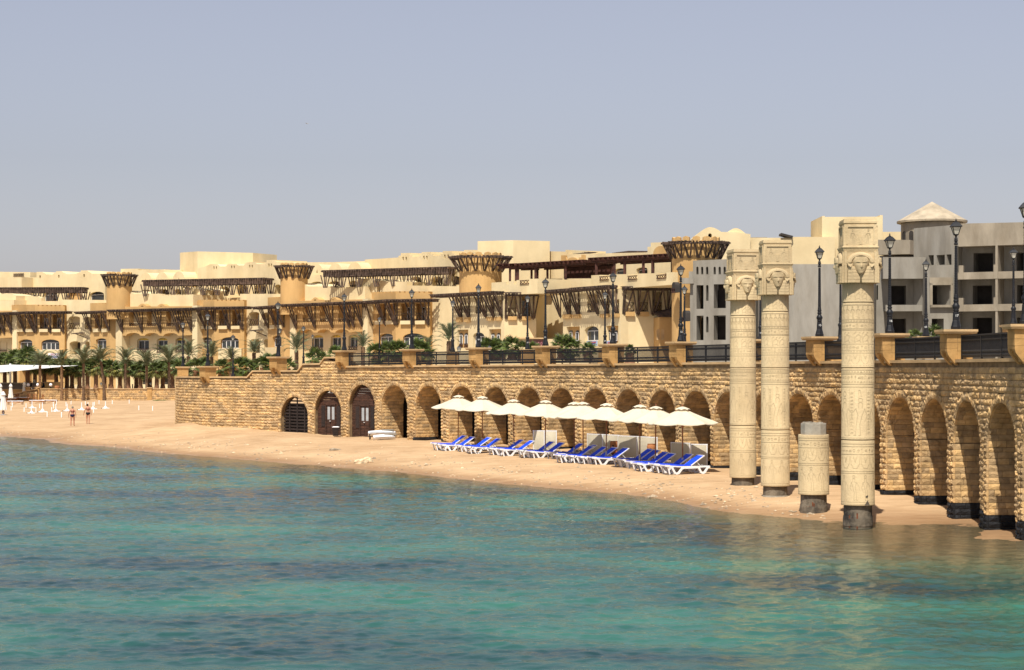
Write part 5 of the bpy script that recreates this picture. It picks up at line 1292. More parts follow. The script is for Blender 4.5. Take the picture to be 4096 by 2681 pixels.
face(bc,fA,1966,2150,[(1966,1131),(2025,1128),(2025,1137),(2035,1137),(2035,1126),(2054,1124),(2054,1137),(2066,1137),(2066,1121),(2081,1120),(2081,1136),(2117,1135),(2117,1116),(2150,1115)],fA.z(2050,1178),'cream',-.6,5,[('lat',2081,2117,1122,1136,0,'timber_red')],'terrace_parapet')
fC=Fac.px(2140,33.6,2420,35.6)
face(bc,fC,2140,2425,[(2140,1116),(2214,1115),(2425,1114)],ZB,'cream',-1.2,6,(),'wall')
gT=fC.off(-1.1); m=MB(); m.panel(gT.pt(0,.25,0),gT.t,gT.N,[(gT.u(2149),gT.z(2149,1163)),(gT.u(2213),gT.z(2213,1160)),(gT.u(2188),gT.z(2188,1118))],(),.5); m.build('gable',M['ochre'],bc)
m=MB(); m.bar(gT.pt(gT.u(2147),.4,gT.z(2149,1165)),gT.pt(gT.u(2216),.4,gT.z(2213,1162)),.35,.22); m.build('gable_beam',M['timber'],bc)
fD=Fac.px(2252,35.2,2482,37.2)
face(bc,fD,2252,2482,[(2252,1162),(2482,1156)],ZB,'cream',.3,6,[('rail',2272,2285,1200,1256),('rail',2308,2321,1198,1256),('rail',2348,2388,1178,1250),('rail',2425,2438,1198,1256),('rail',2465,2477,1198,1256),('blk',2260,2290,1258,1274,0,'ochre'),('blk',2300,2326,1258,1272,0,'ochre'),('blk',2410,2440,1256,1270,0,'ochre'),('blk',2455,2480,1255,1268,0,'ochre'),
  ('niche',2266,2319,1307,1378),('win',2339,2394,1305,1364,18),('niche',2425,2473,1303,1372)],'wing_wall')
fDo=fD.off(-.06)
for a in (2278,2304,2431,2458): pane_in(bc,fDo,fDo.u(a),fDo.u(a+12),.06,fDo.z(a,1365),fDo.z(a,1322),.2,1); lattice(bc,fDo,fDo.u(a-2),fDo.u(a+14),.1,fDo.z(a,1379),fDo.z(a,1366),'timber_red')
fE=Fac.px(2482,37.2,2690,37.0)
face(bc,fE,2482,2690,[(2482,1156),(2690,1154)],ZB,'cream',.3,6,[('rail',2500,2537,1168,1247),('rail',2558,2593,1168,1247),('rail',2615,2648,1168,1247),('blk',2500,2537,1248,1265,0,'ochre'),('blk',2558,2593,1248,1265,0,'ochre')],'wing_wall')
pergola(bc,fD,fD.u(2204),fD.u(2340),ZY(1160,35.6),1.5,ZY(1266,35.6),[fD.u(q) for q in (2255,2291,2326)],fan=.7,nin=.4)
pergola(bc,fD,fD.u(2340),fD.u(2484),ZY(1151,36.5),1.6,ZY(1258,36.5),[fD.u(q) for q in (2404,2442,2478)],fan=.7,nin=.4)
pergola(bc,fE,fE.u(2484),fE.u(2684),ZY(1151,37.2),1.5,ZY(1258,37.2),[fE.u(q) for q in (2492,2549,2608,2668)],fan=.8,nin=.4)
m=MB(); boxf(m,fE,fE.u(2612),fE.u(2690),.3,2.6,ZB,fE.z(2650,1272)); m.build('lean_to',M['ochre'],bc)
g=fE; m=MB(); a,b=g.u(2608),g.u(2692); z0,z1=g.z(2650,1272),g.z(2650,1236); m.add([g.pt(a,2.9,z0),g.pt(b,2.9,z0),g.pt(b,.35,z1),g.pt(a,.35,z1-.5),g.pt(a,2.9,z0+.15),g.pt(b,2.9,z0+.15),g.pt(b,.35,z1+.15),g.pt(a,.35,z1-.35)],[(3,2,1,0),(4,5,6,7),(0,1,5,4),(1,2,6,5),(2,3,7,6),(3,0,4,7)]); m.build('lean_to_roof',M['timber'],bc)
for a in (2627,2645): 
    gg=fE.off(2.6); m=MB(); h=arc_hole(gg.u(a),gg.u(a+12),gg.z(a,1360),gg.z(a,1316),.25); m.panel(gg.pt(0,.03,0),gg.t,gg.N,h,(),.06); m.build('slit_window',M['coping'],bc)
# roof terrace parapet and red brown pergolas
face(bc,fD,2365,2690,[(2365,1102),(2400,1100),(2400,1119),(2436,1118),(2436,1098),(2513,1097),(2513,1117),(2550,1116),(2550,1095),(2628,1093),(2628,1113),(2666,1112),(2666,1090),(2690,1089)],fD.z(2500,1152),'cream',-.4,4,[('lat',2400,2436,1106,1120,0,'timber_red'),('lat',2513,2550,1104,1118,0,'timber_red'),('lat',2628,2666,1100,1114,0,'timber_red')],'terrace_parapet')
def redperg(px0,px1,yt,yb,posts,s0,s1,walls=(),nw=5.):
    f=Fac.px(px0,s0,px1,s1).off(-1.5); u0,u1=f.u(px0),f.u(px1); zt=f.z((px0+px1)/2,yt); zb=f.z((px0+px1)/2,yb)
    m=MB()
    for n in (0,-nw/2,-nw): boxf(m,f,u0,u1,n-.1,n+.1,zt-.55,zt-.25)
    pr=m.build('roof_pergola',M['timber_red'],bc); m=MB(); k=int((u1-u0)/.7)
    for i in range(k+1): u=u0+(u1-u0)*i/k; boxf(m,f,u-.08,u+.08,-nw-.4,.6,zt-.25,zt-.05)
    m.build('rafter',M['timber_red'],pr); m=MB()
    for j in range(14): n=.4-(nw+.6)*j/13; boxf(m,f,u0-.2,u1+.2,n-.13,n+.13,zt-.04,zt+.02)
    m.build('batten',M['timber_red'],pr)
    for p in posts:
        for n in (0,-nw): m=MB(); m.bar(f.pt(f.u(p),n,zb-.8),f.pt(f.u(p),n,zt-.5),.28,.28); m.build('post',M['timber_red'],pr)
    for a,b in walls: m=MB(); boxf(m,f,f.u(a),f.u(b),-nw+.2,-nw+.35,zb-.8,zt-.5); m.build('screen_wall',M['timber_red'],pr)
redperg(2060,2340,1048,1112,(2072,2142,2262),33.6,34.9,((2150,2340),))
redperg(1998,2070,1056,1124,(2040,2064),33.4,33.6)
redperg(2368,2686,1024,1092,(2385,2458,2498,2574,2610),35.6,37,((2610,2686),))
# upper walls behind the terraces
A=PD(1930,F/30.0); B=PD(2053,F/31.4); C=PD(2180,F/30.2)
face(bc,Fac(A,B-A),1925,2053,[(1925,1000),(1933,998),(1933,997),(1949,997),(1949,982),(2029,977),(2029,962),(2053,961)],10,'cream',0,5,[('log',2004,2027,1099,1130,8)],'upper_wall')
face(bc,Fac(B,C-B),2053,2200,[(2053,961),(2082,962),(2082,977),(2173,979),(2173,993),(2194,994),(2194,1006),(2200,1006)],10,'cream',0,5,[('log',2088,2118,1096,1130,10)],'upper_wall')
fu=Fac.px(2190,31,2700,34)
face(bc,fu,2175,2700,[(2175,1005),(2262,1007),(2262,1000),(2273,1000),(2273,1017),(2590,1010),(2590,988),(2603,987),(2603,971),(2700,968)],10,'cream',0,6,[('win1',2400,2432,1076,1105,8),('win1',2458,2500,1074,1105,9),('win1',2545,2590,1070,1105,9)],'upper_wall')
gq=fu.off(.25); m=MB(); zz=lambda p,y:(gq.u(p),gq.z(p,y)); m.panel(gq.pt(0,0,0),gq.t,gq.N,[zz(2244,1046),zz(2337,1044),zz(2337,1019),zz(2325,1019),zz(2325,1030),zz(2316,1030)]+[zz(2291+22*math.cos(PI*k/8),1044-14*math.sin(PI*k/8)) for k in range(9)]+[zz(2263,1030),zz(2263,1022),zz(2244,1022)],(),.2); m.build('stepped_panel',M['ochre'],bc)
m=MB(); m.panel(gq.pt(0,0,0),gq.t,gq.N,[zz(2612+0,1020),zz(2675,1020)]+[zz(2643+31*math.cos(PI*k/10),1018-34*math.sin(PI*k/10)) for k in range(11)],(),.2); m.build('arch_panel',M['ochre'],bc)
for a,b,yt,yb,lb in ((2272,2358,1001,1022,'left of the two dark slatted roof canopies above the hotel'),(2482,2570,1002,1013,'right of the two dark slatted roof canopies above the hotel')):
    u0,u1=fu.u(a,-2),fu.u(b,-2); z=fu.z((a+b)/2,(yt+yb)/2,-2)
    r=thing('roof_canopy',lb,'canopy',tuple(fu.pt((u0+u1)/2,-2,z-1)),0,'dark roof canopies'); m=MB()
    for k in range(9): 
        n=-3.2+2.4*k/8; q0,q1=fu.pt(u0,n,z+.25-.04*k),fu.pt(u1,n,z-.0-.04*k); m.bar(q0,q1,.22,.05)
    m.bar(fu.pt(u0+.2,-3.2,z+.2),fu.pt(u0+.2,-.8,z-.1),.1); m.bar(fu.pt(u1-.2,-3.2,z-.03),fu.pt(u1-.2,-.8,z-.36),.1); m.build('slat_roof',M['timber'],r)
    for u in (u0+.3,u1-.3):
        m=MB(); m.bar(fu.pt(u,-1.5,z-1.3),fu.pt(u,-1.5,z),.1); m.build('post',M['timber'],r)
round_tower(bc,2783,38.5,96,950,974,1037,ZB,ringpx=135,nst=18)
g=Fac.px(2690,38.8,2790,40.9); 
for a,b,yt,yb in ((2697,2710,1130,1172),(2739,2752,1243,1286)):
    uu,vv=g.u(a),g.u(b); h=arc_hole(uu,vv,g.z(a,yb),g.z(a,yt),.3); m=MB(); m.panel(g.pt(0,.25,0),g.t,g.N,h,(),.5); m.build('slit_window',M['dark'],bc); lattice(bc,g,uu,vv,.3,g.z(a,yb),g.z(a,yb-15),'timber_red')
# far cream blocks at the right
br=thing('apartment_building','plain cream block with vaulted roof and raised box, behind the grey unfinished buildings','apartment building',tuple(PD(3200,215,3.)),0)
fR=Fac.px(2780,35.5,3300,35.5)
face(br,fR,2785,3002,[(2785,944)]+[(2791,938),(2795,932)]+bump(2795,2885,932,911,928)[1:]+[(2940,929),(3002,937)],4,'cream',0,8,[('open',2833,2847,934,950,7)])
m=MB(); q=fR.off(-.3); m.panel(q.pt(0,0,0),q.t,q.N,[(q.u(p),q.z(p,y)) for p,y in ((2915,940),(2990,940))+tuple(reversed(bump(2905,2980,935,914,933)))],(),5); m.build('vault',M['cream'],br)
face(br,fR,2985,3340,[(2985,952),(3164,951),(3164,948),(3340,948)],4,'cream',-.6,8,())
face(br,fR,3288,3531,[(3288,865),(3299,864),(3299,868),(3519,867),(3519,861),(3531,861)],4,'cream',-1.5,8,(),'roof_box')
face(br,fR,3525,3640,[(3525,928),(3640,927)],4,'cream',-2.2,6,())
m=MB(); boxf(m,fR,fR.u(3003),fR.u(3092),-6,-5,fR.z(3040,950),fR.z(3040,937)); m.build('parapet',M['concrete'],br)
p0=fR.pt(fR.u(3125),-1.,fR.z(3125,936)); m=MB(); m.bar(p0,fR.pt(fR.u(3172),-1.,fR.z(3172,948)),1.8,.25); m.build('solar_panel',M['dark'],br)
# grey unfinished building on the left of the columns
gl=thing('unfinished_building','grey unfinished building with empty windows and a blank wall, behind the carved columns','building',tuple(PD(2900,190,3.)),0)
fG=Fac.px(2772,39.3,3025,39.9)
it=[('open',q,q+9,1067,1098,6) for q in (2785,2804,2824,2854,2874,2894)]+[('log',2786,2814,1141,1236),('log',2855,2903,1137,1233),('log',2786,2814,1263,1361),('log',2855,2903,1262,1360),('open',2824,2834,1140,1204,6),('open',2824,2834,1266,1330,6),('log',2945,2990,1137,1233),('log',2945,2990,1262,1360)]
face(gl,fG,2775,3025,[(2775,1043),(3025,1032)],ZB,'concrete',0,1.2,it)
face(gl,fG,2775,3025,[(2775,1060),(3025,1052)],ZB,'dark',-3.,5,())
m=MB(); boxf(m,fG,fG.u(2772),fG.u(2776),-6,0,ZB,fG.z(2775,1043)); boxf(m,fG,fG.u(3021),fG.u(3025),-6,0,ZB,fG.z(3020,1034)); m.build('side_wall',M['concrete'],gl)
m=MB(); boxf(m,fG,fG.u(2728),fG.u(2776),-.5,.1,fG.z(2750,1135),fG.z(2750,1112)); boxf(m,fG,fG.u(2753),fG.u(2776),-.9,-.2,fG.z(2750,1112),fG.z(2750,1086)); m.build('beam',M['concrete'],gl)
m=MB(); boxf(m,fG,fG.u(2752),fG.u(2766),-1.2,-.6,ZB,fG.z(2750,1112)); m.build('pier',M['concrete'],gl)
A=PD(3023,F/39.8); B=PD(3068,F/41.5); C=PD(3420,F/41.5); D_=PD(3640,F/37)
face(gl,Fac(B,C-B),3064,3430,[(3064,1057),(3430,1057)],ZB,'concrete',0,6,(),'blank_wall')
# grey unfinished building with the cone roofed tower at the right
gr=thing('unfinished_building','bare concrete unfinished building with open balconies and a cone roofed round tower','building',tuple(PD(3800,190,3.)),0)
ct=PD(3728,F/36.5); R_=122/36.5; m=MB(); m.lathe((ct.x,ct.y,0),[(R_,ZB),(R_,ZY(895,36.5))],36); tw=m.build('tower',M['concrete_brown'],gr)
m=MB(); e=ZY(893,36.5); m.lathe((ct.x,ct.y,0),[(138/36.5,e),(139/36.5,e+.2),(2/36.5,ZY(808,36.5)),(.02,ZY(807,36.5))],48); m.build('cone_roof',M['conc_cone'] if 'conc_cone' in M else mat('sandy_concrete_roof',(.44,.36,.25),.95,.16,.8,.03,5,detail=7),gr)
for k in range(20):
    a=-PI/2+(k-9.5)*.11; 
for px,w,y0,y1 in ((3607,6,912,958),(3624,12,912,954),(3646,13,912,948)):
    a=math.asin(max(-.99,min(.99,((px+w/2)-3728)/122.))); q=Vector((ct.x+R_*math.sin(a),ct.y-R_*math.cos(a),0)); tt=Vector((math.cos(a),math.sin(a),0)); nn=Vector((math.sin(a),-math.cos(a),0))
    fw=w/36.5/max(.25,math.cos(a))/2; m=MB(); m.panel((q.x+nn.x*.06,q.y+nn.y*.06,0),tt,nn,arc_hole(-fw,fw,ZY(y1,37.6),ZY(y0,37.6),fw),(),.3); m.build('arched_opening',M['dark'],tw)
f5=Fac.px(3655,40.4,3843,41.6)
face(gr,f5,3655,3842,[(3655,914),(3842,898)],ZB,'concrete',0,5,[('log',3714,3735,1021,1061),('log',3746,3779,1020,1060),('log',3786,3806,1018,1060)],'wall')
f6=Fac.px(3505,40.4,3700,40.5)
face(gr,f6,3532,3704,[(3532,1029),(3704,1029)],f6.z(3600,1118),'concrete',1.5,3,(),'balcony_parapet')
face(gr,f6,3505,3704,[(3505,1062),(3534,1062),(3534,1100),(3704,1100)],ZB,'concrete',-.5,5,[('log',3560,3624,1143,1222),('log',3560,3624,1275,1345),('open',3498+8,3512,1140,1200,6)],'wall')
m=MB(); boxf(m,f6,f6.u(3536),f6.u(3682),1.2,1.5,f6.z(3600,1247),f6.z(3600,1222)); boxf(m,f6,f6.u(3683),f6.u(3702),1.2,1.55,f6.z(3690,1262),f6.z(3690,1192)); boxf(m,f6,f6.u(3536),f6.u(3700),-.5,1.2,f6.z(3600,1247),f6.z(3600,1238)); m.build('balcony_front',M['concrete'],gr)
f7=Fac.px(3700,41.2,3838,41.3)
face(gr,f7,3700,3838,[(3700,1063),(3838,1060)],ZB,'concrete',.6,4,[('log',3727,3799,1142,1221),('log',3727,3775,1275,1345)],'bay_wall')
m=MB(); 
for a,b,y0,y1 in ((3717,3727,1135,1230),(3799,3809,1135,1230),(3717,3809,1132,1142),(3717,3809,1221,1231)): boxf(m,f7,f7.u(a),f7.u(b),.6,.95,f7.z(3760,y1),f7.z(3760,y0))
m.build('window_surround',M['concrete_brown'],gr)
m=MB(); boxf(m,f7,f7.u(3716),f7.u(3808),.6,.8,f7.z(3760,1132),f7.z(3760,1112)); m.build('broken_patch',M['concrete_brown'],gr)
f8=Fac.px(3833,42.4,4200,43.4)
face(gr,f8,3834,4240,[(3834,895),(4240,886)],f8.z(4000,986),'concrete_brown',1.6,6,(),'roof_parapet')
face(gr,f8,3834,4240,[(3834,986),(4240,984)],ZB,'concrete',-.8,4,[('log',3894,3972,1012,1091),('log',3891,3968,1142,1221),('log',3891,3968,1271,1345),('log',4066,4150,1010,1091),('log',4068,4150,1140,1221),('log',4068,4150,1270,1345)],'back_wall')
for y0,y1 in ((1090,1118),(1219,1246),(1340,1362)):
    m=MB(); boxf(m,f8,f8.u(3838),f8.u(4240),1.3,1.6,f8.z(4000,y1),f8.z(4000,y0)); m.build('balcony_front',M['concrete_brown'],gr)
    m=MB(); boxf(m,f8,f8.u(3838),f8.u(4240),-.8,1.3,f8.z(4000,y1),f8.z(4000,y1-9)); m.build('floor_slab',M['concrete'],gr)
for px,w in ((3999,9),(4165,9)):
    m=MB(); boxf(m,f8,f8.u(px),f8.u(px+w),-.8,1.62,ZB,f8.z(4000,986)); m.build('dividing_wall',M['concrete_brown'],gr)
for px in (3854,3992):
    for yt,yb in ((1062,1118),(1192,1246)): m=MB(); boxf(m,f8,f8.u(px),f8.u(px+17),1.25,1.66,f8.z(4000,yb),f8.z(4000,yt)); m.build('parapet_post',M['concrete_brown'],gr)
m=MB(); boxf(m,f8,f8.u(3834),f8.u(3840),-.8,1.6,ZB,f8.z(3840,986)); m.build('end_wall',M['concrete'],gr)
f9=Fac.px(3500,37.5,3620,37.8)
face(gr,f9,3512,3640,[(3512,959),(3640,960)],f9.z(3570,1018),'concrete_brown',0,5,(),'wall'); face(gr,f9,3480,3660,[(3480,1024),(3660,1024)],ZB,'concrete',-1.5,4,(),'wall')
# ---------------------------------------------------------------- promenade ground behind the sea wall
pc=[]
for q in np.linspace(830,4000,16): u=U(q); p=WP(u,-.5); pc.append((p.x,p.y,min(ztop(u),corn(u))-.08 if q>1290 else ztop(u)-.9))
for x in ((-140,300,1.7),(-80,292,1.7),(-30,265,2.),(-95,263,1.7),(-50,262,1.7),(-40,250,1.9),(-15,240,2.6),(-3,215,3.4),(10,200,4.2),(22,185,4.6),(45,170,4.9),(60,120,5.1),(40,60,5.1),(30,40,5.1),(-27,160,2.6),(-24,190,2.2),(-33,225,1.8)): pc.append(x)
Q=np.array(pc); K=np.hypot(Q[:,None,0]-Q[None,:,0],Q[:,None,1]-Q[None,:,1]); nq=len(Q); GG=np.zeros((nq+1,nq+1)); GG[:nq,:nq]=K; GG[:nq,nq]=1; GG[nq,:nq]=1
wq=np.linalg.solve(GG,np.concatenate([Q[:,2],[0]]))
def promz(x,y): x=np.atleast_1d(x); y=np.atleast_1d(y); return np.clip(np.hypot(x[:,None]-Q[None,:,0],y[:,None]-Q[None,:,1])@wq[:nq]+wq[nq],1.2,5.2)
mb=MB(); us=np.linspace(0,UEND,130); rows=[]
M['paving']=mat('pale_paving',(.42,.36,.29),.9,.08,.6,spec=.15)
offs=(-.3,-3,-7,-12,-18,-26,-36)
inner=[]
for u in us:
    for n in offs: p=WP(u,n); mb.v.append((p.x,p.y,float(promz(p.x,p.y)[0])))
k=len(offs); mb.f=[(i*k+j,i*k+j+1,(i+1)*k+j+1,(i+1)*k+j) for i in range(len(us)-1) for j in range(k-1)]
tag(mb.build('promenade',M['paving']),kind='structure')
def shore_land(x,y):
    return promz(x,y)
xs=np.linspace(-190,90,60); ys=np.linspace(262.6,330,18)
o,_,_,_=grid_obj('street',xs,ys,lambda x,y: promz(x,y)-.03,M['paving'],'structure')
mb=MB(); mb.add([(-24,150,2.5),(60,90,5.0),(130,90,5.0),(130,270,3.5),(-24,270,1.9)],[(0,1,2,3,4)]); tag(mb.build('ground',M['paving']),kind='structure')
M['desert']=mat('desert_ground',(.50,.37,.22),.95,.1,.02,spec=.1)
mb=MB(); mb.add([(-4000,329,1.0),(4000,329,1.0),(4000,7000,1.0),(-4000,7000,1.0),(129,40,1.0),(4000,40,1.0),(129,329,1.0)],[(0,1,2,3),(4,5,1,6)]); tag(mb.build('desert',M['desert']),kind='structure')
# ---------------------------------------------------------------- palms
M['date_leaf']=mat('grey_green_date_frond',(.205,.22,.12),.6,.2,3.,isl=.45,spec=.25,col2=(.11,.125,.06),trans=.15)
M['fan_leaf']=mat('green_fan_leaf',(.125,.15,.045),.55,.25,2.,isl=.6,spec=.3,col2=(.08,.115,.024),trans=.2)
M['fan_dry']=mat('yellowing_fan_leaf',(.27,.235,.07),.7,.25,2.,isl=.5,col2=(.16,.16,.045),trans=.2)
M['trunk_date']=mat('date_palm_trunk',(.22,.13,.07),.95,.3,5.,.03,12,isl=.35)
M['trunk_fan']=mat('fan_palm_trunk',(.25,.125,.065),.95,.2,4.,.03,9,stretch=(1,1,.4))
rp=random.Random(21)
def date_frond(seed):
    r=random.Random(seed); m=MB(); L_=1.; n=26; pts=[]
    x=z=0.; a=r.uniform(.0,.15); 
    for i in range(n+1):
        pts.append((x,z)); x+=math.cos(a)/n; z+=math.sin(a)/n; a-=(.055+.02*r.random())*(i/n*1.3+.25)
    for i in range(n):
        (x0,z0),(x1,z1)=pts[i],pts[i+1]; w=.016*(1-i/n*.8); m.add([(x0,-w,z0),(x1,-w*.95,z1),(x1,w*.95,z1),(x0,w,z0)],[(0,1,2,3)])
        if i<4: continue
        t=i/n; ll=.21*math.sin(PI*(.12+.82*t))**.7
        dx,dz=(x1-x0)*n,(z1-z0)*n
        for sg in (-1,1):
            for q in (0,.5):
                bx,bz=x0+(x1-x0)*q,z0+(z1-z0)*q; lift=r.uniform(.02,.45)*ll; fw=ll*r.uniform(.45,.8)
                m.add([(bx,sg*.004,bz),(bx+.020*dx,sg*.004,bz+.02*dz),(bx+fw*dx,sg*ll*r.uniform(.55,.8),bz+fw*dz+lift)],[(0,1,2)])
    me=bpy.data.meshes.new('frond'); me.from_pydata(m.v,[],m.f); me.materials.append(M['date_leaf']); return me
DF=[date_frond(k) for k in range(4)]
def fan_leaf(seed,mm):
    r=random.Random(seed); m=MB(); m.add([(0,-.012,0),(.55,-.008,.03),(.55,.008,.03),(0,.012,0)],[(0,1,2,3)]); n=17
    for k in range(n):
        a=-1.9+3.8*k/(n-1); L_=.62*(1-.25*abs(a)/1.9)*r.uniform(.85,1.08); w=.13
        c=(.55,0,.03); 
        d=lambda t,ang: (c[0]+L_*t*math.cos(ang),L_*t*math.sin(ang),c[2]-.10*t*t*L_-.10*abs(math.sin(ang))*t*L_)
        mid=d(.6,a); tip=d(1.,a+r.uniform(-.05,.05)); tip=(tip[0],tip[1],tip[2]-r.uniform(.02,.22))
        e0=d(.6,a-w*.85); e1=d(.6,a+w*.85)
        m.add([c,(e0[0],e0[1],e0[2]-.02),tip,(e1[0],e1[1],e1[2]-.02),(mid[0],mid[1],mid[2]+.015)],[(0,1,4),(1,2,4),(2,3,4),(3,0,4)])
    me=bpy.data.meshes.new('leaf'); me.from_pydata(m.v,[],m.f); me.materials.append(mm); return me
FL=[fan_leaf(k,M['fan_leaf']) for k in range(4)]; FD=[fan_leaf(k+9,M['fan_dry']) for k in range(2)]
def trunk_mesh(h,r,date,lean=0.):
    m=MB(); pts=[]; n=int(h/.14)+2; nn=10
    for i in range(n+1):
        t=i/n; z=h*t; rr=r*(1.25-.35*min(1,t*4) if t<.25 else .9) 
        for k in range(nn):
            a=2*PI*k/nn+(PI/nn if i%2 else 0); q=rr*(1+(.16*rp.uniform(-.3,1) if date else .05*rp.uniform(-1,1)))
            m.v.append((q*math.cos(a)+lean*t*t,q*math.sin(a),z))
    for i in range(n):
        for k in range(nn):
            a=i*nn+k; b=i*nn+(k+1)%nn; c=(i+1)*nn+k; d=(i+1)*nn+(k+1)%nn; m.f+=[(a,b,c),(b,d,c)] if i%2==0 else [(a,b,d),(a,d,c)]
    return m
def date_palm(p,h,L_,label,nf=30,lean=0.,up=.35,group='slender date palms'):
    r=thing('date_palm',label,'palm tree',tuple(p),rp.uniform(0,6.28) if not lean else 0,group)
    trunk_mesh(h,.20,True,lean).build('trunk',M['trunk_date'],r,local=True)
    for k in range(nf):
        t=k/nf; el=math.radians(84-78*t**.9*(1-up*.4)+rp.uniform(-9,9)); az=k*2.39996+rp.uniform(-.3,.3); s=L_*(.72+.38*math.sin(PI*min(1,t+.2)))*rp.uniform(.9,1.1)
        o=link('frond',rp.choice(DF),r); o.location=(lean,0,h-.05+.15*(1-t)); o.rotation_euler=(rp.uniform(-.3,.3),-el,az); o.scale=(s,s,s)
    return r
def fan_palm(p,h,R_,label,nl=34,dry=.32,group='bushy fan palms'):
    r=thing('fan_palm',label,'palm tree',tuple(p),rp.uniform(0,6.28),group)
    if h>.3: trunk_mesh(h,.33,False).build('trunk',M['trunk_fan'],r,local=True)
    for k in range(nl):
        t=k/nl; el=math.radians(82-128*t+rp.uniform(-12,12)); az=k*2.39996+rp.uniform(-.3,.3); s=R_/1.12*rp.uniform(.85,1.12)
        o=link('leaf',rp.choice(FD) if (t>1-dry and rp.random()<.8) else rp.choice(FL),r); o.location=(0,0,max(h,.15)+.1*(1-t)); o.rotation_euler=(rp.uniform(-.5,.5),-el,az); o.scale=(s,s,s)
    return r
ordw=['leftmost','second','third','fourth','fifth','sixth','seventh','eighth','ninth','tenth','eleventh','twelfth','thirteenth','fourteenth','fifteenth','sixteenth','seventeenth','eighteenth','nineteenth','twentieth','twenty first','twenty second','twenty third','twenty fourth','twenty fifth','twenty sixth','twenty seventh','twenty eighth','twenty ninth','thirtieth']
DW=258.
def wallp(px,dz=0.): p=PD(px,DW+(706-px)*.004); return p
for i,(px,yb,yc,cr) in enumerate(((160,1602,1462,74),(247,1603,1465,80),(334,1603,1455,84),(417,1602,1444,78),(501,1597,1455,82),(587,1597,1465,84),(676,1597,1450,100))):
    p=onsand(px,yb); s=F/p.y; date_palm(p,(yb-yc)/s,cr/s*.98,['leftmost date palm with rough trunk, before the folded parasols','date palm right of the blue topped drinks stand','third date palm along the low wall, by the leaning sail mast','leaning date palm, fourth along the low wall, head tilted left','date palm beside the person in blue, fifth along the low wall','sixth date palm along the low wall','tallest date palm, last before the rounded end of the sea wall'][i],28,-.5 if i==3 else 0.,up=.5+.2*(i==2))
for i,(px,yc,s,h,cr,lb) in enumerate(((754,1425,40,2.6,72,'date palm just behind the rounded end of the sea wall, beside the first lamp'),(846,1428,40,2.6,80,'date palm behind the second lamp of the stepped wall'),(925,1436,40,2.4,60,'thin date palm behind the lamp left of the midway pillar'),(1016,1412,41,2.8,66,'wide date palm left of the midway wall pillar'),(1186,1402,42,2.8,88,'large date palm right of the midway wall pillar lamps'),
  (1452,1388,45,2.6,66,'date palm leaning up behind the first railing panel'),(1714,1398,48,1.6,66,'low date palm with a long arching frond behind the second railing panel'),(1796,1365,52,2.2,88,'tall upright date palm beside the round tower'))):
    p=P(px,yc,s); p.z-=h; date_palm(p,h,cr/s*1.05,lb,24,0.,up=.75 if px in(1452,1796) else .4)
fans=[(-30,1440,27,2.9,1.8),(19,1446,27,2.9,1.75),(60,1438,27.2,3.,1.9),(111,1428,27.5,3.2,2.1),(140,1450,26.5,2.9,1.8),(176,1452,27.2,2.9,1.7),(225,1462,27.3,2.7,1.5),(268,1470,27,2.6,1.5),(288,1462,27.3,2.8,1.5),(318,1470,27.5,2.6,1.4),(350,1462,27.5,2.8,1.55),(384,1455,27.5,2.9,1.65),(418,1470,27.,2.6,1.4),(445,1465,27.5,2.7,1.5),(480,1472,27.,2.5,1.4),(513,1466,27.5,2.7,1.5),(545,1474,27.2,2.5,1.35),(562,1470,27.5,2.6,1.45),
  (600,1474,27.2,2.5,1.4),(627,1468,27.6,2.7,1.5),(651,1470,27.4,2.6,1.5),(690,1464,27.8,2.8,1.55)]
for i,(px,yc,s,h,R_) in enumerate(fans):
    yc+=14; R_*=1.1
    p=P(px,yc,s); p.z-=h; p.z=max(1.6,min(1.75,p.z)); fan_palm(p,ZY(yc,s)-p.z,R_,'bushy green fan palm behind the low wall, '+('cut off by the left edge' if i==0 else ordw[i-1]+' of that row from the left'),34)
fans2=[(724,1470,42,1.5),(785,1474,42,1.5),(812,1466,41,1.4),(885,1470,42,1.4),(958,1466,42,1.5),(985,1472,42,1.4),(1052,1462,42,1.7),(1085,1455,42,1.6),(1150,1466,44,1.4),(1254,1432,44,1.4),(1290,1440,45,1.2),(1342,1420,46,1.3),(1505,1412,47,1.4),(1545,1405,47,1.3),(1580,1400,48,1.2),(1600,1404,48,1.3),(1668,1395,50,1.3),(1700,1404,50,1.2),(1948,1392,54,1.1),(1978,1396,54,1.2),(2006,1394,54,1.0),(2048,1388,55,1.25),(2090,1396,55,.9),(2132,1402,56,.9),(2246,1388,57,1.35),(2282,1392,57,1.2),(2352,1400,58,.9),(2520,1402,60,.6),(3660,1350,72,.7),(3738,1345,72,.9)]
land=['by the rounded end of the sea wall','left of the second stepped wall lamp','beneath the second stepped wall lamp','with dead skirt left of the thin lamp','behind the highest low wall step, left','just left of the wide date palm','between the wide date palm and the midway pillar','behind the midway wall pillar','between the midway pillar and the large date palm','beneath the lamp by the wall steps','right of the lamp by the wall steps','left of the first railing pillar','behind the first railing panel, left one','behind the first railing panel, under the arched window','behind the first railing panel, right one','left of the second railing pillar','right of the second railing pillar','beside the low date palm behind the railing','behind the railing under the tall narrow windows, left one','behind the railing under the tall narrow windows, middle one','behind the railing under the tall narrow windows, right one','large, left of the dark red shop sign','small, left of the lamp before the red sign','small, below the dark red shop sign','largest, right of the gable lamp','right neighbour of the largest one right of the gable lamp','below the blue banner','tiny, peeking over the railing right of the middle','small, left of lamp 63','small, right of lamp 63']
for (px,yc,s,R_),w in zip(fans2,land):
    h=.75; R_*=.82; p=P(px,yc+8,s); p.z-=h; fan_palm(p,h,R_,'green fan palm '+w,22,.1,'fan palms on the promenade')
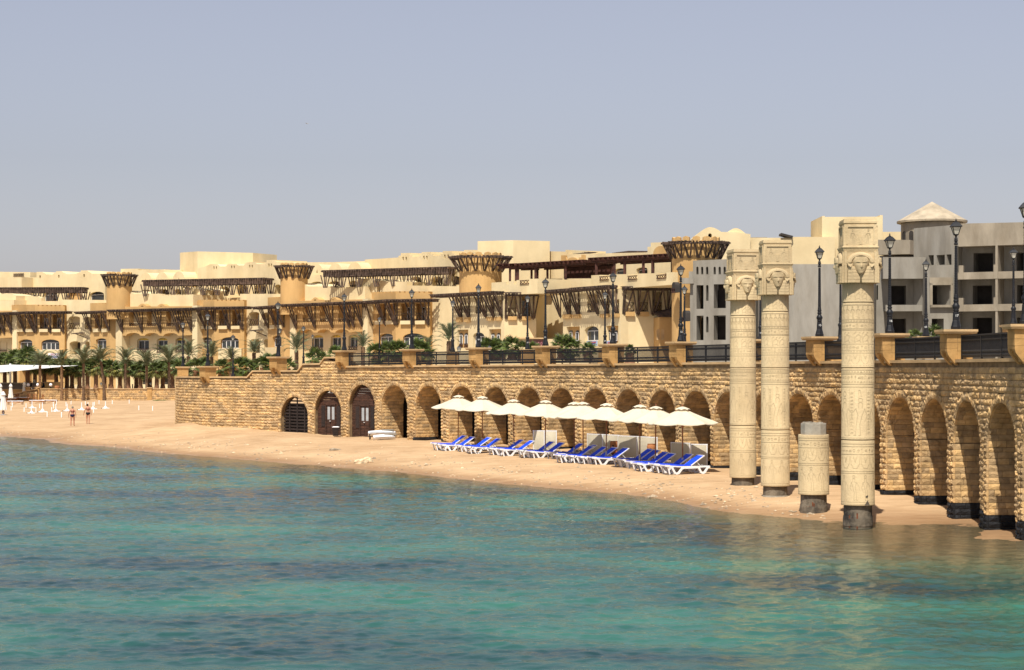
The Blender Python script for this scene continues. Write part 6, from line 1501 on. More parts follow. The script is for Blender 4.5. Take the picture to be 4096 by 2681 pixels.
# ---------------------------------------------------------------- low beach wall, ramp, bar counter
lw=thing('low_wall','low rough stone retaining wall with pale coping behind the date palms','wall',tuple(wallp(480)))
def lwp(px,back,z): p=PD(px,DW+back); p.z=z; return p
zt_=H-(1555-HOR)*DW/F; zb_=.2
m=MB(); m.hexa([lwp(150,.02,zb_),lwp(760,.02,zb_),lwp(760,.6,zb_),lwp(150,.6,zb_),lwp(150,.02,zt_-.08),lwp(760,.02,zt_-.08),lwp(760,.6,zt_-.08),lwp(150,.6,zt_-.08)]); m.build('core',M['mortar'],lw)
m=MB(); m.hexa([lwp(152,-.14,zt_-.09),lwp(760,-.14,zt_-.09),lwp(760,.65,zt_-.09),lwp(152,.65,zt_-.09),lwp(152,-.14,zt_+.02),lwp(760,-.14,zt_+.02),lwp(760,.65,zt_+.02),lwp(152,.65,zt_+.02)]); m.build('coping',M['coping'],lw)
rows=6; hh=(zt_-.1-.38)/rows; x0,x1=lwp(152,0,0).x,lwp(745,0,0).x; cnt=0
for j in range(rows):
    x=x0
    while x<x1-.1:
        L_=rp.uniform(.35,.62); L_=min(L_,x1-x)
        me=vmesh('s',rp.randrange(10),M['stone']); o=bpy.data.objects.new('stone',me); COL.objects.link(o); o.parent=lw; o.matrix_local=WM[lw].inverted()@Matrix(((L_-.015,0,0,x+L_/2),(0,-.1,0,DW+.01),(0,0,hh-.015,.38+j*hh),(0,0,0,1))); cnt+=1; x+=L_
# wall pillars and the ramp wing at the left
for px,lb in ((404,'squat stone pillar of the low wall beside the leaning date palm'),(600,'squat stone pillar of the low wall beside the sixth date palm'),(150,'squat stone pillar with a globe lamp at the top of the ramp, right one'),(114,'squat stone pillar with a globe lamp at the top of the ramp, left one')):
    c=lwp(px,.2,0); r=thing('wall_pillar',lb,'pillar',(c.x,c.y,zb_),0,'squat pillars of the low beach wall'); m=MB(); top=zt_+.12 if px<200 else zt_+.05
    m.box((c.x,c.y,(zb_+top)/2),(.62,.75,top-zb_)); m.build('shaft',M['pillar'],r); m=MB(); m.box((c.x,c.y,top+.06),(.8,.95,.12)); m.build('cap',M['coping'],r)
rw=thing('ramp_wall','sloping stone wing wall of the beach ramp at the far left','wall',tuple(lwp(80,-1.2,.4)))
q=[(10,.95),(152,zt_+.0)]; m=MB(); a,b=lwp(10,-1.6,0),lwp(148,-.4,0)
m.add([(a.x,a.y,.2),(b.x,b.y,.2),(b.x,b.y+.5,.2),(a.x,a.y+.5,.2),(a.x,a.y,.98),(b.x,b.y,zt_-.05),(b.x,b.y+.5,zt_-.05),(a.x,a.y+.5,.98)],[(3,2,1,0),(4,5,6,7),(0,1,5,4),(1,2,6,5),(2,3,7,6),(3,0,4,7)]); m.build('core',M['mortar'],rw)
m=MB(); m.bar((a.x,a.y+.2,1.02),(b.x,b.y+.2,zt_-.0),.7,.1); m.build('coping',M['coping'],rw)
t=(b-a); L0=t.length; t.normalize(); nn_=Vector((t.y,-t.x,0))
for j in range(6):
    x=0.
    while x<L0-.1:
        L_=min(rp.uniform(.35,.6),L0-x); zc=.38+j*.2
        if zc+.2<.98+(zt_-.05-.98)*(x+L_/2)/L0:
            o=bpy.data.objects.new('stone',vmesh('s',rp.randrange(10),M['stone'])); COL.objects.link(o); o.parent=rw; c=a+t*(x+L_/2); c.z=zc
            m4=Matrix(((t.x*(L_-.015),nn_.x*.1,0,c.x),(t.y*(L_-.015),nn_.y*.1,0,c.y),(0,0,.185,zc),(0,0,0,1))); o.matrix_local=WM[rw].inverted()@m4
        x+=L_
m=MB(); c=lwp(50,3,0); r=thing('upper_wall','plain ochre wall strip above the ramp below the bar counter','wall',(c.x,c.y,.5)); a,b=lwp(-60,3.,0),lwp(112,3.,0); m.hexa([(a.x,a.y,.4),(b.x,b.y,.4),(b.x,b.y+.4,.4),(a.x,a.y+.4,.4),(a.x,a.y,1.85),(b.x,b.y,1.85),(b.x,b.y+.4,1.85),(a.x,a.y+.4,1.85)]); m.build('wall',M['ochre'],r); m=MB(); m.bar((a.x,a.y+.2,1.9),(b.x,b.y+.2,1.9),.5,.1); m.build('coping',M['coping'],r)
M['bar']=mat('taupe_bar_front',(.17,.14,.115),.85,.08,2.)
c=lwp(40,5.5,1.75); r=thing('bar_counter','long taupe bar counter with pale stone top behind the folded parasols','counter',tuple(c)); a,b=lwp(-80,5.5,0),lwp(111,5.5,0)
m=MB(); m.hexa([(a.x,a.y,1.2),(b.x,b.y,1.2),(b.x,b.y+.6,1.2),(a.x,a.y+.6,1.2),(a.x,a.y,2.68),(b.x,b.y,2.68),(b.x,b.y+.6,2.68),(a.x,a.y+.6,2.68)]); m.build('front',M['bar'],r); m=MB(); m.bar((a.x,a.y+.2,2.76),(b.x,b.y+.2,2.76),.9,.14); m.build('top',M['concrete'],r)
a=lwp(128,5.8,0); b=lwp(153,5.8,0); r=thing('bar_counter','short taupe bar counter end between the two left globe lamps','counter',(a.x,a.y,1.7)); m=MB(); m.hexa([(a.x,a.y,1.2),(b.x,b.y,1.2),(b.x,b.y+.6,1.2),(a.x,a.y+.6,1.2),(a.x,a.y,2.75),(b.x,b.y,2.75),(b.x,b.y+.6,2.75),(a.x,a.y+.6,2.75)]); m.build('front',M['bar'],r); m=MB(); m.bar((a.x,a.y+.2,2.8),(b.x,b.y+.2,2.8),.8,.1); m.build('top',M['concrete'],r)
M['globe']=mat('opal_globe',(.85,.83,.88),.3,.02,2.)
for px,lb in ((113,'white globe lamp on the left ramp pillar'),(151,'white globe lamp half hidden by the leftmost date palm'),(203,'white globe lamp above the blue topped drinks stand')):
    c=lwp(px,.2,0); zc=ZY(1540,29); zbse=zt_+.2; r=thing('globe_lamp',lb,'lamp',(c.x,c.y,zbse),0,'white globe lamps on the low wall'); m=MB(); m.ball((c.x,c.y,zc),.23,14,10); m.build('globe',M['globe'],r,smooth=True); m=MB(); m.lathe((c.x,c.y,0),[(.1,zbse-.2),(.08,zc-.2)],10); m.build('foot',M['iron'],r)
c=lwp(205,9,1.7); r=thing('planter','long low ochre planter behind the right globe lamp','planter',tuple(c)); m=MB(); m.box((c.x,c.y,2.15),(3.2,1.,1.3)); m.build('box',M['ochre'],r); m=MB(); m.box((c.x,c.y,2.84),(3.4,1.2,.1)); m.build('rim',M['coping'],r)
c=lwp(228,6,1.7); r=thing('flower_pot','terracotta pot at the foot of a fan palm by the right globe lamp','pot',tuple(c)); m=MB(); m.lathe((0,0,0),[(.22,0),(.34,.3),(.36,.55),(.30,.7),(.33,.74)],14); m.build('pot',M['clay'],r,local=True)
# banner on the first block, cafe sign and hanging banners
def banner(f,a,b,yt,yb,n,name,lb,cat,board,lines,grp=None):
    u0,u1=f.u(a,n),f.u(b,n); z0,z1=f.z((a+b)/2,yb,n),f.z((a+b)/2,yt,n); c=f.pt((u0+u1)/2,n,(z0+z1)/2); r=thing(name,lb,cat,tuple(c),0,grp); m=MB(); boxf(m,f,u0,u1,n-.08,n,z0,z1); m.build('board',board,r)
    for tx,size,zz,mm in lines:
        if tx in ('~','@'):      # print too small to read in the photograph: a row of short strokes, or a loose curl
            zc_=z0+(z1-z0)*zz; q=MB(); uu=u0+(u1-u0)*.14
            while uu<u1-(u1-u0)*.14:
                w_=rp.uniform(.08,.2)
                if tx=='~': boxf(q,f,uu,min(uu+w_,u1-.1),n+.004,n+.014,zc_-size/2,zc_+size/2*rp.uniform(.7,1)); uu+=w_+.06
                else: 
                    pts=[f.pt(uu+.16*math.cos(t_)+.05*t_,n+.012,zc_+size*.5*math.sin(t_)) for t_ in (0,1,2,3,4,5,6)]
                    for a_,b_ in zip(pts[:-1],pts[1:]): q.bar(a_,b_,.035)
                    uu+=.34
            q.build('printed_strokes',mm,r)['kind']='stuff'; continue
        me=text_mesh(tx,size,mm); w=max(v.co.x for v in me.vertices)-min(v.co.x for v in me.vertices); o=link('lettering',me,r); q=f.pt((u0+u1)/2,n+.02,z0+(z1-z0)*zz); k=min(1.,(u1-u0)*.9/max(w,.01))
        o.matrix_local=WM[r].inverted()@Matrix.Translation(q)@Matrix.Rotation(math.atan2(f.t.y,f.t.x),4,'Z')@Matrix.Rotation(PI/2,4,'X')@Matrix.Diagonal((k,k,1,1))
red=mat('sign_red',(.35,.02,.03),.6,.02); navy=mat('sign_navy',(.02,.03,.14),.6,.02); pale=mat('banner_pale_blue',(.36,.44,.60),.7,.08,4.); whiteb=mat('banner_white',(.7,.7,.74),.7,.05,4.); maroon=mat('sign_maroon',(.06,.016,.014),.6,.1,3.); pink=mat('sign_pink',(.60,.25,.28),.6,.05)
fb=Fac(O[1],T[1])
banner(fb,192,248,1413,1434,-.6,'shop_banner','white banner with red and navy letters half hidden by the left palms','banner',whiteb,[('MAG  AL',.5,.74,red),('~',.3,.28,navy)])
banner(fD,2346,2388,1364,1384,1.1,'hotel_banner','pale blue banner with red and navy lines of text under the arched window','banner',pale,[('~',.16,.72,red),('~',.10,.45,navy),('~',.08,.2,navy)])
banner(fD,2427,2456,1364,1380,1.1,'hotel_banner','violet banner with red writing glimpsed between two lamp posts','banner',pale,[('~',.2,.55,red)])
banner(fB,2106,2176,1359,1392,1.95,'cafe_sign','dark maroon cafe sign with pale pink script left of the gable lamp','sign',maroon,[('@',.5,.45,pink)])
# ---------------------------------------------------------------- shade sail and folded parasols
M['sail']=mat('white_pvc_membrane',(.82,.80,.74),.6,.03,1.,trans=.12)
pk=P(41,1459,28.4); rt=P(316,1461,27.4); r=thing('shade_sail','big white tension membrane sail stretched from a mast above the ramp','shade sail',(pk.x,pk.y,1.5))
corn_=[P(-150,1492,31.),P(10,1489,30.4),P(316,1462.5,27.6),P(140,1468,26.2),P(-150,1466,26.)]
m=MB(); nR=8; edge=[]
for i in range(len(corn_)):
    a,b=corn_[i],corn_[(i+1)%len(corn_)]
    for k in range(6):
        t=k/6; q=a.lerp(b,t); c_=(corn_[0]+corn_[2]+corn_[3])/3; q=q.lerp(Vector((pk.x+2,pk.y,q.z)),.10*math.sin(PI*t)); edge.append(q)
ne=len(edge)
for j in range(nR+1):
    t=j/nR
    for q in edge: z=pk.z+(q.z-pk.z)*(t**.55); m.v.append((pk.x+(q.x-pk.x)*t,pk.y+(q.y-pk.y)*t,z))
m.f=[(j*ne+k,j*ne+(k+1)%ne,(j+1)*ne+(k+1)%ne,(j+1)*ne+k) for j in range(nR) for k in range(ne)]
m.build('membrane',M['sail'],r,smooth=True)
m=MB(); m.tube([(pk.x,pk.y,1.0),(pk.x,pk.y,pk.z+.15)],.14,10); m.build('mast',M['white'],r)
q0=P(313,1555,27.); q1=P(324,1468,27.4); m=MB(); m.tube([(q0.x,q0.y,1.5),tuple(q1)],[.17,.11],10); m.bar(q1,rt,.04); m.build('leaning_mast',M['white'],r)
def make_folded():
    r=thing('folded_parasol','x','parasol',(0,0,0),0,'folded white parasols at the left of the beach')
    m=MB(); m.tube([(0,0,0),(0,0,2.75)],.035,8); m.build('pole',M['teak'],r,local=True); n=24; m=MB()
    for rr,z in ((.34,.55),(.36,.62),(.30,1.1),(.23,1.7),(.17,2.2),(.13,2.42)):
        for k in range(n): a=2*PI*k/n; q=rr*(1 if k%3 else .62); m.v.append((q*math.cos(a),q*math.sin(a),z))
    m.f=[(i*n+k,i*n+(k+1)%n,(i+1)*n+(k+1)%n,(i+1)*n+k) for i in range(5) for k in range(n)]; m.build('folded_canopy',M['sail'],r,local=True)
    m=MB(); m.lathe((0,0,0),[(.25,2.26),(.22,2.34),(.12,2.58),(.03,2.68)],14); m.build('vent_cap',M['sail'],r,local=True); m=MB(); m.lathe((0,0,0),[(.02,2.68),(.04,2.74),(.01,2.8)],8); m.build('finial',M['teak'],r,local=True)
    m=MB(); m.lathe((0,0,0),[(.3,0),(.3,.06),(.06,.1),(.05,.4)],12); m.build('base',M['galv'],r,local=True); return r
fo=make_folded(); used=[False]
for px,yb,yt,lb in ((13,1661,1562,'nearest folded white parasol, with a small wooden table round its pole'),(2,1612,1532,'folded white parasol cut by the left edge, behind the nearest one'),(43,1608,1532,'folded white parasol below the sail mast'),(97,1602,1525,'folded white parasol left of the left globe lamp')):
    p=onsand(px,yb); s=F/p.y; place(fo,used,tuple(p),rp.uniform(0,3),lb,(1,1,(yb-yt)/s/2.78))
p=onsand(13,1660); r=thing('parasol_table','small round wooden table on the pole of the nearest folded parasol','table',tuple(p)); 
m=MB(); m.lathe((0,0,0),[(.30,.48),(.30,.53),(.06,.53)],16); m.build('top',M['teak'],r,local=True); m=MB(); m.lathe((0,0,0),[(.12,.1),(.14,.3),(.05,.46)],8); m.build('foot',M['teak'],r,local=True)
# wooden loungers with white cushions, tables and chairs
M['pine']=mat('orange_brown_hardwood',(.33,.13,.045),.65,.2,4.,isl=.2)
def make_wlounger():
    r=thing('wooden_lounger','x','sun lounger',(0,0,0),0,'wooden loungers stacked at the left'); m=MB()
    for y in (-.33,.33): m.bar((-1,y,.33),(1,y,.33),.05,.09)
    for k in range(12): m.bar((-.95+.17*k,-.33,.38),(-.95+.17*k,.33,.38),.08,.02)
    m.build('frame',M['pine'],r,local=True)
    for x in (-.85,.85):
        for y in (-.31,.31): m=MB(); m.bar((x,y,0),(x,y,.36),.07); m.build('leg',M['pine'],r,local=True)
    m=MB(); m.bar((-.2,-.3,.1),(.7,-.3,.3),.05); m.lathe((.75,-.36,.1),[(.1,0),(.1,.03)],10); m.build('brace',M['pine'],r,local=True)
    m=MB(); 
    for i in range(5): m.box((-.78+.39*i,0,.44+.012*(i%2)),(.385,.58,.075))
    m.build('cushion',M['white'],r,local=True); return r
wl=make_wlounger(); used=[False]
for px,yb,rz,lb in ((62,1619,.05,'front wooden lounger with long white cushion, nearest the folded parasol'),(150,1616,-.05,'front wooden lounger with folded white cushion, in the middle'),(197,1615,.03,'rightmost wooden lounger, its cushion end by the drinks stand'),(35,1606,.1,'back row wooden lounger at the far left'),(88,1603,-.1,'back row wooden lounger between two folded parasols'),(128,1601,.25,'back row wooden lounger with tilted white cushion by the leftmost date palm')):
    p=onsand(px,yb); place(wl,used,tuple(p),rz,lb)
def make_wchair():
    r=thing('wooden_chair','x','chair',(0,0,0),0,'wooden chairs by the folded parasols'); m=MB(); m.box((0,0,.43),(.48,.46,.05)); m.build('seat',M['pine'],r,local=True)
    m=MB()
    for k in range(5): m.bar((-.2+.1*k,.22,.5),(-.2+.1*k,.26,.92),.04)
    m.bar((-.24,.25,.9),(.24,.25,.9),.05,.07); m.build('backrest',M['pine'],r,local=True)
    for x in (-.21,.21):
        for y in (-.2,.2): m=MB(); m.bar((x,y,0),(x,y,.45),.05); m.build('leg',M['pine'],r,local=True)
    return r
wc=make_wchair(); used=[False]
for px,yb,lb in ((28,1608,'wooden chair left of the sail mast parasol'),(60,1604,'wooden chair just right of the sail mast parasol'),(75,1603,'wooden chair in the middle of the stacked furniture'),(112,1604,'wooden chair at the foot of the parasol near the globe lamp'),(140,1606,'wooden chair nearest the leftmost date palm'),(165,1606,'wooden chair right of the leftmost date palm')):
    p=onsand(px,yb); place(wc,used,tuple(p),rp.uniform(-1,1),lb)
p=onsand(207,1600); r=thing('drinks_stand','grey drinks stand with a bright blue basin on top, against the low wall','stand',tuple(p)); m=MB(); m.box((0,0,.5),(.62,.5,1.)); m.build('cabinet',mat('grey_cabinet',(.10,.12,.13),.6,.05),r,local=True)
m=MB(); m.lathe((-.1,-.05,0),[(.2,1.0),(.27,1.12),(.28,1.2),(.2,1.2)],12); m.build('basin',M['blue'],r,local=True); m=MB(); m.box((.1,.1,1.25),(.3,.3,.5)); m.build('water_bottle',M['paleglass'],r,local=True)
m=MB()
for x,z in ((.25,.9),(.27,.5),(.42,.7)): m.lathe((x,-.3,z-.2),[(.05,0),(.05,.2),(.02,.28)],8)
m.build('hanging_bottle',M['white'],r,local=True)
p=onsand(224,1598); r=thing('goods_rack','small dark rack of white and dark goods right of the blue basin','rack',tuple(p)); m=MB(); 
for x in (-.25,.25): m.bar((x,0,0),(x,0,1.2),.04)
for z in (.1,.5,.9): m.box((0,0,z),(.54,.3,.03))
m.build('rack',M['iron'],r,local=True); 
for k in range(7): m=MB(); m.box((-.2+.07*k,-.05,[.2,.6,1.0][k%3]),(.1,.12,.16)); m.build('parcel',M['white'] if k%2 else M['dark'],r,local=True)
# ---------------------------------------------------------------- white marker posts and volleyball style stands
def make_post():
    r=thing('marker_post','x','post',(0,0,0),0,'short white posts in the sand'); m=MB(); m.box((0,0,.2),(.075,.075,.48)); m.build('shaft',M['white'],r,local=True); m=MB(); m.lathe((0,0,0),[(.053,.44),(.02,.47)],4,a0=PI/4); m.build('tip',M['white'],r,local=True); return r
mp_=make_post(); used=[False]
posts=[(140,755),(157,718),(152,690),(301,775),(326,720),(494,725),(449,778),(645,775),(588,835),(767,843),(705,680),(664,700),(824,700),(886,685),(1063,690),(1097,705),(1176,698),(1235,675),(1400,675),(1610,668),(1730,750),(1903,755),(1168,785),(668,730)]
pdes=['nearest the folded parasol table','left, just below the wooden loungers','topmost at the left end of the loungers','left of the first white stand, lower one','left of the first white stand, upper one','above the second stand from the left','right of the leftmost low stand','left foot of the third stand','isolated low one left of the walking pair','isolated low one directly left of the grey haired bather','by the right end of the loungers, upper','by the right end of the loungers, left','left above the grey haired bather','far one above the grey haired bather','left of the dark haired bather’s head','just behind the dark haired bather’s head','right of the fifth stand','far one between the last two stands','far one right of the rightmost stand','far one alone, third from the right','second from the right, alone on the open sand','rightmost, alone on the open sand','directly right of the dark haired bather','lower one below the right end of the loungers']
for (x,y),d in zip(posts,pdes):
    p=onsand(x/3.116,1400+y/3.116); place(mp_,used,tuple(p),rp.uniform(-.2,.2),'short white post, '+d.replace('’',''))
def make_stand():
    r=thing('stand_base','x','stand',(0,0,0),0,'white pole stands on cross feet'); m=MB(); m.tube([(0,0,.08),(0,0,.78)],.05,10); m.build('pole',M['white'],r,local=True); m=MB(); m.lathe((0,0,0),[(.25,.0),(.22,.1),(.08,.26),(.06,.3)],4,a0=0); m.build('hub',M['white'],r,local=True)
    for a in (0.2,1.77): m=MB(); d=Vector((math.cos(a),math.sin(a),0)); m.bar(-d*.42+Vector((0,0,.06)),d*.42+Vector((0,0,.06)),.11,.08); m.build('foot',M['white'],r,local=True)
    m=MB(); m.box((-.42,-.08,.05),(.08,.12,.08)); m.build('foot_cap',M['dark'],r,local=True); return r
ws=make_stand(); used=[False]
for (x,y,t),d in zip(((400,728,640),(392,793,700),(530,780,655),(697,770,675),(838,765,672),(1018,752,655),(1160,740,652),(1315,733,640)),('behind the leftmost two, farthest left','leftmost and nearest','third from the left','with long flat foot, fourth from the left','half behind the grey haired bather','between the two bathers','just right of the dark haired bather','rightmost on the open sand')):
    p=onsand(x/3.116,1400+y/3.116); s=F/p.y; place(ws,used,tuple(p),rp.uniform(-.4,.4),'white pole stand on a cross foot, '+d,(1,1,(y-t)/3.116/s/.78))
M['grass']=mat('short_grass',(.10,.16,.03),.9,.3,8.)
m=MB(); g=onsand(641,1603)
for k in range(260):
    x,y=g.x+rp.uniform(-.9,.9),g.y+rp.uniform(-1.2,1.2); z=sz(x,y); h=rp.uniform(.08,.2); a=rp.uniform(0,6.28); m.add([(x-.03*math.cos(a),y-.03*math.sin(a),z),(x+.03*math.cos(a),y+.03*math.sin(a),z),(x+rp.uniform(-.05,.05),y,z+h)],[(0,1,2)])
tag(m.build('grass',M['grass'],fix=False),'small patch of green grass on the sand by the tallest date palm','grass',kind='stuff')
# ---------------------------------------------------------------- people
skin=mat('tanned_skin',(.50,.235,.14),.55,.08,6.,spec=.3); hairg=mat('grey_hair',(.22,.20,.17),.8,.2,20.); hairb=mat('dark_hair',(.015,.012,.01),.6,.2,20.)
def skin_body(edges_pts,radii,edges,mm,root,name='body'):
    me=bpy.data.meshes.new(name); bm=bmesh.new(); L_=bm.verts.layers.skin.verify(); vs=[]
    for p,rr in zip(edges_pts,radii):
        v=bm.verts.new(p); v[L_].radius=rr if hasattr(rr,'__len__') else (rr,rr); vs.append(v)
    vs[0][L_].use_root=True
    for a,b in edges: bm.edges.new((vs[a],vs[b]))
    bm.to_mesh(me); bm.free(); o=bpy.data.objects.new('tmp',me); COL.objects.link(o); o.modifiers.new('skin','SKIN').use_smooth_shade=True; s=o.modifiers.new('sub','SUBSURF'); s.levels=1; s.render_levels=1
    bpy.context.view_layer.update(); m2=bpy.data.meshes.new_from_object(o.evaluated_get(bpy.context.evaluated_depsgraph_get())); bpy.data.objects.remove(o); m2.materials.clear(); m2.materials.append(mm); m2.name=name
    for p in m2.polygons: p.use_smooth=True
    return link(name,m2,root)
def person(loc,h,label,rz,clothes,hair,stout=1.,sit=False,stride=.0,head_tilt=0.,body=None,armx=(0,0)):
    r=thing('person',label,'person',loc,rz); k=h/1.66; P_=[];R_=[];E_=[]
    def v(x,y,z,rr,par=None):
        P_.append((x*k,y*k,z*k)); R_.append(tuple(q*k for q in rr) if hasattr(rr,'__len__') else rr*k); 
        if par is not None: E_.append((par,len(P_)-1))
        return len(P_)-1
    w=stout; dz=-.42 if sit else 0.
    pel=v(0,0,.93+dz,(.155*w,.11*w)); bel=v(0,.01,1.06+dz,(.125*w,.095*w),pel); che=v(0,.0,1.24+dz,(.15*w,.105*w),bel); ub=v(0,-.015,1.36+dz,(.12*w,.085),che); nk=v(0,.0,1.45+dz,.052,ub)
    hd=v(.0+head_tilt,.03,1.53+dz,(.072,.085),nk); ht=v(head_tilt*1.6,.04,1.61+dz,(.07,.088),hd)
    for sg,ax in ((-1,armx[0]),(1,armx[1])):
        sh=v(sg*.175*w,-.01,1.36+dz,.058,ub); el=v(sg*(.235*w+ax*.4),-.03,1.10+dz,.043,sh); wr=v(sg*(.25*w+ax),.03,.87+dz,.029,el); pa=v(sg*(.255*w+ax),.05,.81+dz,(.022,.04),wr)
        for q,(fy,fl) in enumerate(((-.03,.07),(-.01,.085),(.012,.08),(.032,.065))):
            f1=v(sg*(.258*w+ax),.05+fy,.775+dz,.0095,pa); f2=v(sg*(.255*w+ax),.055+fy,.775-fl*.5+dz,.0085,f1); v(sg*(.248*w+ax),.062+fy,.775-fl+dz,.0075,f2)
        t1=v(sg*(.245*w+ax),.095,.80+dz,.011,pa); v(sg*(.24*w+ax),.105,.765+dz,.009,t1)
    for sg in (-1,1):
        st=stride*sg
        if sit:
            hp=v(sg*.1,.05,.50,.09*w,pel); kn=v(sg*.12,.45,.50,.065,hp); an=v(sg*.12,.47,.08,.042,kn); v(sg*.12,.60,.04,(.035,.03),an)
        else:
            hp=v(sg*.095*w,0,.84,.095*w,pel); th=v(sg*.10*w,st*.25,.68,.082*w,hp); kn=v(sg*.10*w,st*.5+.015,.47,.056*w,th); ca=v(sg*.10*w,st*.75-.015,.33,.054*w,kn); an=v(sg*.10*w,st-.01,.09,.034,ca); he=v(sg*.10*w,st-.03,.03,.03,an); v(sg*.11*w,st+.13,.025,(.036,.022),an)
    b=skin_body(P_,R_,E_,body or skin,r)
    # face details and hair
    m=MB(); m.ball((head_tilt*1.4*k,(.03+.095)*k,(1.545+dz)*k),.016*k,6,4,(.8,1,1.4)); 
    for sg in (-1,1): m.ball(((head_tilt*1.4+sg*.03)*k,(.03+.082)*k,(1.57+dz)*k),.011*k,6,4); m.ball(((head_tilt*1.4+sg*.078)*k,.03*k,(1.555+dz)*k),.02*k,6,4,(.5,1,1.5))
    m.box((head_tilt*1.4*k,(.03+.085)*k,(1.505+dz)*k),(.045*k,.01*k,.012*k)); m.build('face',skin,r,local=True)
    m=MB(); m.ball((head_tilt*1.5*k,.015*k,(1.595+dz)*k),.098*k,14,9,(.88,1.02,1.0)); m.v=[(x,y+.012*k*math.sin(40*z/k),z) for x,y,z in m.v]; m.build('hair',hair,r,local=True,smooth=True)
    for nm,mm,spec in clothes:
        m=MB()
        if spec=='briefs':
            n=18
            for a_,b_,z in ((.165,.125,1.0),(.178,.135,.94),(.178,.14,.89),(.15,.135,.83),(.07,.10,.78)):
                for q in range(n): t=2*PI*q/n; m.v.append((a_*w*k*math.cos(t),b_*w*k*math.sin(t),z*k))
            m.f=[(i*n+q,i*n+(q+1)%n,(i+1)*n+(q+1)%n,(i+1)*n+q) for i in range(4) for q in range(n)]
        elif spec=='top':
            n=18
            for z in (1.21,1.255):
                for q in range(n): t=2*PI*q/n; m.v.append(((.158)*w*k*math.cos(t),(.122)*w*k*math.sin(t),z*k))
            m.f=[(q,(q+1)%n,n+(q+1)%n,n+q) for q in range(n)]
            for sg in (-1,1): m.bar((sg*.09*k,-.118*w*k,1.24*k),(sg*.10*k,-.07*k,1.42*k),.018*k); m.bar((sg*.10*k,-.07*k,1.42*k),(sg*.08*k,.11*w*k,1.26*k),.018*k); m.ball((sg*.07*w*k,.11*w*k,1.22*k),.065*k,8,6)
        elif spec=='shirt':
            n=16
            for a_,b_,z in ((.19,.15,.86),(.175,.135,1.05),(.195,.145,1.25),(.17,.12,1.38),(.08,.075,1.45)):
                for q in range(n): t=2*PI*q/n; m.v.append((a_*w*k*math.cos(t),b_*w*k*math.sin(t),(z+dz)*k))
            m.f=[(i*n+q,i*n+(q+1)%n,(i+1)*n+(q+1)%n,(i+1)*n+q) for i in range(4) for q in range(n)]
            for sg in (-1,1): m.tube([(sg*.16*w*k,-.01*k,(1.37+dz)*k),(sg*.235*w*k,-.03*k,(1.10+dz)*k),(sg*.25*w*k,.03*k,(.9+dz)*k)],[.075*k,.062*k,.05*k],8)
        elif spec=='trousers':
            for sg in (-1,1):
                st=stride*sg
                pts=[(sg*.09*k,0,.95*k),(sg*.10*k,st*.25*k,.68*k),(sg*.10*k,(st*.5+.015)*k,.47*k),(sg*.10*k,(st-.01)*k,.08*k)] if not sit else [(sg*.08*k,0,.52*k),(sg*.12*k,.45*k,.50*k),(sg*.12*k,.47*k,.1*k)]
                m.tube(pts,[.12*k,.1*k,.08*k,.07*k][:len(pts)],10)
        m.build(nm,mm,r,local=True,smooth=True)
    return r
navyc=mat('navy_swimwear',(.008,.01,.05),.6,.1,8.); blackc=mat('black_swimwear',(.01,.01,.012),.6,.1,8.); winec=mat('wine_bikini_top',(.09,.015,.025),.6,.1,8.); bluec=mat('blue_shirt',(.02,.12,.5),.8,.1,6.); darkc=mat('dark_cloth',(.012,.013,.018),.85,.1,6.); bluej=mat('dark_jeans',(.02,.025,.045),.85,.1,6.)
p=onsand(290,1705); person(tuple(p),78.5/(F/p.y),'stout person with short grey hair walking away in navy bikini briefs','' or .0,[('bikini_top',winec,'top'),('briefs',navyc,'briefs')],hairg,1.13,stride=.08,armx=(.05,.0))
p=onsand(352,1699); person(tuple(p),82.0/(F/p.y),'slimmer person with short black hair walking away in black bikini briefs',.1,[('bikini_top',winec,'top'),('briefs',blackc,'briefs')],hairb,.98,stride=-.10,head_tilt=-.035,armx=(.10,.0))
p=P(482,1553,26.5); person((p.x,p.y,float(promz(p.x,p.y)[0])-.03),1.75,'person in bright blue shirt and dark trousers walking behind the low wall',-.9,[('shirt',bluec,'shirt'),('trousers',bluej,'trousers')],hairb,1.05,stride=.22)
for px,lb,rz in ((124,'person in dark clothes sitting at the bar behind the left globe lamp',1.2),(137,'person in grey leaning at the short bar counter',-.8),(174,'person all in black sitting right of the leftmost date palm trunk',2.2)):
    p=PD(px,DW+(7.5 if px!=137 else 8.2)); person((p.x,p.y,1.72),1.72,lb,rz,[('shirt',darkc if px!=137 else M['concrete'],'shirt'),('trousers',darkc,'trousers')],hairb,1.05,sit=(px!=137))
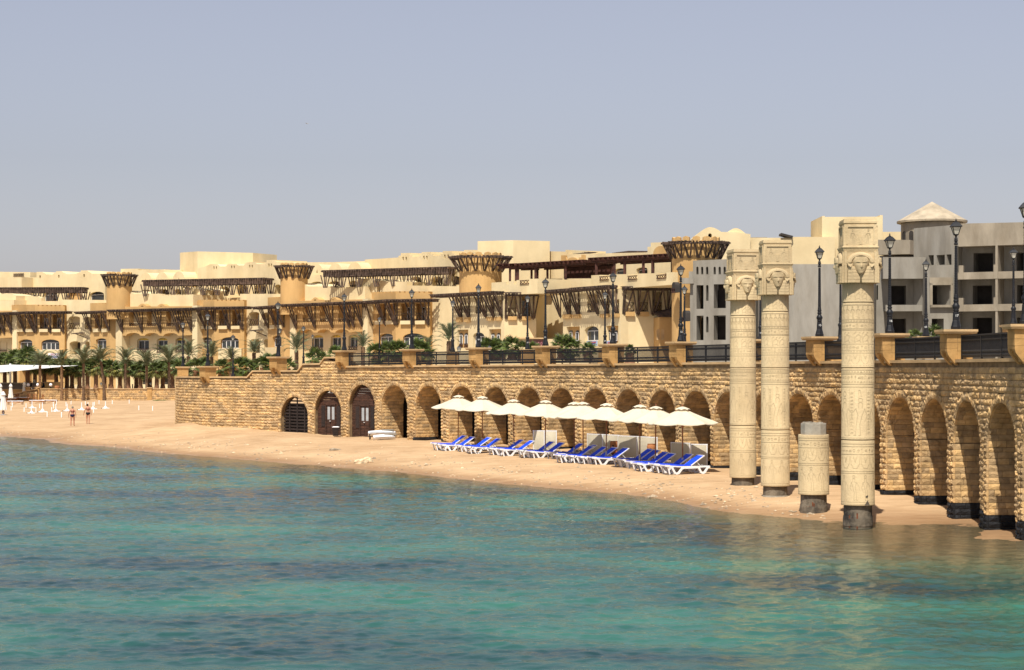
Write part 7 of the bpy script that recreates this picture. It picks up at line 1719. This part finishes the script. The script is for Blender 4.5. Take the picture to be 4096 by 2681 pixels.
# small lanterns on low posts in the planting
def make_lantern():
    r=thing('garden_lantern','x','lamp',(0,0,0),0,'small black garden lanterns'); m=MB(); m.lathe((0,0,0),[(.09,0),(.06,.15),(.035,.3),(.035,1.3),(.07,1.36)],8); m.build('post',M['iron'],r,local=True); m=MB()
    for k in range(4): a=PI/4+k*PI/2; m.bar((.09*math.cos(a),.09*math.sin(a),1.36),(.2*math.cos(a),.2*math.sin(a),1.62),.02)
    m.lathe((0,0,0),[(.24,1.62),(.15,1.72),(.03,1.80),(.02,1.86)],4,a0=PI/4); m.build('lantern',M['iron'],r,local=True); m=MB(); m.lathe((0,0,0),[(.09,1.37),(.19,1.61)],4,a0=PI/4); m.build('lantern_glass',M['lampglass'],r,local=True); return r
gl_=make_lantern(); used=[False]
for px,yt,s,lb in ((405,1528,28,'small black lantern behind the low wall, left of the blue shirted person'),(602,1527,28,'small black lantern behind the low wall near the sixth date palm'),(875,1438,40,'small black lantern among fan palms behind the second stepped wall lamp'),(1836,1380,56,'small black lantern below the tall narrow windows, left one'),(1958,1379,56,'small black lantern among the fan palms left of the red sign')):
    p=P(px,yt,s); place(gl_,used,(p.x,p.y,p.z-1.86),0,lb)
m=None
bl_=[(348,1555),(446,1555),(528,1555)]
r0=thing('bollard','x','bollard',(0,0,0),0,'short dark bollards behind the low wall'); m=MB(); m.lathe((0,0,0),[(.09,0),(.08,.65),(.1,.68),(.06,.8)],10); m.build('shaft',M['iron'],r0,local=True); m=MB(); m.lathe((0,0,0),[(.13,0),(.13,.08)],10); m.build('base',M['iron'],r0,local=True); used=[False]
for px,lb in ((436,'dark bollard left of the person in blue'),(530,'dark bollard right of the person in blue')):
    p=P(px,1548,27.); place(r0,used,(p.x,p.y,float(promz(p.x,p.y)[0])-.03),0,lb)

# a lone bird high over the hotel
c=P(1229,495,40); r=thing('bird','tiny dark bird gliding high in the empty sky','bird',tuple(c)); m=MB(); m.ball((0,0,0),.035,8,6,(2.6,1,1)); m.build('body',M['galv'],r,local=True)
for sg in (-1,1): m=MB(); m.add([(-.05,0,.02),(.07,0,.02),(sg*.16+.04,sg*.10,.07),(sg*.16-.04,sg*.10,.07),(-.05,0,.0),(.07,0,.0),(sg*.16+.04,sg*.10,.055),(sg*.16-.04,sg*.10,.055)],[(0,1,2,3),(7,6,5,4),(0,4,5,1),(1,5,6,2),(2,6,7,3),(3,7,4,0)]); m.build('wing',M['galv'],r,local=True)
